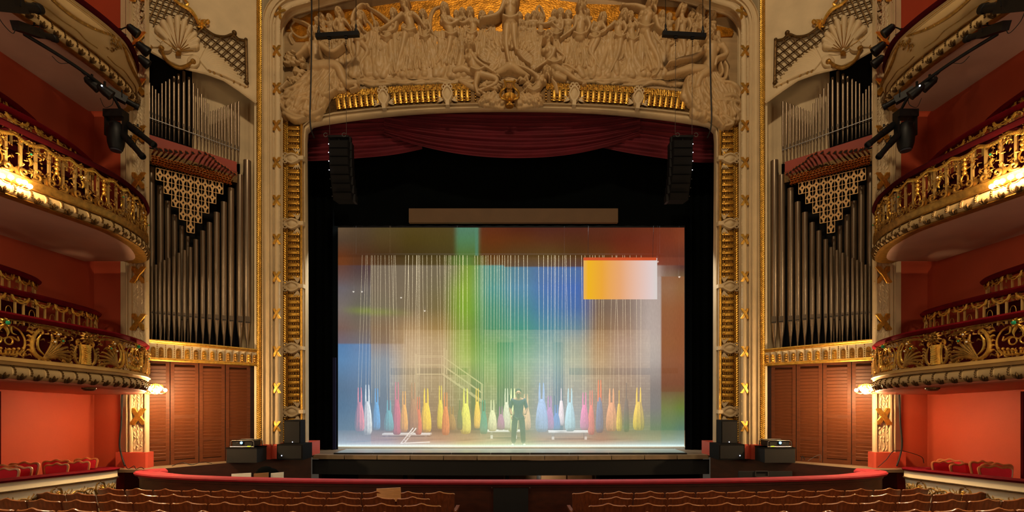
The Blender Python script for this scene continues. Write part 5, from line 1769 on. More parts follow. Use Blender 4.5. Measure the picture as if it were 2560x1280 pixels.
    mb.tube([NP(340 + 70 / 3.2, 290, 0.16), NP(340 + 830 / 3.2, 376, 0.16)], 0.012, n=5)
    mb.build('pipe_rack', CHROME, org)
    mb = MB()
    mb.grid([[NP(372, 336, 0.1), NP(592, 405, 0.1)], [NP(372, 367, 0.1), NP(592, 440, 0.1)]])
    mb.grid([[NP(372, 336, 0.1), NP(592, 405, 0.1)], [NP(372, 336, 0.4), NP(592, 405, 0.4)]])
    mb.build('red_board', mat('organ_red_board', (150, 52, 30), 0.6, var=0.05), org, smooth=False, flip=True)
    mb = MB()
    mb.obox((NP(376, 388, 0.2) + NP(590, 450, 0.2)) / 2, (NP(592, 440, 0.2) - NP(374, 383, 0.2)) / 2, NN * 0.1, Vector((0, 0, 0.13)))
    mb.build('wind_chest', GOLDK, org, smooth=False)
    bm = MB()
    bm.lathe([(0.012, 0.16), (0.016, 0.05), (0.034, 0.0), (0.040, -0.004), (0.034, 0.004), (0.014, 0.06)], (0, 0, 0), n=9, ax=(0, 1, 0), cap=False)
    bell_big = mesh_of(bm, 'trumpet_bell', COPPER)
    throat_shade = mesh_of(MB().lathe([(0.029, 0.010), (0.02, 0.014), (0.001, 0.016)], (0, 0, 0), n=9, ax=(0, 1, 0)), 'bell_throat_shade', VOID)  # black disc paints the shade inside the bell
    for i, (x, y) in enumerate(bells):
        k = 1.25 - 0.25 * i / 18.0
        p = NP(370 + x / 4.925, 340 + y / 4.925, -0.22)
        xe = x - 26 - 86 * math.sin(math.pi * min(1, (i + 2) / 19.0))
        e = NP(370 + xe / 4.925, 340 + (238 + (xe - 40) * 0.262) / 4.925, 0.02)
        ax = (e - p).normalized()
        bx_ = (NN * 1.0 - ND * 0.35 + Vector((0, 0, -0.35))).normalized()
        ex = bx_.cross(Vector((0, 0, 1))).normalized()
        ez = ex.cross(bx_)
        b = place('trumpet', bell_big, org, p, ex * k, bx_ * k, ez * k)
        th = bpy.data.objects.new('bell_throat_shade', throat_shade)
        COL.objects.link(th)
        th.parent = b
        MB().tube([p + bx_ * 0.1 * k, p + bx_ * 0.15 * k + ax * 0.03, e], [0.016, 0.018, 0.010], n=6).build('trumpet_tube', mat('dark_copper', (92, 44, 26), 0.4, metal=0.7, var=0.2), org)
    q = random.Random(2)
    sm_b = MB()
    sm_b.lathe([(0.008, 0.09), (0.012, 0.03), (0.026, 0.0), (0.03, -0.004), (0.025, 0.004), (0.01, 0.04)], (0, 0, 0), n=8, ax=(0, 1, 0), cap=False)
    bell_small = mesh_of(sm_b, 'small_bell', mat('gilt_copper', (206, 138, 66), 0.3, metal=0.85, var=0.2))
    for c in range(25):
        for r_ in range(4):
            x = 58 + 39.5 * c + 8 * (r_ % 2)
            y = 250 + (x - 40) * 0.26 + 27 * r_ - 4 * math.sin(c)
            p = NP(370 + x / 4.925, 340 + y / 4.925, -0.04 - 0.03 * (3 - r_))
            ax = (NN + Vector((0, 0, 0.25 - 0.1 * r_))).normalized()
            ex = ax.cross(Vector((0, 0, 1))).normalized()
            place('trumpet', bell_small, org, p, ex, ax, ex.cross(ax))
    # pierced grille
    gl, gr_ = NP(370 + 110 / 4.925, 440, 0.06), NP(370 + 932 / 4.925, 440, 0.06)
    cw = Vector((gr_.x - gl.x, gr_.y - gl.y, 0)).length / 9.0
    g0 = NP(476.6, 439.5, 0.06)
    g1 = NP(476.6, 581.6, 0.06)
    ch = (g0.z - g1.z) / 5.0
    gm = MB()
    for sx in (-1, 1):
        for sz in (-1, 1):
            pts = []
            for k in range(7):
                a = math.pi / 2 * k / 6
                pts.append((sx * cw * (0.5 - 0.56 * math.cos(a) * 0.93), 0, sz * ch * (0.5 - 0.56 * math.sin(a) * 0.93)))
            gm.tube(pts, 0.018, n=4, flat=(Vector((0, 1, 0)), 0.5))
            # petal fill near the corner
            gm.prism([(sx * cw * 0.5, -0.006, sz * ch * 0.36), (sx * cw * 0.44, -0.006, sz * ch * 0.44), (sx * cw * 0.36, -0.006, sz * ch * 0.5), (sx * cw * 0.5, -0.006, sz * ch * 0.5)], (0, 0.012, 0))
    for a, b in (((-0.5, -0.5), (0.5, -0.5)), ((0.5, -0.5), (0.5, 0.5)), ((0.5, 0.5), (-0.5, 0.5)), ((-0.5, 0.5), (-0.5, -0.5))):
        gm.tube([(a[0] * cw, 0, a[1] * ch), (b[0] * cw, 0, b[1] * ch)], 0.008, n=4)
    gme = mesh_of(gm, 'grille_panel', mat('grille_cream', (214, 176, 122), 0.5, var=0.1), smooth=False)
    for r_ in range(5):
        for c in range(-(4 - r_), 5 - r_):
            place('grille_panel', gme, org, g0 + ND * c * cw - Vector((0, 0, (r_ + 0.5) * ch)), ND, NN, (0, 0, 1))
S = 1

# ================================================================== STAGE
# black drapes: header with the screen opening, built as legs, border and a black backing
def drape(name, x0, x1, z0, z1, Y, label, pleat=0.22, amp=0.05, m=BLACKC):
    n = max(6, int((x1 - x0) / pleat * 4))
    rows = []
    for z in (z0, (z0 + z1) / 2, z1):
        rows.append([(x0 + (x1 - x0) * i / n, Y + amp * math.sin(i * math.pi / 2) * (1 - 0.4 * (z - z0) / (z1 - z0)), z) for i in range(n + 1)])
    mb = MB().grid(rows)
    mb.grid([[(p[0], p[1] + 0.02, p[2]) for p in r] for r in rows])
    return tag(mb.build(name, m, None, mirror=False, flip=True), label, 'curtain')


YSC = 14.13
sx0, sx1 = XX(845, YSC), XX(1711, YSC)
zt = ZZ(569, YSC)
drape('side_drape', XX(700, 14.0), sx0 + 0.02, ZS, 10.8, 14.0, 'black stage drape hanging beside the gauze on the left')
drape('side_drape', sx1 - 0.02, XX(1860, 14.0), ZS, 10.8, 14.0, 'black stage drape hanging beside the gauze on the right')
drape('stage_border', sx0 - 0.05, sx1 + 0.05, zt, 10.8, 13.96, 'black border drape hanging above the gauze', 0.4, 0.02)
blue_edge = mat('navy_border_cloth', (16, 24, 70), 0.9, var=0.1)
tag(MB().box(sx0 - 0.07, sx0 + 0.015, 13.9, 13.93, ZS + 0.02, ZS + 2.6).build('border_tape', blue_edge, None, smooth=False, mirror=False), 'narrow navy cloth edge hanging at the left of the gauze', 'cloth')

# beige surtitle beam
YB2 = 13.8
tag(MB().box(XX(1022, YB2), XX(1545, YB2), YB2, YB2 + 0.12, ZZ(556, YB2), ZZ(521, YB2)).build('surtitle_board', mat('surtitle_beige', (96, 72, 46), 0.7, var=0.08), None, smooth=False, mirror=False), 'long beige surtitle board hanging above the gauze', 'surtitle board')

# ---------------- red swagged valance
YV = 13.0
sw = empty('swag_valance', (0, YV, ZZ(400, YV)), 'crimson velvet valance hung in three deep swags behind the arch', 'curtain')


def swag(x0, x1, ytop0, ytop1, yl, yr, ymid, Y, name):
    """folds swinging from the two top corners"""
    rows = []
    n, m = 40, 110
    for j in range(m + 1):
        v = j / m
        row = []
        for i in range(n + 1):
            u = i / n
            x = x0 + (x1 - x0) * u
            bl = yl + (yr - yl) * u + (ymid - (yl + yr) / 2) * (1 - (2 * u - 1) ** 2)
            tp = ytop0 + (ytop1 - ytop0) * u
            y = tp + (bl - tp) * v
            p = PX(x, y, Y)
            fold = 0.030 * math.sin(v * 88 + 1.6 * math.sin(u * 5)) + 0.028 * math.sin(v * 33 + 2.5 * u)
            sag = 0.16 * math.sin(math.pi * min(1, u))
            row.append((p[0], Y - sag * v - fold, p[2]))
        rows.append(row)
    MB().grid(rows).build(name, SWAG, sw, mirror=False, flip=True)


swag(755, 1055, 250, 240, 404, 370, 404, YV + 0.12, 'swag')
swag(1500, 1795, 240, 250, 370, 404, 404, YV + 0.12, 'swag')
swag(960, 1600, 262, 262, 338, 338, 404, YV, 'swag')

# ---------------- projection gauze
def P_(x, y): return (x, y)


cols = [850, 900, 960, 1030, 1100, 1165, 1230, 1300, 1370, 1440, 1500, 1560, 1630, 1670, 1706]
rowsy = [572, 600, 640, 668, 720, 770, 820, 860, 900, 960, 1020, 1070, 1100, 1118]
tab = {
    572: ['6b543c', '5e4a34', '5e4c2a', '5c4a20', '5c4a22', '5c8a6c', '6a3218', '5e2a18', '5a2c20', '5c2c1e', '62301e', '6c301c', '76341e', '7e3a22', '8a4024'],
    600: ['5c4634', '58422c', '5c4624', '564418', '58481c', '5a8a5c', '6e3612', '683614', '64351c', '5c3018', '642e18', '702c18', '7a3420', '843a22', '8c4226'],
    640: ['6e3a1c', '5a341c', '4e3418', '4c3a16', '50401a', '5e7c34', '643c10', '60421c', '64481c', '5c3a14', '6a3c14', '7c3416', '86341a', '7c3c28', '743a28'],
    668: ['74401e', '54342a', '6e6050', '74664e', '6c6244', '7c9a34', '5e8c6c', '5a7c8c', '5470a0', '4c6aa0', '907050', 'a08070', 'b09a90', '7c5648', '5c3830'],
    720: ['6c6468', '6c625c', '7c6c58', '7a6a52', '766a48', '88a834', '50948a', '588ca8', '4e74b0', '466cb4', '84705c', '907868', 'b8a49c', '9c8468', '8c7448'],
    770: ['7c7068', '6e6858', '7c7058', '7e6c50', '7c6c40', '80a82c', '4c9274', '4c8e92', '4a7caa', '4a70aa', '7e6654', '8c7464', 'bcaaa0', '9c6a44', '985a34'],
    820: ['7e6258', '7c6a5c', '8e7254', 'b08e62', 'a4844c', '84a03a', '50946a', '4c9a84', '5490a0', '6a8c9c', '947250', 'a08068', 'c2b0a6', '9c6240', '9c5430'],
    860: ['5c86b4', '6e8cb4', '9c8c84', 'c4a680', 'bca074', '94b048', '64a260', '62a884', '7aa8a4', '9ea898', 'b08a60', 'b49480', 'c8b8ac', 'a4683e', 'a05c34'],
    900: ['6490bc', '7094bc', '98a0a8', 'cab08c', 'c0a47c', 'a8c060', '7ab26c', '84b894', '98bcb4', 'b0b8a0', 'bc9c74', 'b89c88', 'c2b4aa', 'a0664a', 'a05c40'],
    960: ['7092b4', '7c9abc', '9aacbc', 'c4b08c', 'b8a478', 'a8b874', '90bc74', '92bc92', '9cbec8', 'b4c0b4', 'bca488', 'b49a86', 'b0a29a', '985c48', '985844'],
    1020: ['7098bc', '7ea0c0', '92a8bc', 'b8a48c', 'b49c74', 'a4ae74', '92b886', 'a0be9c', 'a4c0d0', 'b0c2c8', 'b8a094', 'b09c8c', 'a4a09a', '96a05c', '849c44'],
    1070: ['86a8c4', '8cacc4', 'a0acbc', 'b4a090', 'b89874', 'bcae80', 'b4c49c', 'a8c0a0', 'b0ccd4', 'b4ccd0', 'b49c8a', '9cac7c', '96ac84', '82a878', '749c80'],
    1100: ['9cb8d0', 'a4b4cc', 'b4a8b8', 'bc9c90', 'c89c7c', 'c8ac7c', 'c4c494', 'a8b890', 'b8ac98', 'bca08c', 'b88c74', 'b4a484', 'a4b08c', '94b49c', '8cb4a8'],
    1118: ['c4dcec', 'c8dcea', 'c8d8e4', 'd8dcd8', 'dce0cc', 'd4e2a8', 'd0e6b4', 'd2ecc0', 'd4ecd4', 'dcecd8', 'd8e8dc', 'd0ecec', 'cceaf0', 'c8e6ec', 'c0e0e4'],
}


def hexl(h):
    return np.array(lin((int(h[0:2], 16), int(h[2:4], 16), int(h[4:6], 16))))


grid = np.array([[hexl(c) for c in tab[y]] for y in rowsy])


def scrim_color(x, y):
    # the projected picture has hard edges here and there
    if 640 < y < 668:
        y = 640 + (y - 640) * 0.12 if y < 662 + max(0, (x - 1190) * 0.045 if 1190 < x < 1460 else 0) else 668
    if x < 1010 and 820 < y < 860:
        y = 820 + (y - 820) * 0.25 if y < 858 else 860
    if 900 < x < 960 and y > 655:
        x = 900 + (x - 900) * 0.3 if x < 928 else 960 - (960 - x) * 0.3
    if 1630 < x < 1670 and y > 690:
        x = 1630 + (x - 1630) * 0.3 if x < 1652 else 1670
    if 1100 < x < 1165 and y < 640:
        x = float(np.interp(x, [1100, 1132, 1148, 1165], [1100, 1106, 1160, 1165]))
    if 1165 < x < 1230 and y < 640:
        x = float(np.interp(x, [1165, 1188, 1204, 1230], [1165, 1170, 1224, 1230]))
    i = int(np.clip(np.searchsorted(cols, x) - 1, 0, len(cols) - 2))
    j = int(np.clip(np.searchsorted(rowsy, y) - 1, 0, len(rowsy) - 2))
    a = np.clip((x - cols[i]) / (cols[i + 1] - cols[i]), 0, 1)
    b = np.clip((y - rowsy[j]) / (rowsy[j + 1] - rowsy[j]), 0, 1)
    a = a * a * (3 - 2 * a)
    c = (grid[j, i] * (1 - a) + grid[j, i + 1] * a) * (1 - b) + (grid[j + 1, i] * (1 - a) + grid[j + 1, i + 1] * a) * b
    # crisp edges inside the projected picture
    if 928 < x < 1175 and 664 < y < 730:
        k_ = 0.6 * (1 - (y - 664) / 66.0) * min(1, (1175 - x) / 40.0)
        c = c * (1 - k_) + hexl('7c6c58') * k_
    if y > 662 + (x - 1190) * 0.045 and 1185 < x < 1456 and y < 710:
        k_ = 0.65 * (1 - (y - 662) / 60.0) * min(1, (x - 1185) / 30.0)
        t_ = float(np.clip((x - 1230) / 120.0, 0, 1))
        c = c * (1 - k_) + (hexl('5476a4') * t_ + hexl('52908c') * (1 - t_)) * k_
    if x < 928 and 664 < y < 720:
        k_ = 0.5 * (1 - (y - 664) / 56.0)
        c = c * (1 - k_) + hexl('50464c') * k_
    if 1652 > x > 1645 and 650 < y < 1010:
        c = c * 1.1
    if x >= 1652 and 690 < y < 980:
        c = c * 0.35 + hexl('985c36') * 0.65
    if x < 1000 and 852 < y < 866:
        c = c * 0.5 + hexl('7c9a6a') * 0.5 if y < 858 else c
    k_ = 0.6 * math.exp(-((y - 777 - (x - 900) * 0.05) / 9.0) ** 2) * float(np.clip((1040 - x) / 120.0, 0, 1)) * float(np.clip((x - 850) / 60.0, 0, 1))
    c = c * (1 - k_) + hexl('8a9a34') * k_
    if 1172 < x < 1196 and y < 640:
        c = hexl('5c9474') * 0.7 + c * 0.3
    if y > 1111:
        c = (hexl('dcf0e6') * 0.5 + c * 0.5) * 1.25  # bright strip paints the projected light that strikes the white pipe
    return c


def scrim_alpha(y):
    return float(np.interp(y, [600, 900, 975, 1085, 1108, 1114], [0.82, 0.70, 0.48, 0.48, 0.62, 0.8]))


GM = bpy.data.materials.new('projection_gauze')
GM.use_nodes = True
nt = GM.node_tree
for nd in list(nt.nodes):
    nt.nodes.remove(nd)
out = nt.nodes.new('ShaderNodeOutputMaterial')
mix = nt.nodes.new('ShaderNodeMixShader')
tr = nt.nodes.new('ShaderNodeBsdfTransparent')
tr.inputs['Color'].default_value = (1, 1, 1, 1)
em = nt.nodes.new('ShaderNodeEmission')
at_ = nt.nodes.new('ShaderNodeVertexColor')
at_.layer_name = 'projection'
wv = nt.nodes.new('ShaderNodeTexNoise')
wv.inputs['Scale'].default_value = 60
wv.inputs['Detail'].default_value = 3
mul = nt.nodes.new('ShaderNodeMixRGB')
mul.blend_type = 'MULTIPLY'
mul.inputs['Fac'].default_value = 0.25
tc = nt.nodes.new('ShaderNodeTexCoord')
mp = nt.nodes.new('ShaderNodeMapping')
mp.inputs['Scale'].default_value = (1, 1, 0.15)
nt.links.new(tc.outputs['Object'], mp.inputs['Vector'])
nt.links.new(mp.outputs['Vector'], wv.inputs['Vector'])
nt.links.new(at_.outputs['Color'], mul.inputs['Color1'])
nt.links.new(wv.outputs['Fac'], mul.inputs['Color2'])
nt.links.new(mul.outputs['Color'], em.inputs['Color'])
em.inputs['Strength'].default_value = 1.35
mix.inputs['Fac'].default_value = 0.68
nt.links.new(at_.outputs['Alpha'], mix.inputs['Fac'])
nt.links.new(tr.outputs['BSDF'], mix.inputs[1])
nt.links.new(em.outputs['Emission'], mix.inputs[2])
nt.links.new(mix.outputs['Shader'], out.inputs['Surface'])
nx, ny = 216, 138
vs, cs = [], []
for j in range(ny + 1):
    y = 569 + (1122 - 569) * j / ny
    for i in range(nx + 1):
        x = 845 + (1711 - 845) * i / nx
        vs.append(PX(x, y, YSC))
        cs.append(tuple(scrim_color(x, y) * (0.8 if y < 645 else 1.0)) + (scrim_alpha(y),))
fs = [(j * (nx + 1) + i, (j + 1) * (nx + 1) + i, (j + 1) * (nx + 1) + i + 1, j * (nx + 1) + i + 1) for j in range(ny) for i in range(nx)]
me = bpy.data.meshes.new('projection_gauze')
me.from_pydata(vs, [], fs)
ca = me.color_attributes.new('projection', 'FLOAT_COLOR', 'POINT')
ca.data.foreach_set('color', np.array(cs, dtype=np.float32).ravel())
me.materials.append(GM)
sc_o = bpy.data.objects.new('projection_gauze', me)
COL.objects.link(sc_o)
tag(sc_o, 'translucent gauze screen with a projected wash of blue, green and amber', 'screen')
tag(MB().tube([(sx0 - 0.02, YSC, ZS + 0.05), (sx1 + 0.06, YSC, ZS + 0.05)], 0.035, n=8).build('gauze_batten', mat('white_batten', (226, 232, 226), 0.4, var=0, emit=(200, 224, 220), estr=0.0), None, mirror=False), 'white weighting pipe along the foot of the gauze', 'pipe')

# bright projected panel, hung in front of the gauze
PMt = bpy.data.materials.new('amber_projection')
PMt.use_nodes = True
nt = PMt.node_tree
b = nt.nodes['Principled BSDF']
b.inputs['Base Color'].default_value = (0.02, 0.02, 0.02, 1)
tc = nt.nodes.new('ShaderNodeTexCoord')
sp = nt.nodes.new('ShaderNodeSeparateXYZ')
rp = nt.nodes.new('ShaderNodeValToRGB')
nt.links.new(tc.outputs['Generated'], sp.inputs[0])
nt.links.new(sp.outputs['X'], rp.inputs['Fac'])
cr = rp.color_ramp
for p_, c_ in ((0.0, 'f2b860'), (0.06, 'fcbc10'), (0.25, 'f8ac34'), (0.5, 'f4ae76'), (0.72, 'f2c4b0'), (0.92, 'ecd6d4'), (1.0, 'e4dcd8')):
    if p_ in (0.0, 1.0):
        e = cr.elements[0 if p_ == 0 else len(cr.elements) - 1]
    else:
        e = cr.elements.new(p_)
    e.color = tuple(hexl(c_)) + (1,)
nt.links.new(rp.outputs['Color'], b.inputs['Emission Color'])
b.inputs['Emission Strength'].default_value = 0.85
pnl = empty('amber_projection_sheet', PX(1550, 748, YSC - 0.1), 'bright amber to pink rectangle of projected light on a hung panel', 'panel')
Yq = YSC - 0.08
MB().box(XX(1459, Yq), XX(1643, Yq), Yq, Yq + 0.02, ZZ(748, Yq), ZZ(645, Yq)).build('panel_sheet', PMt, pnl, smooth=False, mirror=False)
MB().box(XX(1459, Yq), XX(1641, Yq), Yq - 0.01, Yq + 0.025, ZZ(651, Yq), ZZ(644, Yq)).build('panel_top_bar', mat('panel_red_bar', (196, 80, 40), 0.6, var=0, emit=(196, 80, 40), estr=0.6), pnl, smooth=False, mirror=False)

for x_ in (1470, 1632):
    MB().tube([(XX(x_, Yq), Yq + 0.01, ZZ(645, Yq)), (XX(x_, Yq), 13.97, zt + 0.1)], 0.004, n=4).build('wire_rope', METALB, pnl, mirror=False)

# low deck in front of the gauze
tag(MB().box(XX(838, 13.0), XX(1716, 13.0), 12.95, YSC - 0.1, ZS + 0.002, ZS + 0.03).build('deck_cloth', mat('grey_dance_floor', (150, 158, 156), 0.3, var=0.08), None, smooth=False, mirror=False), 'grey dance floor strip in front of the gauze', 'dance floor')
for k in range(9):
    x0_, x1_ = XX(838 + 97.5 * k, 13.0), XX(838 + 97.5 * (k + 1) - 2, 13.0)
    tag(MB().box(x0_, x1_, 12.88, 12.95, ZS + 0.001, ZS + 0.035).build('edge_strip', BLACK, None, smooth=False, mirror=False), 'black edging strip of the dance floor, %s from the left' % ORD[k], 'edging', 'dance floor edging strips')

# ---------------- hanging nets behind the gauze
YN = 16.6
zbat = ZZ(636, YN)
rb = empty('rigging_pipe', (0, YN, zbat), 'black rigging pipe carrying the net cords behind the gauze', 'pipe')
MB().tube([(XX(870, YN), YN, zbat), (XX(1660, YN), YN, zbat)], 0.03, n=8).build('pipe_length', METALB, rb, mirror=False)
for x_ in (-5.2, -1.8, 1.8, 5.0):
    MB().tube([(x_, YN, zbat), (x_, YN, 13.82)], 0.008, n=4).build('wire_rope', METALB, rb, mirror=False)
CORD = mat('white_cord', (214, 204, 176), 0.7, var=0, emit=(236, 226, 190), estr=0.0)
NETS = [(899, 969, 1077, 10, (235, 120, 120), 'pink'), (918, 962, 1086, 10, (225, 235, 240), 'white'), (941, 971, 1074, 8, (60, 150, 220), 'sky blue'), (972, 1000, 1077, 10, (70, 160, 170), 'teal'), (992, 955, 1086, 9, (200, 60, 100), 'crimson and yellow'), (1010, 978, 1079, 8, (240, 170, 50), 'orange'), (1033, 957, 1079, 10, (150, 105, 70), 'brown'), (1046, 992, 1086, 7, (215, 95, 55), 'red orange'), (1065, 971, 1080, 11, (230, 205, 20), 'golden yellow'), (1101, 964, 1072, 7, (215, 205, 60), 'olive yellow'), (1114, 981, 1087, 8, (225, 130, 70), 'apricot'), (1129, 1016, 1074, 9, (150, 115, 60), 'tan'), (1149, 1000, 1074, 6, (60, 90, 60), 'dark green'), (1164, 971, 1084, 11, (225, 225, 100), 'lemon'), (1193, 971, 1070, 7, (245, 190, 60), 'amber'), (1209, 1000, 1084, 8, (40, 140, 130), 'sea green'), (1231, 1000, 1077, 9, (230, 225, 190), 'cream'), (1252, 1016, 1074, 8, (170, 90, 160), 'purple'), (1266, 971, 1074, 8, (215, 215, 200), 'pale grey'), (1282, 971, 1079, 11, (225, 235, 180), 'pale lime'), (1315, 985, 1074, 10, (240, 190, 150), 'peach'), (1354, 957, 1079, 13, (150, 170, 220), 'blue and white striped'), (1374, 990, 1074, 9, (190, 100, 170), 'magenta striped'), (1391, 1012, 1074, 8, (70, 110, 190), 'royal blue'), (1403, 971, 1063, 6, (245, 215, 220), 'white and pink'), (1425, 971, 1077, 11, (170, 210, 230), 'pale blue'), (1461, 981, 1074, 9, (230, 100, 170), 'rose'), (1478, 976, 1086, 7, (235, 110, 90), 'coral'), (1499, 950, 1081, 8, (60, 120, 170), 'orange topped blue'), (1529, 971, 1077, 12, (245, 170, 120), 'peach and yellow'), (1548, 976, 1077, 6, (235, 200, 60), 'thin yellow'), (1566, 957, 1079, 6, (60, 70, 70), 'black and white'), (1597, 969, 1075, 12, (250, 205, 10), 'bright yellow')]
for i, (px, yt, yb_, hw, colr, cn) in enumerate(NETS):
    Y = YN - 0.5 + 0.25 * (i % 5)
    u = Y / F
    x = XX(px, Y)
    zt_, zb_ = ZZ(yt, Y), max(ZS + 0.05, ZZ(yb_ + 1, Y))
    rt = empty('hanging_net', (x, Y, zb_), '%s net bundle hanging on cords behind the gauze' % cn, 'net', 'hanging nets behind the gauze')
    m_ = mat('net_' + cn.replace(' ', '_'), colr, 0.8, var=0.25, vscale=9, stretch=(6, 6, 1.2))
    top_m = mat('net_orange_top', (240, 100, 40), 0.8) if cn.startswith('orange topped') else m_
    w_ = hw * u
    zs = zt_ + (zb_ - zt_) * 0.33
    rows = []
    for f, k in ((0.0, 0.62), (0.02, 0.92), (0.08, 1.12), (0.22, 1.14), (0.42, 0.95), (0.56, 0.72), (0.67, 0.5)):
        z = zb_ + (zt_ - zb_) * f
        rows.append([(x + w_ * k * (1 + 0.07 * math.cos(9 * a)) * math.cos(a), Y + 0.55 * w_ * k * (1 + 0.07 * math.cos(9 * a)) * math.sin(a), z) for a in [2 * math.pi * q_ / 18 for q_ in range(18)]])
    mb = MB()
    mb.grid(rows, closed_v=True)
    mb.f.append(tuple(range(17, -1, -1)))
    mb.build('net_bag', m_, rt, mirror=False, flip=True, angle=30)
    for sg in (-1, 1) if hw > 6.5 else (0,):
        MB().tube([(x + sg * w_ * 0.38, Y, zs - 0.30), (x + sg * w_ * 0.40, Y, (zs + zt_) / 2), (x + sg * w_ * 0.36, Y, zt_)], [w_ * 0.3, w_ * 0.2, 0.015], n=6).build('net_strap', top_m, rt, mirror=False)
        MB().tube([(x + sg * w_ * 0.36, Y, zt_ - 0.02), (x + sg * w_ * 0.5, YN, zbat)], 0.0042, n=4).build('cord', CORD, rt, mirror=False)
q = random.Random(8)
for i in range(22):
    nt_ = NETS[int(i * 1.45) + 1]
    px = nt_[0] + nt_[3] + 3
    Y = YN
    tag(MB().tube([(XX(px, Y), Y, zbat), (XX(px + q.uniform(-4, 4), Y), Y, ZZ(q.uniform(950, 1010), Y))], 0.0042, n=4).build('hanging_rope', CORD, None, mirror=False), 'bare white cord hanging just right of the %s net bundle' % nt_[5], 'cord', 'bare hanging cords')

# ---------------- stair, benches, work things at the back of the stage
STEEL = mat('stair_steel', (150, 140, 110), 0.5, var=0.1)
st = empty('metal_stair', (XX(1150, 19), 19, ZS), 'open metal stair with platform at the back of the stage', 'stair')
Y = 19.0
for o_ in (0.0, 0.7):
    MB().tube([PX(1105, 935, Y)[:1] + (Y + o_,) + PX(0, 935, Y)[2:], PX(1205, 1005, Y)[:1] + (Y + o_,) + PX(0, 1005, Y)[2:]], 0.05, n=5).build('stringer', STEEL, st, mirror=False)
    for dy in (-22, -44):
        MB().tube([PX(1105, 935 + dy, Y)[:1] + (Y + o_,) + PX(0, 935 + dy, Y)[2:], PX(1205, 1005 + dy, Y)[:1] + (Y + o_,) + PX(0, 1005 + dy, Y)[2:]], 0.025, n=5).build('handrail', STEEL, st, mirror=False)
    for k in range(4):
        x_, y_ = 1105 + 33 * k, 935 + 23.3 * k
        MB().tube([(XX(x_, Y), Y + o_, ZZ(y_, Y)), (XX(x_, Y), Y + o_, ZZ(y_ - 44, Y))], 0.022, n=5).build('baluster', STEEL, st, mirror=False)
    MB().tube([(XX(1110, Y), Y + o_, ZS), (XX(1110, Y), Y + o_, ZZ(870, Y))], 0.03, n=5).build('post', STEEL, st, mirror=False)
    MB().tube([(XX(1040, Y), Y + o_, ZS), (XX(1040, Y), Y + o_, ZZ(885, Y))], 0.03, n=5).build('post', STEEL, st, mirror=False)
    MB().tube([(XX(1202, Y), Y + o_, ZZ(1003, Y)), (XX(1202, Y), Y + o_, ZS)], 0.03, n=5).build('post', STEEL, st, mirror=False)
    for y_ in (912, 890):
        MB().tube([(XX(1038, Y), Y + o_, ZZ(y_, Y)), (XX(1112, Y), Y + o_, ZZ(y_, Y))], 0.02, n=5).build('handrail', STEEL, st, mirror=False)
MB().box(XX(1038, Y), XX(1112, Y), Y, Y + 0.7, ZZ(937, Y), ZZ(934, Y)).build('platform', STEEL, st, smooth=False, mirror=False)
for k in range(9):
    x_, y_ = 1110 + 10.5 * k, 941 + 7.3 * k
    MB().box(XX(x_, Y), XX(x_ + 9, Y), Y, Y + 0.7, ZZ(y_ + 1, Y), ZZ(y_ - 1, Y)).build('tread', STEEL, st, smooth=False, mirror=False)
BENCH = mat('white_bench', (226, 232, 236), 0.5, var=0)
for x0_, x1_, y0_, Yb, lb in ((1372, 1476, 1078, 17.2, 'low white bench on the stage under the pale blue net'), (1218, 1300, 1076, 17.6, 'low white bench on the stage behind the standing person'), (955, 1075, 1084, 18.4, 'low white plank bench beside the folded ladder')):
    b_ = empty('bench', (XX((x0_ + x1_) / 2, Yb), Yb, ZS), lb, 'bench')
    MB().box(XX(x0_, Yb), XX(x1_, Yb), Yb, Yb + 0.4, ZZ(y0_ + 4, Yb), ZZ(y0_, Yb)).build('seat', BENCH, b_, smooth=False, mirror=False)
    for x_ in (x0_ + 8, x1_ - 14):
        MB().box(XX(x_, Yb), XX(x_ + 6, Yb), Yb + 0.05, Yb + 0.35, ZS, ZZ(y0_ + 3, Yb)).build('leg', BENCH, b_, smooth=False, mirror=False)
Yl = 15.6
ld = empty('folding_ladder', (XX(1010, Yl), Yl, ZS), 'white folding ladder frame lying on the stage behind the gauze', 'ladder')
MB().tube([(XX(1003, Yl), Yl, ZS + 0.03), (XX(1030, Yl), Yl + 0.2, ZS + 0.5)], 0.02).build('rail', BENCH, ld, mirror=False)
MB().tube([(XX(1012, Yl), Yl - 0.1, ZS + 0.03), (XX(1039, Yl), Yl + 0.1, ZS + 0.5)], 0.02).build('rail', BENCH, ld, mirror=False)
MB().tube([(XX(1003, Yl), Yl - 0.1, ZS + 0.03), (XX(1075, Yl), Yl, ZS + 0.06)], 0.02).build('brace', BENCH, ld, mirror=False)
for k in range(3):
    MB().tube([(XX(1008 + 8 * k, Yl), Yl + 0.03, ZS + 0.12 + 0.13 * k), (XX(1016 + 8 * k, Yl), Yl - 0.05, ZS + 0.12 + 0.13 * k)], 0.014).build('rung', BENCH, ld, mirror=False)

# ---------------- person standing behind the gauze, seen from the front, legs apart
Yp_ = 14.85
px0 = XX(1296, Yp_)
per = empty('person', (px0, Yp_, ZS), 'person in navy top, dark green trousers and white shoes standing behind the gauze', 'person')


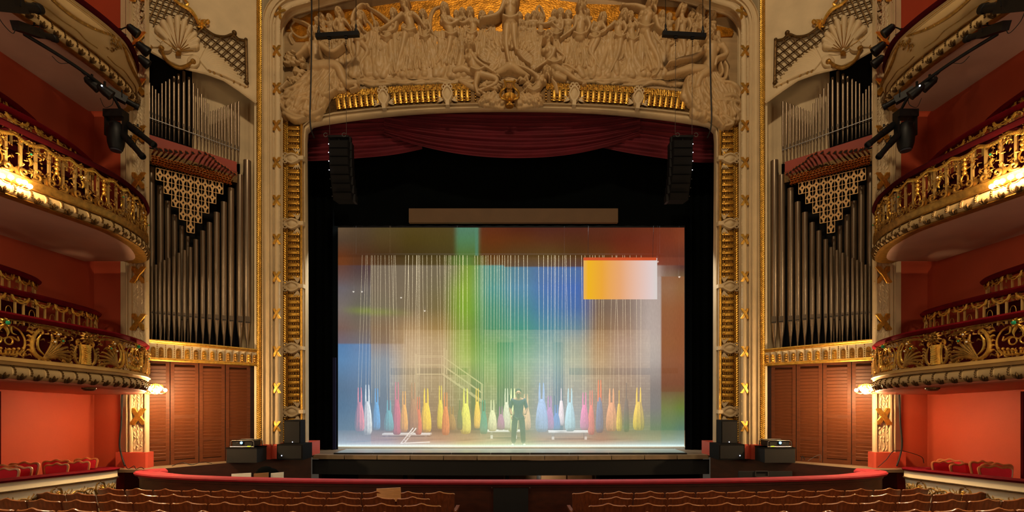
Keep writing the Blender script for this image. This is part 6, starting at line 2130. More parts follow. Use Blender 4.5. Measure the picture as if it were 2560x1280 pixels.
def skinned(name, verts, edges, radii, m, parent, root=0):
    me = bpy.data.meshes.new(name)
    off = LOC.get(parent.name, (0, 0, 0))
    me.from_pydata([(v[0] - off[0], v[1] - off[1], v[2] - off[2]) for v in verts], edges, [])
    me.materials.append(m)
    o = bpy.data.objects.new(name, me)
    COL.objects.link(o)
    o.parent = parent
    md = o.modifiers.new('skin', 'SKIN')
    md.use_smooth_shade = True
    for i, r in enumerate(radii):
        me.skin_vertices[0].data[i].radius = r if isinstance(r, tuple) else (r, r)
        me.skin_vertices[0].data[i].use_root = (i == root)
    sd_ = o.modifiers.new('sub', 'SUBSURF')
    sd_.levels = 1
    sd_.render_levels = 2
    return o


X, Yq = px0, Yp_
G = ZS
NAVY = mat('navy_top', (24, 40, 84), 0.8, var=0.1)
TROU = mat('dark_green_trousers', (24, 50, 38), 0.85, var=0.1)
SKIN = mat('skin', (190, 140, 110), 0.6, var=0.05)
SHOE = mat('white_shoe', (232, 230, 224), 0.6, var=0)
bones = [(X, Yq, G + 0.95), (X, Yq, G + 1.15), (X, Yq, G + 1.36), (X, Yq + 0.01, G + 1.46), (X, Yq - 0.01, G + 1.565),
         (X - 0.18, Yq, G + 1.40), (X - 0.25, Yq - 0.02, G + 1.14), (X - 0.20, Yq - 0.12, G + 0.94),
         (X + 0.18, Yq, G + 1.40), (X + 0.25, Yq - 0.02, G + 1.14), (X + 0.19, Yq - 0.12, G + 0.95)]
body = skinned('body', bones + [(X - 0.10, Yq, G + 0.88), (X - 0.13, Yq, G + 0.50), (X - 0.15, Yq + 0.02, G + 0.08), (X + 0.10, Yq, G + 0.88), (X + 0.13, Yq, G + 0.50), (X + 0.15, Yq + 0.02, G + 0.08), (X, Yq - 0.01, G + 1.70)],
               [(4, 17), (0, 1), (1, 2), (2, 3), (3, 4), (2, 5), (5, 6), (6, 7), (2, 8), (8, 9), (9, 10), (0, 11), (11, 12), (12, 13), (0, 14), (14, 15), (15, 16)],
               [(0.14, 0.10), (0.135, 0.095), (0.16, 0.10), (0.055, 0.055), (0.085, 0.095), 0.06, 0.045, 0.034, 0.06, 0.045, 0.034, 0.085, 0.06, 0.042, 0.085, 0.06, 0.042, (0.075, 0.085)], SKIN, per)
skinned('shirt', [(p[0], p[1], p[2]) for p in bones[:3]] + [bones[5], bones[6], bones[8], bones[9], (X, Yq, G + 0.86)], [(0, 1), (1, 2), (2, 3), (3, 4), (2, 5), (5, 6), (7, 0)],
        [(0.165, 0.125), (0.155, 0.115), (0.15, 0.115), 0.07, 0.055, 0.07, 0.055, (0.17, 0.13)], NAVY, per)
skinned('trousers', [(X, Yq, G + 0.97), (X - 0.10, Yq, G + 0.86), (X - 0.13, Yq, G + 0.50), (X - 0.15, Yq + 0.02, G + 0.09), (X + 0.10, Yq, G + 0.86), (X + 0.13, Yq, G + 0.50), (X + 0.15, Yq + 0.02, G + 0.09)],
        [(0, 1), (1, 2), (2, 3), (0, 4), (4, 5), (5, 6)], [(0.15, 0.115), 0.10, 0.085, 0.075, 0.10, 0.085, 0.075], TROU, per)
MB().ball((X, Yq + 0.045, G + 1.675), (0.09, 0.095, 0.085), 10, 7).build('hair', mat('dark_hair', (40, 28, 20), 0.7), per, mirror=False)
mb = MB()
mb.ball((X, Yq - 0.098, G + 1.585), (0.014, 0.022, 0.022), 6, 5)
for sg in (-1, 1):
    mb.ball((X + sg * 0.082, Yq + 0.005, G + 1.59), (0.012, 0.02, 0.03), 6, 5)
mb.build('nose_and_ears', SKIN, per, mirror=False)
mb = MB()
for sg in (-1, 1):
    mb.ball((X + sg * 0.032, Yq - 0.088, G + 1.615), (0.012, 0.008, 0.007), 6, 4)
mb.box(X - 0.024, X + 0.024, Yq - 0.09, Yq - 0.08, G + 1.545, G + 1.552)
mb.build('eyes_and_mouth', MATS['dark_hair'], per, mirror=False)
for sg in (-1, 1):
    mb = MB()
    mb.lathe([(0.02, -0.17), (0.045, -0.13), (0.05, 0.0), (0.042, 0.08), (0.015, 0.1)], (X + sg * 0.16, Yq + 0.01, G + 0.05), n=8, ax=(sg * -0.15, 1, 0))
    mb.build('shoe', SHOE, per, mirror=False)
    # hands with five fingers
    hb = bones[7] if sg < 0 else bones[10]
    mb = MB()
    mb.ball((hb[0], hb[1] - 0.01, hb[2] - 0.05), (0.022, 0.04, 0.045), 7, 5)
    for k in range(4):
        y_ = hb[1] - 0.04 + 0.02 * k
        ln = (0.06, 0.072, 0.075, 0.065)[k]
        mb.tube([(hb[0], y_, hb[2] - 0.085), (hb[0] - sg * 0.006, y_, hb[2] - 0.085 - ln * 0.5), (hb[0] - sg * 0.02, y_, hb[2] - 0.085 - ln)], [0.009, 0.009, 0.007], n=5)
    mb.tube([(hb[0], hb[1] - 0.045, hb[2] - 0.04), (hb[0] - sg * 0.01, hb[1] - 0.075, hb[2] - 0.07), (hb[0] - sg * 0.012, hb[1] - 0.08, hb[2] - 0.095)], [0.011, 0.010, 0.008], n=5)
    mb.build('hand', SKIN, per, mirror=False)

# work lamps hung over the back of the stage
GLOW = mat('work_lamp_glow', (255, 250, 240), 0.4, var=0, emit=(255, 250, 240), estr=1.5)
for x_, y_, Yw, lb in ((884, 727, 18.0, 'outermost of two small white lamps'), (905, 727, 18.0, 'inner of two small white lamps'), (1003, 742, 19.0, 'bright white work lamp'), (1062, 775, 19.0, 'dim work lamp on a bracket'), (1644, 652, 17.0, 'small white lamp by the amber sheet'), (1698, 690, 17.0, 'white lamp at the far right edge')):
    p = Vector(PX(x_, y_, Yw))
    wl = empty('work_lamp', p, lb + ' hung behind the gauze', 'lamp', 'work lamps behind the gauze')
    MB().lathe([(0.04, 0.22), (0.06, 0.18), (0.075, 0.02), (0.09, -0.02)], p, n=10).build('lamp_house', METALB, wl, mirror=False)
    MB().ball((p.x, p.y - 0.02, p.z - 0.01), (0.04, 0.04, 0.06), 8, 6).build('bulb', GLOW, wl, mirror=False)
    MB().tube([(p.x, p.y, p.z + 0.2), (p.x, p.y, 13.81)], 0.006, n=4).build('wire', METALB, wl, mirror=False)

# ================================================================== ORCHESTRA PIT
for s in (1, -1):
    S = s
    sd = side()
    # wall round the pit, behind the rail, up to the stage edge
    pw = [(-7.5, 10.15), (-7.2, 10.42), (-6.4, 11.27), (-5.75, 11.97), (-5.13, 12.6)]
    mb = MB()
    c = catmull([(a, b, 0) for a, b in pw], 6)
    mb.grid([[(p.x, p.y, z) for p in c] for z in (ZS - 0.002, ZS - 0.06)])
    mb.grid([[(p.x + 0.03, p.y + 0.03, z) for p in c] for z in (ZS - 0.05, -1.2)])
    tag(mb.build('wall_pit_' + sd, PITW, None, flip=True), 'dark mahogany wall curving round the %s end of the pit' % sd, 'wall', kind='structure')
S = 1
# front pit wall with the crimson rail
half = [(0, 9.40), (-2.5, 9.42), (-5.0, 9.47), (-6.6, 9.55), (-7.2, 9.68), (-7.46, 9.9), (-7.42, 10.12), (-7.22, 10.32)]
path = [(-x, y) for x, y in reversed(half[1:])] + half
path = path[::-1]
pl = catmull([(a, b, 0) for a, b in path], 8)


def pit_z(p):
    return 1.0 + 0.11 * min(1, abs(p.x) / 7.4) ** 3


rt = empty('pit_parapet', (0, 9.4, 0), 'curved orchestra pit parapet of dark mahogany with a crimson padded rail', 'parapet')
rows, rail = [], []
for i, p in enumerate(pl):
    a, b = pl[max(0, i - 1)], pl[min(len(pl) - 1, i + 1)]
    t = (b - a).normalized()
    nr = Vector((t.y, -t.x, 0))          # toward the audience
    z = pit_z(p)
    rows.append([p + nr * d + Vector((0, 0, zz)) for d, zz in ((0.0, z - 0.02), (0.0, z - 0.12), (-0.02, z - 0.13), (-0.02, -0.3))])
    wd = 0.10 + 0.16 * max(0, (abs(p.x) - 6.4)) 
    rail.append([p + nr * d + Vector((0, 0, z + e)) for d, e in ((0.06, -0.055), (0.075, -0.02), (0.05, 0.005), (-0.06, 0.012), (-0.10 - wd, 0.0), (-0.12 - wd, -0.03), (-0.10 - wd, -0.06))])
MB().grid(rows).build('panelling', PITW, rt, mirror=False, flip=True)
MB().grid([[r[3] + Vector((0, 0.0, 0)) - Vector((0, 0, 0)) for r in rows], [(r[0] + (r[0] - r[0])) + Vector((0, 0.09, 0)) for r in rows]]).build('inner_face', BLACK, rt, mirror=False)
MB().grid(rail, closed_v=True).build('rail', mat('rail_crimson', (150, 16, 34), 0.8, var=0.15, vscale=5), rt, mirror=False, flip=True)
MB().box(-0.33, 0.33, 9.355, 9.40, -0.3, 0.87).build('centre_panel', BLACK, rt, smooth=False, mirror=False)
for x_ in (-0.36, 0.36):
    MB().ball((x_, 9.36, 0.885), 0.014, 6, 4).build('screw', CHROME, rt, mirror=False)

# papers and cloth inside the pit
for x0_, x1_, Yb, z, m_, lb in ((-5.95, -5.55, 10.5, 0.98, mat('white_paper', (230, 226, 214), 0.6), 'white sheet standing in the pit, further from the stage'), (-5.5, -5.2, 10.55, 0.98, mat('tan_card', (150, 106, 64), 0.6), 'tan card standing between two white sheets in the pit'), (-5.16, -4.9, 10.6, 0.98, MATS['white_paper'], 'white sheet standing in the pit, nearer the stage')):
    pts = [(x0_, Yb, 0.2), (x1_, Yb + 0.03, 0.2), (x1_, Yb + 0.06, z), (x0_, Yb + 0.03, z - 0.02)]
    tag(MB().prism(pts, (0, 0.012, 0)).build('paper_sheet', m_, None, smooth=False, mirror=False), lb, 'paper')
mb = MB()
mb.ball((-5.45, 11.0, 0.92), (0.2, 0.12, 0.14), 9, 6)
mb.ball((-5.32, 11.0, 0.82), (0.2, 0.12, 0.2), 9, 6)
mb.ball((-5.58, 11.0, 0.8), (0.14, 0.1, 0.18), 9, 6)
mb.box(-5.62, -5.3, 10.95, 11.05, -1.2, 0.8)
tag(mb.build('covered_stand', BLACKC, None, mirror=False), 'music stand under a black cloth in the pit', 'stand')
tag(MB().box(5.15, 6.35, 11.15, 11.2, 0.45, 0.92).build('pit_hatch', BLACK, None, smooth=False, mirror=False), 'black hatch panel in the pit wall on the right', 'hatch')
mb = MB()
for x0_, x1_, z0_, z1_ in ((5.5, 5.8, 0.92, 0.935), (5.5, 5.8, 0.8, 0.815), (5.5, 5.515, 0.8, 0.935), (5.785, 5.8, 0.8, 0.935)):
    mb.box(x0_, x1_, 11.12, 11.14, z0_, z1_)
tag(mb.build('wall_plate', CHROME, None, smooth=False, mirror=False), 'small framed connection plate on the black pit hatch', 'plate')

# ================================================================== BOXES AT STALLS LEVEL
def red_chair(loc, rz, label, w=0.46):
    c, s_ = math.cos(rz), math.sin(rz)
    rt = empty('box_chair', loc, label, 'chair', 'red velvet chairs in the stalls boxes')

    def T(x, y, z):
        return (loc[0] + c * x - s_ * y, loc[1] + s_ * x + c * y, loc[2] + z)
    hw = w / 2
    # back outline: narrow at the seat, flaring up to a serpentine crest
    out = [(-hw * 0.72, 0.5), (-hw * 0.82, 0.7), (-hw * 0.96, 0.88), (-hw, 0.97), (-hw * 0.8, 1.0), (-hw * 0.4, 0.99), (0, 1.02), (hw * 0.4, 0.99), (hw * 0.8, 1.0), (hw, 0.97), (hw * 0.96, 0.88), (hw * 0.82, 0.7), (hw * 0.72, 0.5)]
    out = [(p.x, p.y) for p in catmull([(x, z, 0) for x, z in out], 4)]
    lean = lambda z: -0.12 * (z - 0.45)
    mb = MB()
    mb.prism([T(x * 0.93, lean(z) - 0.02, z * 0.985) for x, z in out], Vector(T(0, 0.06, 0)) - Vector(T(0, 0, 0)))
    mb.build('back_pad', VELVETC, rt, smooth=False)
    mb = MB()
    mb.tube([T(x, lean(z) + 0.01, z) for x, z in out], 0.022, n=6)
    mb.build('back_frame', FRAMEW, rt)
    mb = MB()
    mb.box(-hw, hw, -0.02, 0.45, 0.40, 0.50)
    mb.v = [T(*p) for p in mb.v]
    mb.build('seat', VELVETC, rt, smooth=False)
    for x in (-hw * 0.85, hw * 0.85):
        for y in (0.0, 0.42):
            MB().tube([T(x, y, 0.42), T(x * 1.03, y, 0.0)], [0.022, 0.014], n=6).build('leg', FRAMEW, rt)
    return rt


VELVETC = mat('chair_velvet', (204, 22, 46), 0.85, var=0.12, vscale=6)
FRAMEW = mat('chair_gilt_walnut', (172, 104, 58), 0.35, var=0.2, vscale=9)
for s in (1, -1):
    S = s
    sd = side()
    plan = Plan([(-7.35, 5.4), (-7.45, 6.3), (-7.6, 7.36), (-7.75, 8.4), (-7.88, 9.3), (-7.98, 9.85), (-8.14, 10.16), (-8.42, 10.22), (-8.66, 10.1)], 1.417, 0.08)
    rt = empty('box_parapet', plan.at(plan.len * 0.6, -1.3), 'cream parapet of the %s stalls box with gilt garland and crimson top' % sd, 'parapet')
    rows = []
    n = 70
    for i in range(n + 1):
        p, t, nr = plan.frame(plan.len * i / n)
        k = max(0, (i / n - 0.80) / 0.2)
        wd = 0.16 + 0.12 * math.sin(math.pi * min(1, k))
        rows.append([p + nr * a + Vector((0, 0, b)) for a, b in ((0.07, -0.05), (0.085, -0.02), (0.06, 0.0), (-0.05, 0.01), (-wd, 0.0), (-wd - 0.02, -0.04), (0.0, -0.06))])
    MB().grid(rows, closed_v=True).build('rail', VELVET, rt)
    s1 = plan.s_of_y(10.18)
    plan.sweep(MB(), [(0.04, -0.05), (0.045, -0.17), (0.06, -0.19), (0.05, -0.21), (0.03, -0.22), (0.0, -0.6), (-0.05, -1.3)], 0, s1, 60).build('front', CREAMW, rt, angle=50)
    plan.sweep(MB(), [(0.045, -0.175), (0.066, -0.185), (0.066, -0.205), (0.045, -0.212)], 0, s1, 60).build('gilt_line', GOLDK, rt)
    plan.sweep(MB(), [(-0.1, -0.05), (-0.1, -1.0)], n=60).build('inner_lining', VELVETD, rt)
    # garland: medallions joined by leafy scrolls
    for k, yy in enumerate((7.05, 8.35, 9.45, 5.9)):
        sc = plan.s_of_y(yy)
        mb = MB()
        rosette(mb, plan, sc, -0.36, 0.075, 9, 0.04)
        for u in (-1, 1):
            uvtube(mb, plan, sc, [(u * 0.02, -0.25), (u * 0.10, -0.27), (u * 0.13, -0.36), (u * 0.09, -0.45), (u * 0.02, -0.48)], [0.016, 0.024, 0.026, 0.022, 0.014])
            uvtube(mb, plan, sc, [(u * 0.0, -0.23), (u * 0.05, -0.20), (u * 0.04, -0.16), (0, -0.17)], [0.018, 0.018, 0.014, 0.012])
            uvtube(mb, plan, sc, [(u * 0.02, -0.49), (u * 0.05, -0.53), (u * 0.01, -0.56)], [0.018, 0.02, 0.006])
        md = mb.build('medallion', GOLDD, rt)
        MB().ball(plan.at(sc, -0.36, 0.06), 0.035, 8, 6).build('boss', GOLD, md)
        nxt = {0: 1.30, 1: 1.10, 2: 0.62, 3: 1.1}[k]
        mb = MB()
        uvtube(mb, plan, sc, [(0.13, -0.38), (nxt * 0.25, -0.43), (nxt * 0.42, -0.34), (nxt * 0.58, -0.37), (nxt * 0.75, -0.33), (nxt - 0.13, -0.38)], [0.012, 0.015, 0.013, 0.013, 0.015, 0.012])
        for j in range(11):
            u = 0.16 + (nxt - 0.32) * j / 10.0
            v = -0.385 + 0.04 * math.sin(j * 1.3)
            for sg in (-1, 1):
                uvtube(mb, plan, sc, [(u, v), (u + 0.05, v + sg * 0.05), (u + 0.03 + 0.03 * (j % 2), v + sg * 0.09)], [0.008, 0.018, 0.004], n=5, sm=3)
        mb.build('garland', GOLDD, rt)
    # floor of the box
    mb = MB()
    mb.grid([[plan.at(plan.len * i / 20, -1.12 + 0.3, -0.1) for i in range(21)], [Vector((-8.95, plan.at(plan.len * i / 20, 0).y, plan.at(plan.len * i / 20, -1.12 + 0.3).z)) for i in range(21)]])
    mb.build('box_floor', PITW, rt, flip=True)
    # curtain at the far end of the box (edge of the picture)
    mb = MB()
    mb.grid([[(-8.9 + 0.04 * math.sin(i * 1.5), 8.1 + 0.5 * i / 14.0, z) for i in range(15)] for z in (0.6, 2.7)])
    tag(mb.build('box_curtain', VELVETD, None), 'dark red curtain at the door of the %s stalls box' % sd, 'curtain')

S = 1
zf = lambda Y: 1.417 - 0.08 * (Y - 6.86) - 0.82
# left chairs: x px centre, y px of the crest, Y, turn
for px, py, X_, rz, w_, lb in ((44, 1168, 8.25, 0.45, 0.32, 'red velvet chair nearest the parapet in the left box, third pair from the pillar'), (56, 1157, 8.62, 0.3, 0.42, 'dark red chair behind, in the left box, third pair from the pillar'), (139, 1160, 8.25, 0.45, 0.32, 'red velvet chair nearest the parapet in the left box, middle pair'), (137, 1151, 8.62, 0.3, 0.40, 'red chair behind, in the left box, middle pair'), (194, 1154, 8.25, 0.5, 0.32, 'red velvet chair nearest the parapet in the left box, pair by the pillar'), (212, 1146, 8.62, 0.25, 0.38, 'red chair behind, in the left box, pair by the pillar'), (6, 1172, 8.2, 0.45, 0.36, 'red velvet chair half out of the picture in the left box'), (0, 1164, 8.58, 0.35, 0.42, 'red chair behind at the picture edge in the left box')):
    Y = X_ * F / (CX - px)
    red_chair((-X_, Y, ZZ(py, Y) - 1.02), math.pi + rz, lb, w_)
for px, py, X_, rz, w_, lb in ((2361, 1154, 8.25, -0.3, 0.34, 'red velvet chair nearest the pillar in the right box'), (2374, 1149, 8.6, -0.8, 0.36, 'red chair behind the one nearest the pillar in the right box'), (2416, 1160, 8.3, -0.2, 0.44, 'low wide red chair second from the pillar in the right box'), (2459, 1154, 8.45, -0.3, 0.34, 'narrow upright red chair in the middle of the right box'), (2493, 1166, 8.2, -0.25, 0.46, 'wide red chair by the parapet in the right box, farthest from the pillar'), (2497, 1160, 8.62, -0.25, 0.44, 'red chair behind the wide one, farthest from the pillar in the right box')):
    Y = X_ * F / (px - CX)
    red_chair((X_, Y, ZZ(py, Y) - 1.02), math.pi + rz, lb, w_)

# ================================================================== STALLS SEATS
def stall_chair():
    """backrest with an ogee crest, seen from behind; local origin on the floor, facing +y"""
    prof = [(-0.255, 0.875), (-0.235, 0.886), (-0.20, 0.884), (-0.14, 0.890), (-0.07, 0.902), (-0.03, 0.918), (0.0, 0.925), (0.03, 0.918), (0.07, 0.902), (0.14, 0.890), (0.20, 0.884), (0.235, 0.886), (0.255, 0.875)]
    bk = MB()
    rows = []
    for f in (0.0, 0.4, 0.8, 1.0):
        rows.append([(x * (0.90 + 0.10 * f), -0.02 - 0.10 * f - 0.05 * (1 - (x / 0.26) ** 2), 0.42 + (z - 0.42) * f) for x, z in prof])
    rows.append([(p[0] * 0.99, p[1] + 0.012, p[2] + 0.004) for p in rows[-1]])
    rows.append([(p[0], p[1] + 0.026, p[2] - 0.004) for p in rows[3]])
    rows.append([(p[0], p[1] + 0.026, p[2]) for p in rows[0]])
    bk.grid(rows)
    for e in (0, len(prof) - 1):
        bk.add([rows[0][e], rows[3][e], rows[5][e], rows[6][e]], [(0, 1, 2, 3)])
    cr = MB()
    cr.tube([(p[0], p[1], p[2] + 0.002) for p in rows[4]], 0.009, n=6)  # paler tube paints a highlight along the crest
    st = MB()
    st.box(-0.235, 0.235, 0.02, 0.44, 0.40, 0.445)
    sdm = MB()
    for x in (-0.262, 0.262):
        sdm.box(x - 0.012, x + 0.012, -0.06, 0.30, 0.0, 0.56)
    ar = MB()
    for x in (-0.262, 0.262):
        ar.box(x - 0.03, x + 0.03, -0.10, 0.32, 0.56, 0.60)
        ar.ball((x, -0.10, 0.575), (0.03, 0.03, 0.03), 7, 5)
    return [('backrest', mesh_of(bk, 'backrest', SEATW, angle=35)), ('crest', mesh_of(cr, 'crest', mat('seat_edge_highlight', (196, 128, 80), 0.25, var=0.2, vscale=8, coat=0.4))), ('seat', mesh_of(st, 'seat', SEATW, False)), ('side_panel', mesh_of(sdm, 'side_panel', PITW, False)), ('armrest', mesh_of(ar, 'armrest', SEATW))]


PARTS = stall_chair()
ROWS = [(8.61, -1.22, 1.31, 'front'), (7.71, -1.50, 1.61, 'second'), (6.81, -1.20, 1.31, 'third'), (5.91, -1.47, 1.59, 'nearest')]
PITCH = 0.54
for Y0, xl, xr, rn in ROWS:
    for sgn, x0 in ((-1, xl), (1, xr)):
        for k in range(13 if Y0 > 6 else 12):
            x = x0 + sgn * PITCH * k
            Y = Y0 + x * x / 140.0
            if abs(x) > {8.61: 7.5, 7.71: 7.62, 6.81: 7.5, 5.91: 7.3}[Y0]:
                break
            if abs(x) * F / Y > 1330:
                break
            rz = -math.atan(x / 70.0) * -1.0
            a = math.atan(x / 70.0)
            rt = bpy.data.objects.new('stalls_chair', None)
            COL.objects.link(rt)
            rt.location = (x, Y, floor_z(Y0) + 0.02)
            rt.rotation_euler = (0, 0, a)
            LOC[rt.name] = (0, 0, 0)
            tag(rt, 'brown wooden stalls chair, %s row, %s from the aisle on the %s' % (rn, ORD[k], 'left' if sgn < 0 else 'right'), 'chair', 'wooden chairs in the stalls rows')
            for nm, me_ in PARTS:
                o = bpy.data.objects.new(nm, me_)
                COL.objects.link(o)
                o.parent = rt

# folded-up writing board left on a front row chair
Y = 8.5
bd = empty('wooden_board', PX(973, 1262, Y), 'pale square wooden board leaning on a front row chair', 'board')
a, b, c_, d = PX(941, 1222, Y), PX(1001, 1219, Y), PX(1003, 1254, Y - 0.05), PX(943, 1253, Y - 0.05)
MB().prism([d, c_, b, a], (0, 0.025, 0)).build('panel', mat('pale_oak', (188, 132, 76), 0.4, var=0.2, vscale=6, stretch=(1, 3, 8)), bd, smooth=False, mirror=False)
MB().obox(PX(997, 1262, Y - 0.06), (0.02, 0, 0), (0, 0.015, 0), (0, 0, 0.07)).build('support', METALB, bd, smooth=False, mirror=False)

# ================================================================== LOUDSPEAKERS, PROJECTORS, RIGGING
LED = mat('white_led', (255, 255, 255), 0.4, var=0, emit=(235, 240, 255), estr=4)
for s in (1, -1):
    S = s
    sd = side()
    # two stacked loudspeakers in front of the plinth
    Y = 11.75
    sub = empty('subwoofer', (XX(725, Y), Y, ZS), 'wide black subwoofer at the foot of the %s proscenium jamb' % sd, 'loudspeaker')
    x0_, x1_ = XX(692, Y), XX(757, Y)
    zt_ = ZZ(1111, Y)
    MB().box(x0_, x1_, Y, Y + 0.55, ZS, zt_).build('cabinet', SPEAK, sub, smooth=False)
    MB().box(x0_ + 0.03, x1_ - 0.03, Y - 0.012, Y, ZS + 0.03, zt_ - 0.03).build('grille', BLACK, sub, smooth=False)
    MB().ball(PX(704, 1139, Y - 0.02), 0.012, 6, 4).build('indicator', LED, sub)
    top = empty('loudspeaker', (XX(731, Y + 0.1), Y + 0.1, zt_), 'upright black loudspeaker standing on the %s subwoofer' % sd, 'loudspeaker')
    x0_, x1_ = XX(710, Y + 0.1), XX(751, Y + 0.1)
    z2 = ZZ(1051, Y + 0.1)
    MB().prism([(x0_, Y + 0.1, zt_), (x1_, Y + 0.1, zt_), (x1_ - 0.05, Y + 0.5, zt_), (x0_ + 0.05, Y + 0.5, zt_)], (0, 0, z2 - zt_)).build('cabinet', SPEAK, top, smooth=False)
    MB().box(x0_ + 0.02, x1_ - 0.02, Y + 0.088, Y + 0.1, zt_ + 0.03, z2 - 0.03).build('grille', BLACK, top, smooth=False)
    MB().ball(PX(731, 1105, Y + 0.07), 0.011, 6, 4).build('indicator', LED, top)
    # projector on a black box
    Y = 11.25
    bx = empty('projector_stand', (XX(604, Y), Y, ZS), 'matt black box carrying the %s projector' % sd, 'box')
    x0_, x1_ = XX(566, Y), XX(642, Y)
    zb_ = ZZ(1119, Y)
    MB().box(x0_, x1_, Y, Y + 0.45, ZS, zb_).build('box_body', BLACK, bx, smooth=False)
    MB().box(x0_ - 0.01, x1_ + 0.01, Y - 0.01, Y + 0.46, zb_ - 0.02, zb_).build('box_lid', SPEAK, bx, smooth=False)
    pj = empty('projector', (XX(603, Y), Y + 0.05, zb_), 'black projector in a chrome roll frame with a glowing lens, beside the %s louvred shutters' % sd, 'projector')
    a, b = XX(574, Y), XX(633, Y)
    zt_ = ZZ(1102, Y)
    MB().box(a + 0.03, b - 0.03, Y + 0.05, Y + 0.40, zb_ + 0.02, zt_ - 0.01).build('housing', METALB, pj, smooth=False)
    MB().box(a + 0.05, b - 0.05, Y + 0.04, Y + 0.05, zb_ + 0.035, zt_ - 0.03).build('front_grille', BLACK, pj, smooth=False)
    for yo in (0.03, 0.42):
        MB().tube([(a, Y + yo, zb_ + 0.01), (a + 0.005, Y + yo, zt_ - 0.03), (a + 0.04, Y + yo, zt_), (b - 0.04, Y + yo, zt_), (b - 0.005, Y + yo, zt_ - 0.03), (b, Y + yo, zb_ + 0.01)], 0.010, n=6).build('roll_bar', CHROME, pj)
    MB().tube([(a, Y + 0.03, zb_ + 0.015), (b, Y + 0.03, zb_ + 0.015)], 0.012, n=6).build('roll_bar', CHROME, pj)
    c = PX(604, 1107, Y + 0.02)
    MB().lathe([(0.045, 0.06), (0.045, 0.0), (0.034, -0.01)], c, n=12, ax=(0, 1, 0)).build('lens_barrel', METALB, pj)
    MB().lathe([(0.030, 0.0), (0.030, -0.014), (0.012, -0.02)], c, n=12, ax=(0, 1, 0)).build('lens', mat('blue_lens', (120, 190, 255), 0.2, var=0, emit=(120, 190, 255), estr=3), pj)
    MB().box(c[0] - 0.13, c[0] - 0.07, c[1] + 0.005, c[1] + 0.02, c[2] - 0.006, c[2] + 0.004).build('badge', CHROME, pj, smooth=False)
    for k in range(3):
        MB().box(c[0] + 0.13 + 0.025 * k, c[0] + 0.15 + 0.025 * k, c[1] - 0.005, c[1] + 0.02, zb_ + 0.015, zb_ + 0.035).build('status_light', mat('yellow_green_led', (180, 210, 60), 0.4, var=0, emit=(180, 210, 60), estr=0.8), pj, smooth=False)
    # ---------------- line array
    Y = 11.75
    u = Y / F
    la = empty('line_array', PX(845, 500, Y), 'seven black loudspeaker modules hung in a curved column before the %s side of the arch' % sd, 'loudspeaker')
    prev = None
    ang = 0.0
    x = 844.0
    tops = [350, 371, 392, 414, 437, 459, 481, 501]
    xoff = [846, 846, 846.5, 847.5, 849.5, 852, 855, 857]
    for k in range(7):
        y0_, y1_ = tops[k], tops[k + 1] - 1.2
        xa, xb = xoff[k], xoff[k + 1]
        hw = 24.0
        tilt = 0.015 * k
        pts = [PX(xa - hw, y0_, Y), PX(xa + hw, y0_, Y), PX(xb + hw, y1_, Y + 0.02 + tilt), PX(xb - hw, y1_, Y + 0.02 + tilt)]
        m_ = MB().prism(pts, (0.05, 0.26, 0)).build('module', SPEAK, la, smooth=False)
        g = MB().prism([PX(xa - hw + 1.5, y0_ + 1.5, Y - 0.012), PX(xa + hw - 1.5, y0_ + 1.5, Y - 0.012), PX(xb + hw - 1.5, y1_ - 1.5, Y + tilt + 0.008), PX(xb - hw + 1.5, y1_ - 1.5, Y + tilt + 0.008)], (0, 0.02, 0))
        g.build('grille', mat('array_grille', (20, 20, 22), 0.8, var=0.1, spec=0.15), m_, smooth=False)
        MB().ball(PX(xa - hw - 0.5 if s > 0 else xa - hw - 0.5, (y0_ + y1_) / 2, Y - 0.01), 0.010, 6, 4).build('pin', LED if k < 4 else CHROME, m_)
        MB().box(XX(xa + hw, Y), XX(xa + hw + 6, Y), Y + 0.1, Y + 0.28, ZZ(y1_, Y), ZZ(y0_, Y)).build('side_bracket', METALB, m_, smooth=False)
    MB().box(XX(816, Y), XX(868, Y), Y + 0.1, Y + 0.3, ZZ(337, Y), ZZ(332, Y)).build('hang_frame', METALB, la, smooth=False)
    for x_ in (815, 840, 868):
        MB().box(XX(x_, Y), XX(x_ + 4, Y), Y + 0.15, Y + 0.25, ZZ(352, Y), ZZ(333, Y)).build('hang_bracket', METALB, la, smooth=False)
    for x_ in (814, 860):
        cc = PX(x_, 337, Y)
        MB().tube([(cc[0] + 0.045 * math.cos(a_), cc[1], cc[2] + 0.045 * math.sin(a_)) for a_ in [0.4 + 2 * math.pi * k / 12 * 0.9 for k in range(13)]], 0.009, n=5).build('shackle', CHROME, la)
    # spreader bar above, on two chains
    sb = empty('spreader_bar', PX(845, 88, Y), 'black spreader bar with chain hooks above the %s line array' % sd, 'bar')
    MB().obox(PX(844, 88, Y), Vector(PX(898, 85, Y)) - Vector(PX(844, 88, Y)), Vector((0, 0.05, 0)), Vector((0, 0, 0.05))).build('beam', METALB, sb, smooth=False)
    for x_, y_ in ((797, 78), (890, 74)):
        MB().lathe([(0.04, 0.0), (0.04, 0.06), (0.02, 0.08), (0.025, 0.14), (0.01, 0.2)], PX(x_, y_ + 6, Y), n=8).build('eye_bolt', METALB, sb)
        MB().tube([PX(x_, y_ - 8, Y), PX(x_, -60, Y)], 0.008, n=5).build('wire_rope', METALB, sb)
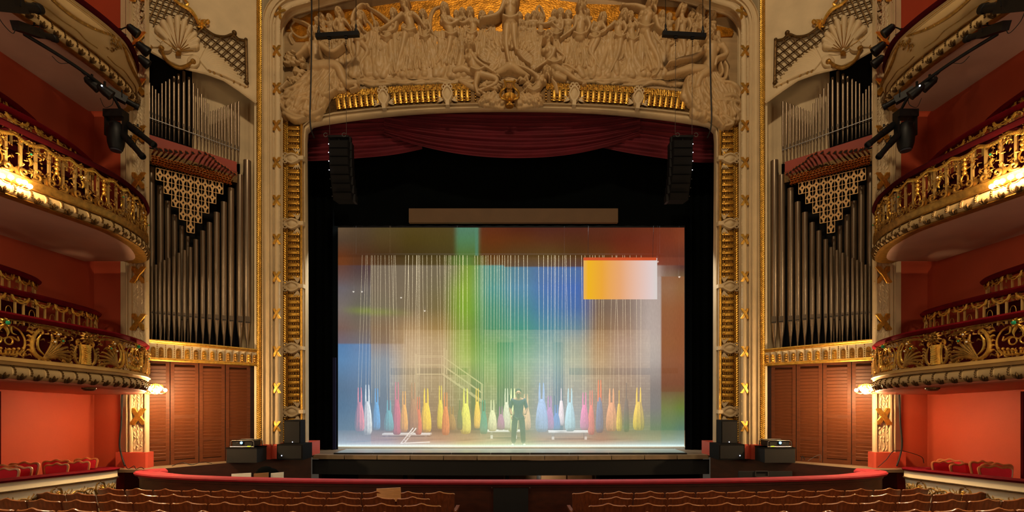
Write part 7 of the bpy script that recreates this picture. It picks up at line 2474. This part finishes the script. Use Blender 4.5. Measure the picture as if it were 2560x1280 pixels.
    for x_, y_ in ((823, 94), (865, 92)):
        MB().box(XX(x_ - 4, Y), XX(x_ + 4, Y), Y - 0.03, Y + 0.03, ZZ(y_ + 4, Y), ZZ(y_ - 3, Y)).build('hook_block', METALB, sb, smooth=False)
        MB().tube([PX(x_, y_, Y), PX(x_ + 1, 336, Y)], 0.005, n=4).build('chain', CHROME, sb)
        for k in range(4):
            MB().ball(PX(x_, y_ + 6 + 5 * k, Y), 0.014, 5, 4).build('chain_link', METALB, sb)
    # black feed cable hanging before the arch
    tag(MB().tube(catmull([PX(779, -60, 11.9), PX(779, 100, 11.9), PX(777, 220, 11.9), PX(775, 290, 11.9), PX(778, 325, 11.9), PX(786, 345, 12.0)], 6), 0.017, n=6).build('feed_cable', METALB, None), 'black cable hanging down in front of the %s side of the frieze' % sd, 'cable')

    # ---------------- stage lamps on the upper balcony
    def spot(name, a, b, r, Ya, Yb, label, box=False, lens=True):
        pa, pb = Vector(PX(a[0], a[1], Ya)), Vector(PX(b[0], b[1], Yb))
        ax = (pb - pa).normalized()
        L = (pb - pa).length
        rt = empty(name, pa, label, 'stage lamp', 'stage lamps on the upper balconies')
        rr = r * Ya / F
        if box:
            e1 = ax.cross(Vector((0, 0, 1))).normalized()
            e2 = e1.cross(ax)
            MB().obox(pa + ax * L * 0.3, ax * L * 0.32, e1 * rr * 0.9, e2 * rr).build('lamp_house', METALB, rt, smooth=False)
            MB().obox(pa + ax * L * 0.2 + e2 * rr * 1.05, ax * L * 0.15, e1 * rr * 0.5, e2 * rr * 0.12).build('top_vent', SPEAK, rt, smooth=False)
        else:
            MB().lathe([(rr * 0.5, -0.02), (rr * 0.95, 0.02), (rr, L * 0.3), (rr * 0.9, L * 0.55)], pa, n=12, ax=ax).build('lamp_house', METALB, rt)
        MB().lathe([(rr * 0.8, 0), (rr * 0.78, L * 0.48), (rr * 0.92, L * 0.49), (rr * 0.92, L * 0.58), (rr * 0.8, L * 0.58), (rr * 0.75, L * 0.54)], pa + ax * L * 0.44, n=12, ax=ax).build('lens_tube', METALB, rt)
        # yoke
        e1 = ax.cross(Vector((0, 0, 1))).normalized()
        c = pa + ax * L * 0.45
        MB().tube([c + e1 * rr * 1.2, c + e1 * rr * 1.3 + Vector((0, 0, rr * 1.6)), c - e1 * rr * 1.3 + Vector((0, 0, rr * 1.6)), c - e1 * rr * 1.2], rr * 0.12, n=5).build('yoke', METALB, rt)
        MB().tube([c + Vector((0, 0, rr * 1.6)), c + Vector((0, 0, rr * 2.3))], rr * 0.22, n=6).build('clamp', METALB, rt)
        MB().tube(catmull([pa, pa + Vector((-0.05, 0.0, -0.12)), pa + Vector((-0.12, -0.1, -0.02)), pa + Vector((-0.15, -0.15, 0.12))], 5), 0.007, n=4).build('lead', BLACK, rt)
        return rt

    spot('profile_spot', (-25, 8), (97, 22), 15, 7.1, 7.9, 'large black profile spotlight at the outer end of the upper %s balcony' % sd, True)
    spot('profile_spot', (40, 64), (137, 97), 10.5, 7.6, 8.3, 'second black profile spotlight in from the edge on the upper %s balcony' % sd, True)
    spot('profile_spot', (270, 226), (345, 268), 9, 9.4, 9.7, 'black profile spotlight tucked under the rounded end of the upper %s balcony' % sd, True)
    spot('profile_spot', (312, 306), (384, 362), 9, 9.7, 9.6, 'long black spotlight aimed down at the stage, higher of the lowest two on the %s' % sd)
    spot('profile_spot', (305, 332), (356, 391), 8.5, 9.6, 9.4, 'short black spotlight aimed down at the stage, lowest on the %s' % sd)
    for x_, y_, r_, lb in ((333, 76, 12, 'highest'), (357, 121, 13, 'middle'), (359, 153, 12, 'lowest')):
        Yc = 10.2
        p = Vector(PX(x_, y_, Yc))
        rt = empty('fresnel_lamp', p, '%s of three small round lamps clamped to the end of the upper %s balcony' % (lb, sd), 'stage lamp', 'stage lamps on the upper balconies')
        ax = Vector((0.55, 0.45, -0.45)).normalized()
        rr = r_ * Yc / F
        MB().lathe([(rr * 0.25, -rr * 1.2), (rr * 0.7, -rr * 0.9), (rr * 0.85, 0), (rr, rr * 0.5), (rr, rr * 1.0), (rr * 0.85, rr * 0.9)], p, n=12, ax=ax).build('lamp_house', METALB, rt)
        MB().tube(catmull([p + Vector((0, 0, rr)), p + Vector((-rr * 1.6, 0, rr * 0.6)), p + Vector((-rr * 2.2, -0.05, -rr * 0.4)), p + Vector((-rr * 1.4, 0, -rr))], 5), rr * 0.13, n=5).build('yoke', METALB, rt)
        MB().tube([p + Vector((-rr * 2.1, -0.04, 0)), p + Vector((-rr * 6.5, -0.05, 0.02))], rr * 0.14, n=5).build('clamp', METALB, rt)
    # moving head
    Yc = 9.6
    p = Vector(PX(290, 320, Yc))
    rt = empty('moving_head_lamp', p, 'black moving head lamp hanging nose down from the upper %s balcony' % sd, 'stage lamp', 'stage lamps on the upper balconies')
    u = Yc / F
    MB().lathe([(4 * u, -56 * u), (14 * u, -54 * u), (18 * u, -40 * u), (20 * u, -15 * u), (18 * u, 5 * u), (10 * u, 14 * u)], p, n=14).build('lamp_head', METALB, rt)
    MB().lathe([(12 * u, -58 * u), (13 * u, -52 * u)], p, n=12).build('front_lens', mat('lamp_glass', (60, 62, 70), 0.1, var=0), rt)
    for sg in (-1, 1):
        MB().box(p.x + sg * 22 * u - 0.02, p.x + sg * 22 * u + 0.02, p.y - 0.05, p.y + 0.05, p.z - 20 * u, p.z + 26 * u).build('yoke_arm', METALB, rt, smooth=False)
    MB().box(p.x - 24 * u, p.x + 24 * u, p.y - 0.09, p.y + 0.09, p.z + 24 * u, p.z + 42 * u).build('base', METALB, rt, smooth=False)
    # small cluster
    for x_, y_, lb in ((230, 208, 'nearer the edge'), (262, 226, 'nearer the stage')):
        Yc = 9.0
        p = Vector(PX(x_, y_, Yc))
        rt = empty('small_spot', p, 'small dark lamp on the pipe below the upper %s balcony, %s' % (sd, lb), 'stage lamp', 'stage lamps on the upper balconies')
        MB().lathe([(0.03, -0.12), (0.07, -0.08), (0.085, 0.05), (0.095, 0.12), (0.08, 0.11)], p, n=10, ax=(0.6, 0.5, -0.5)).build('lamp_house', METALB, rt)
        MB().tube([p + Vector((0, 0, 0.16)), p], 0.02, n=5).build('clamp', METALB, rt)
        MB().ball(p + Vector((0.02, -0.09, 0.03)), 0.014, 6, 4).build('reflector', LED if lb == 'nearer the stage' else CHROME, rt)
    pts = [PX(60, 85, 7.9), PX(150, 140, 8.4), PX(215, 184, 8.8), PX(275, 232, 9.3), PX(310, 290, 9.7)]
    tag(MB().tube(catmull(pts, 6), 0.028, n=6).build('lighting_pipe', METALB, None), 'black lighting pipe along the foot of the upper %s balcony' % sd, 'pipe')
    # slack cables of the lamps
    mb = MB()
    mb.tube(catmull([PX(130, 140, 8.3), PX(150, 158, 8.4), PX(180, 160, 8.6), PX(214, 190, 8.8)], 6), 0.006, n=4)
    mb.tube(catmull([PX(250, 245, 9.2), PX(262, 268, 9.3), PX(280, 262, 9.4), PX(284, 246, 9.4)], 6), 0.006, n=4)
    tag(mb.build('lamp_cable', BLACK, None), 'slack black lamp leads below the upper %s balcony' % sd, 'cable')
    # black cables down the lower pillar
    pts = [PX(306, 972, 10.35), PX(305, 1010, 10.35), PX(303, 1060, 10.35), PX(299, 1110, 10.35), PX(304, 1140, 10.3), PX(312, 1165, 10.2)]
    tag(MB().tube(catmull(pts, 6), 0.016, n=5).build('pillar_cable', BLACK, None), 'black cable running down the red based foot of the %s pillar' % sd, 'cable')

S = 1
# loose cables on the ledges
for i, (pts, lb) in enumerate((
        ([(312, 1160), (320, 1172), (335, 1165), (340, 1174), (352, 1168), (360, 1175)], 'tangle of black cable at the foot of the left pillar'),
        ([(430, 1165), (455, 1157), (480, 1162), (505, 1155), (530, 1160)], 'black cable lying on the left ledge before the shutters'),
        ([(2020, 1152), (2040, 1140), (2052, 1138), (2050, 1152)], 'grey cable loop on the right ledge before the shutters'),
        ([(2003, 1152), (2006, 1140), (2012, 1150)], 'small cable end standing on the right ledge by the projector'),
        ([(2195, 1168), (2215, 1150), (2240, 1126), (2300, 1140), (2310, 1158)], 'black cable looping over the foot of the right pillar'))):
    out = []
    for x, y in pts:
        Y = (CZ - ZS - 0.02) * F / max(150.0, (1172 if x < 500 or x > 2180 else 1158) - H)
        Y = min(Y, 10.35) if (x < 400 or x > 2180) else Y
        out.append((XX(x, Y), Y, max(ZS + 0.015, ZZ(y, Y))))
    tag(MB().tube(catmull(out, 6), 0.007, n=5).build('loose_cable', BLACK if i != 2 else CHROME, None, mirror=False), lb, 'cable')
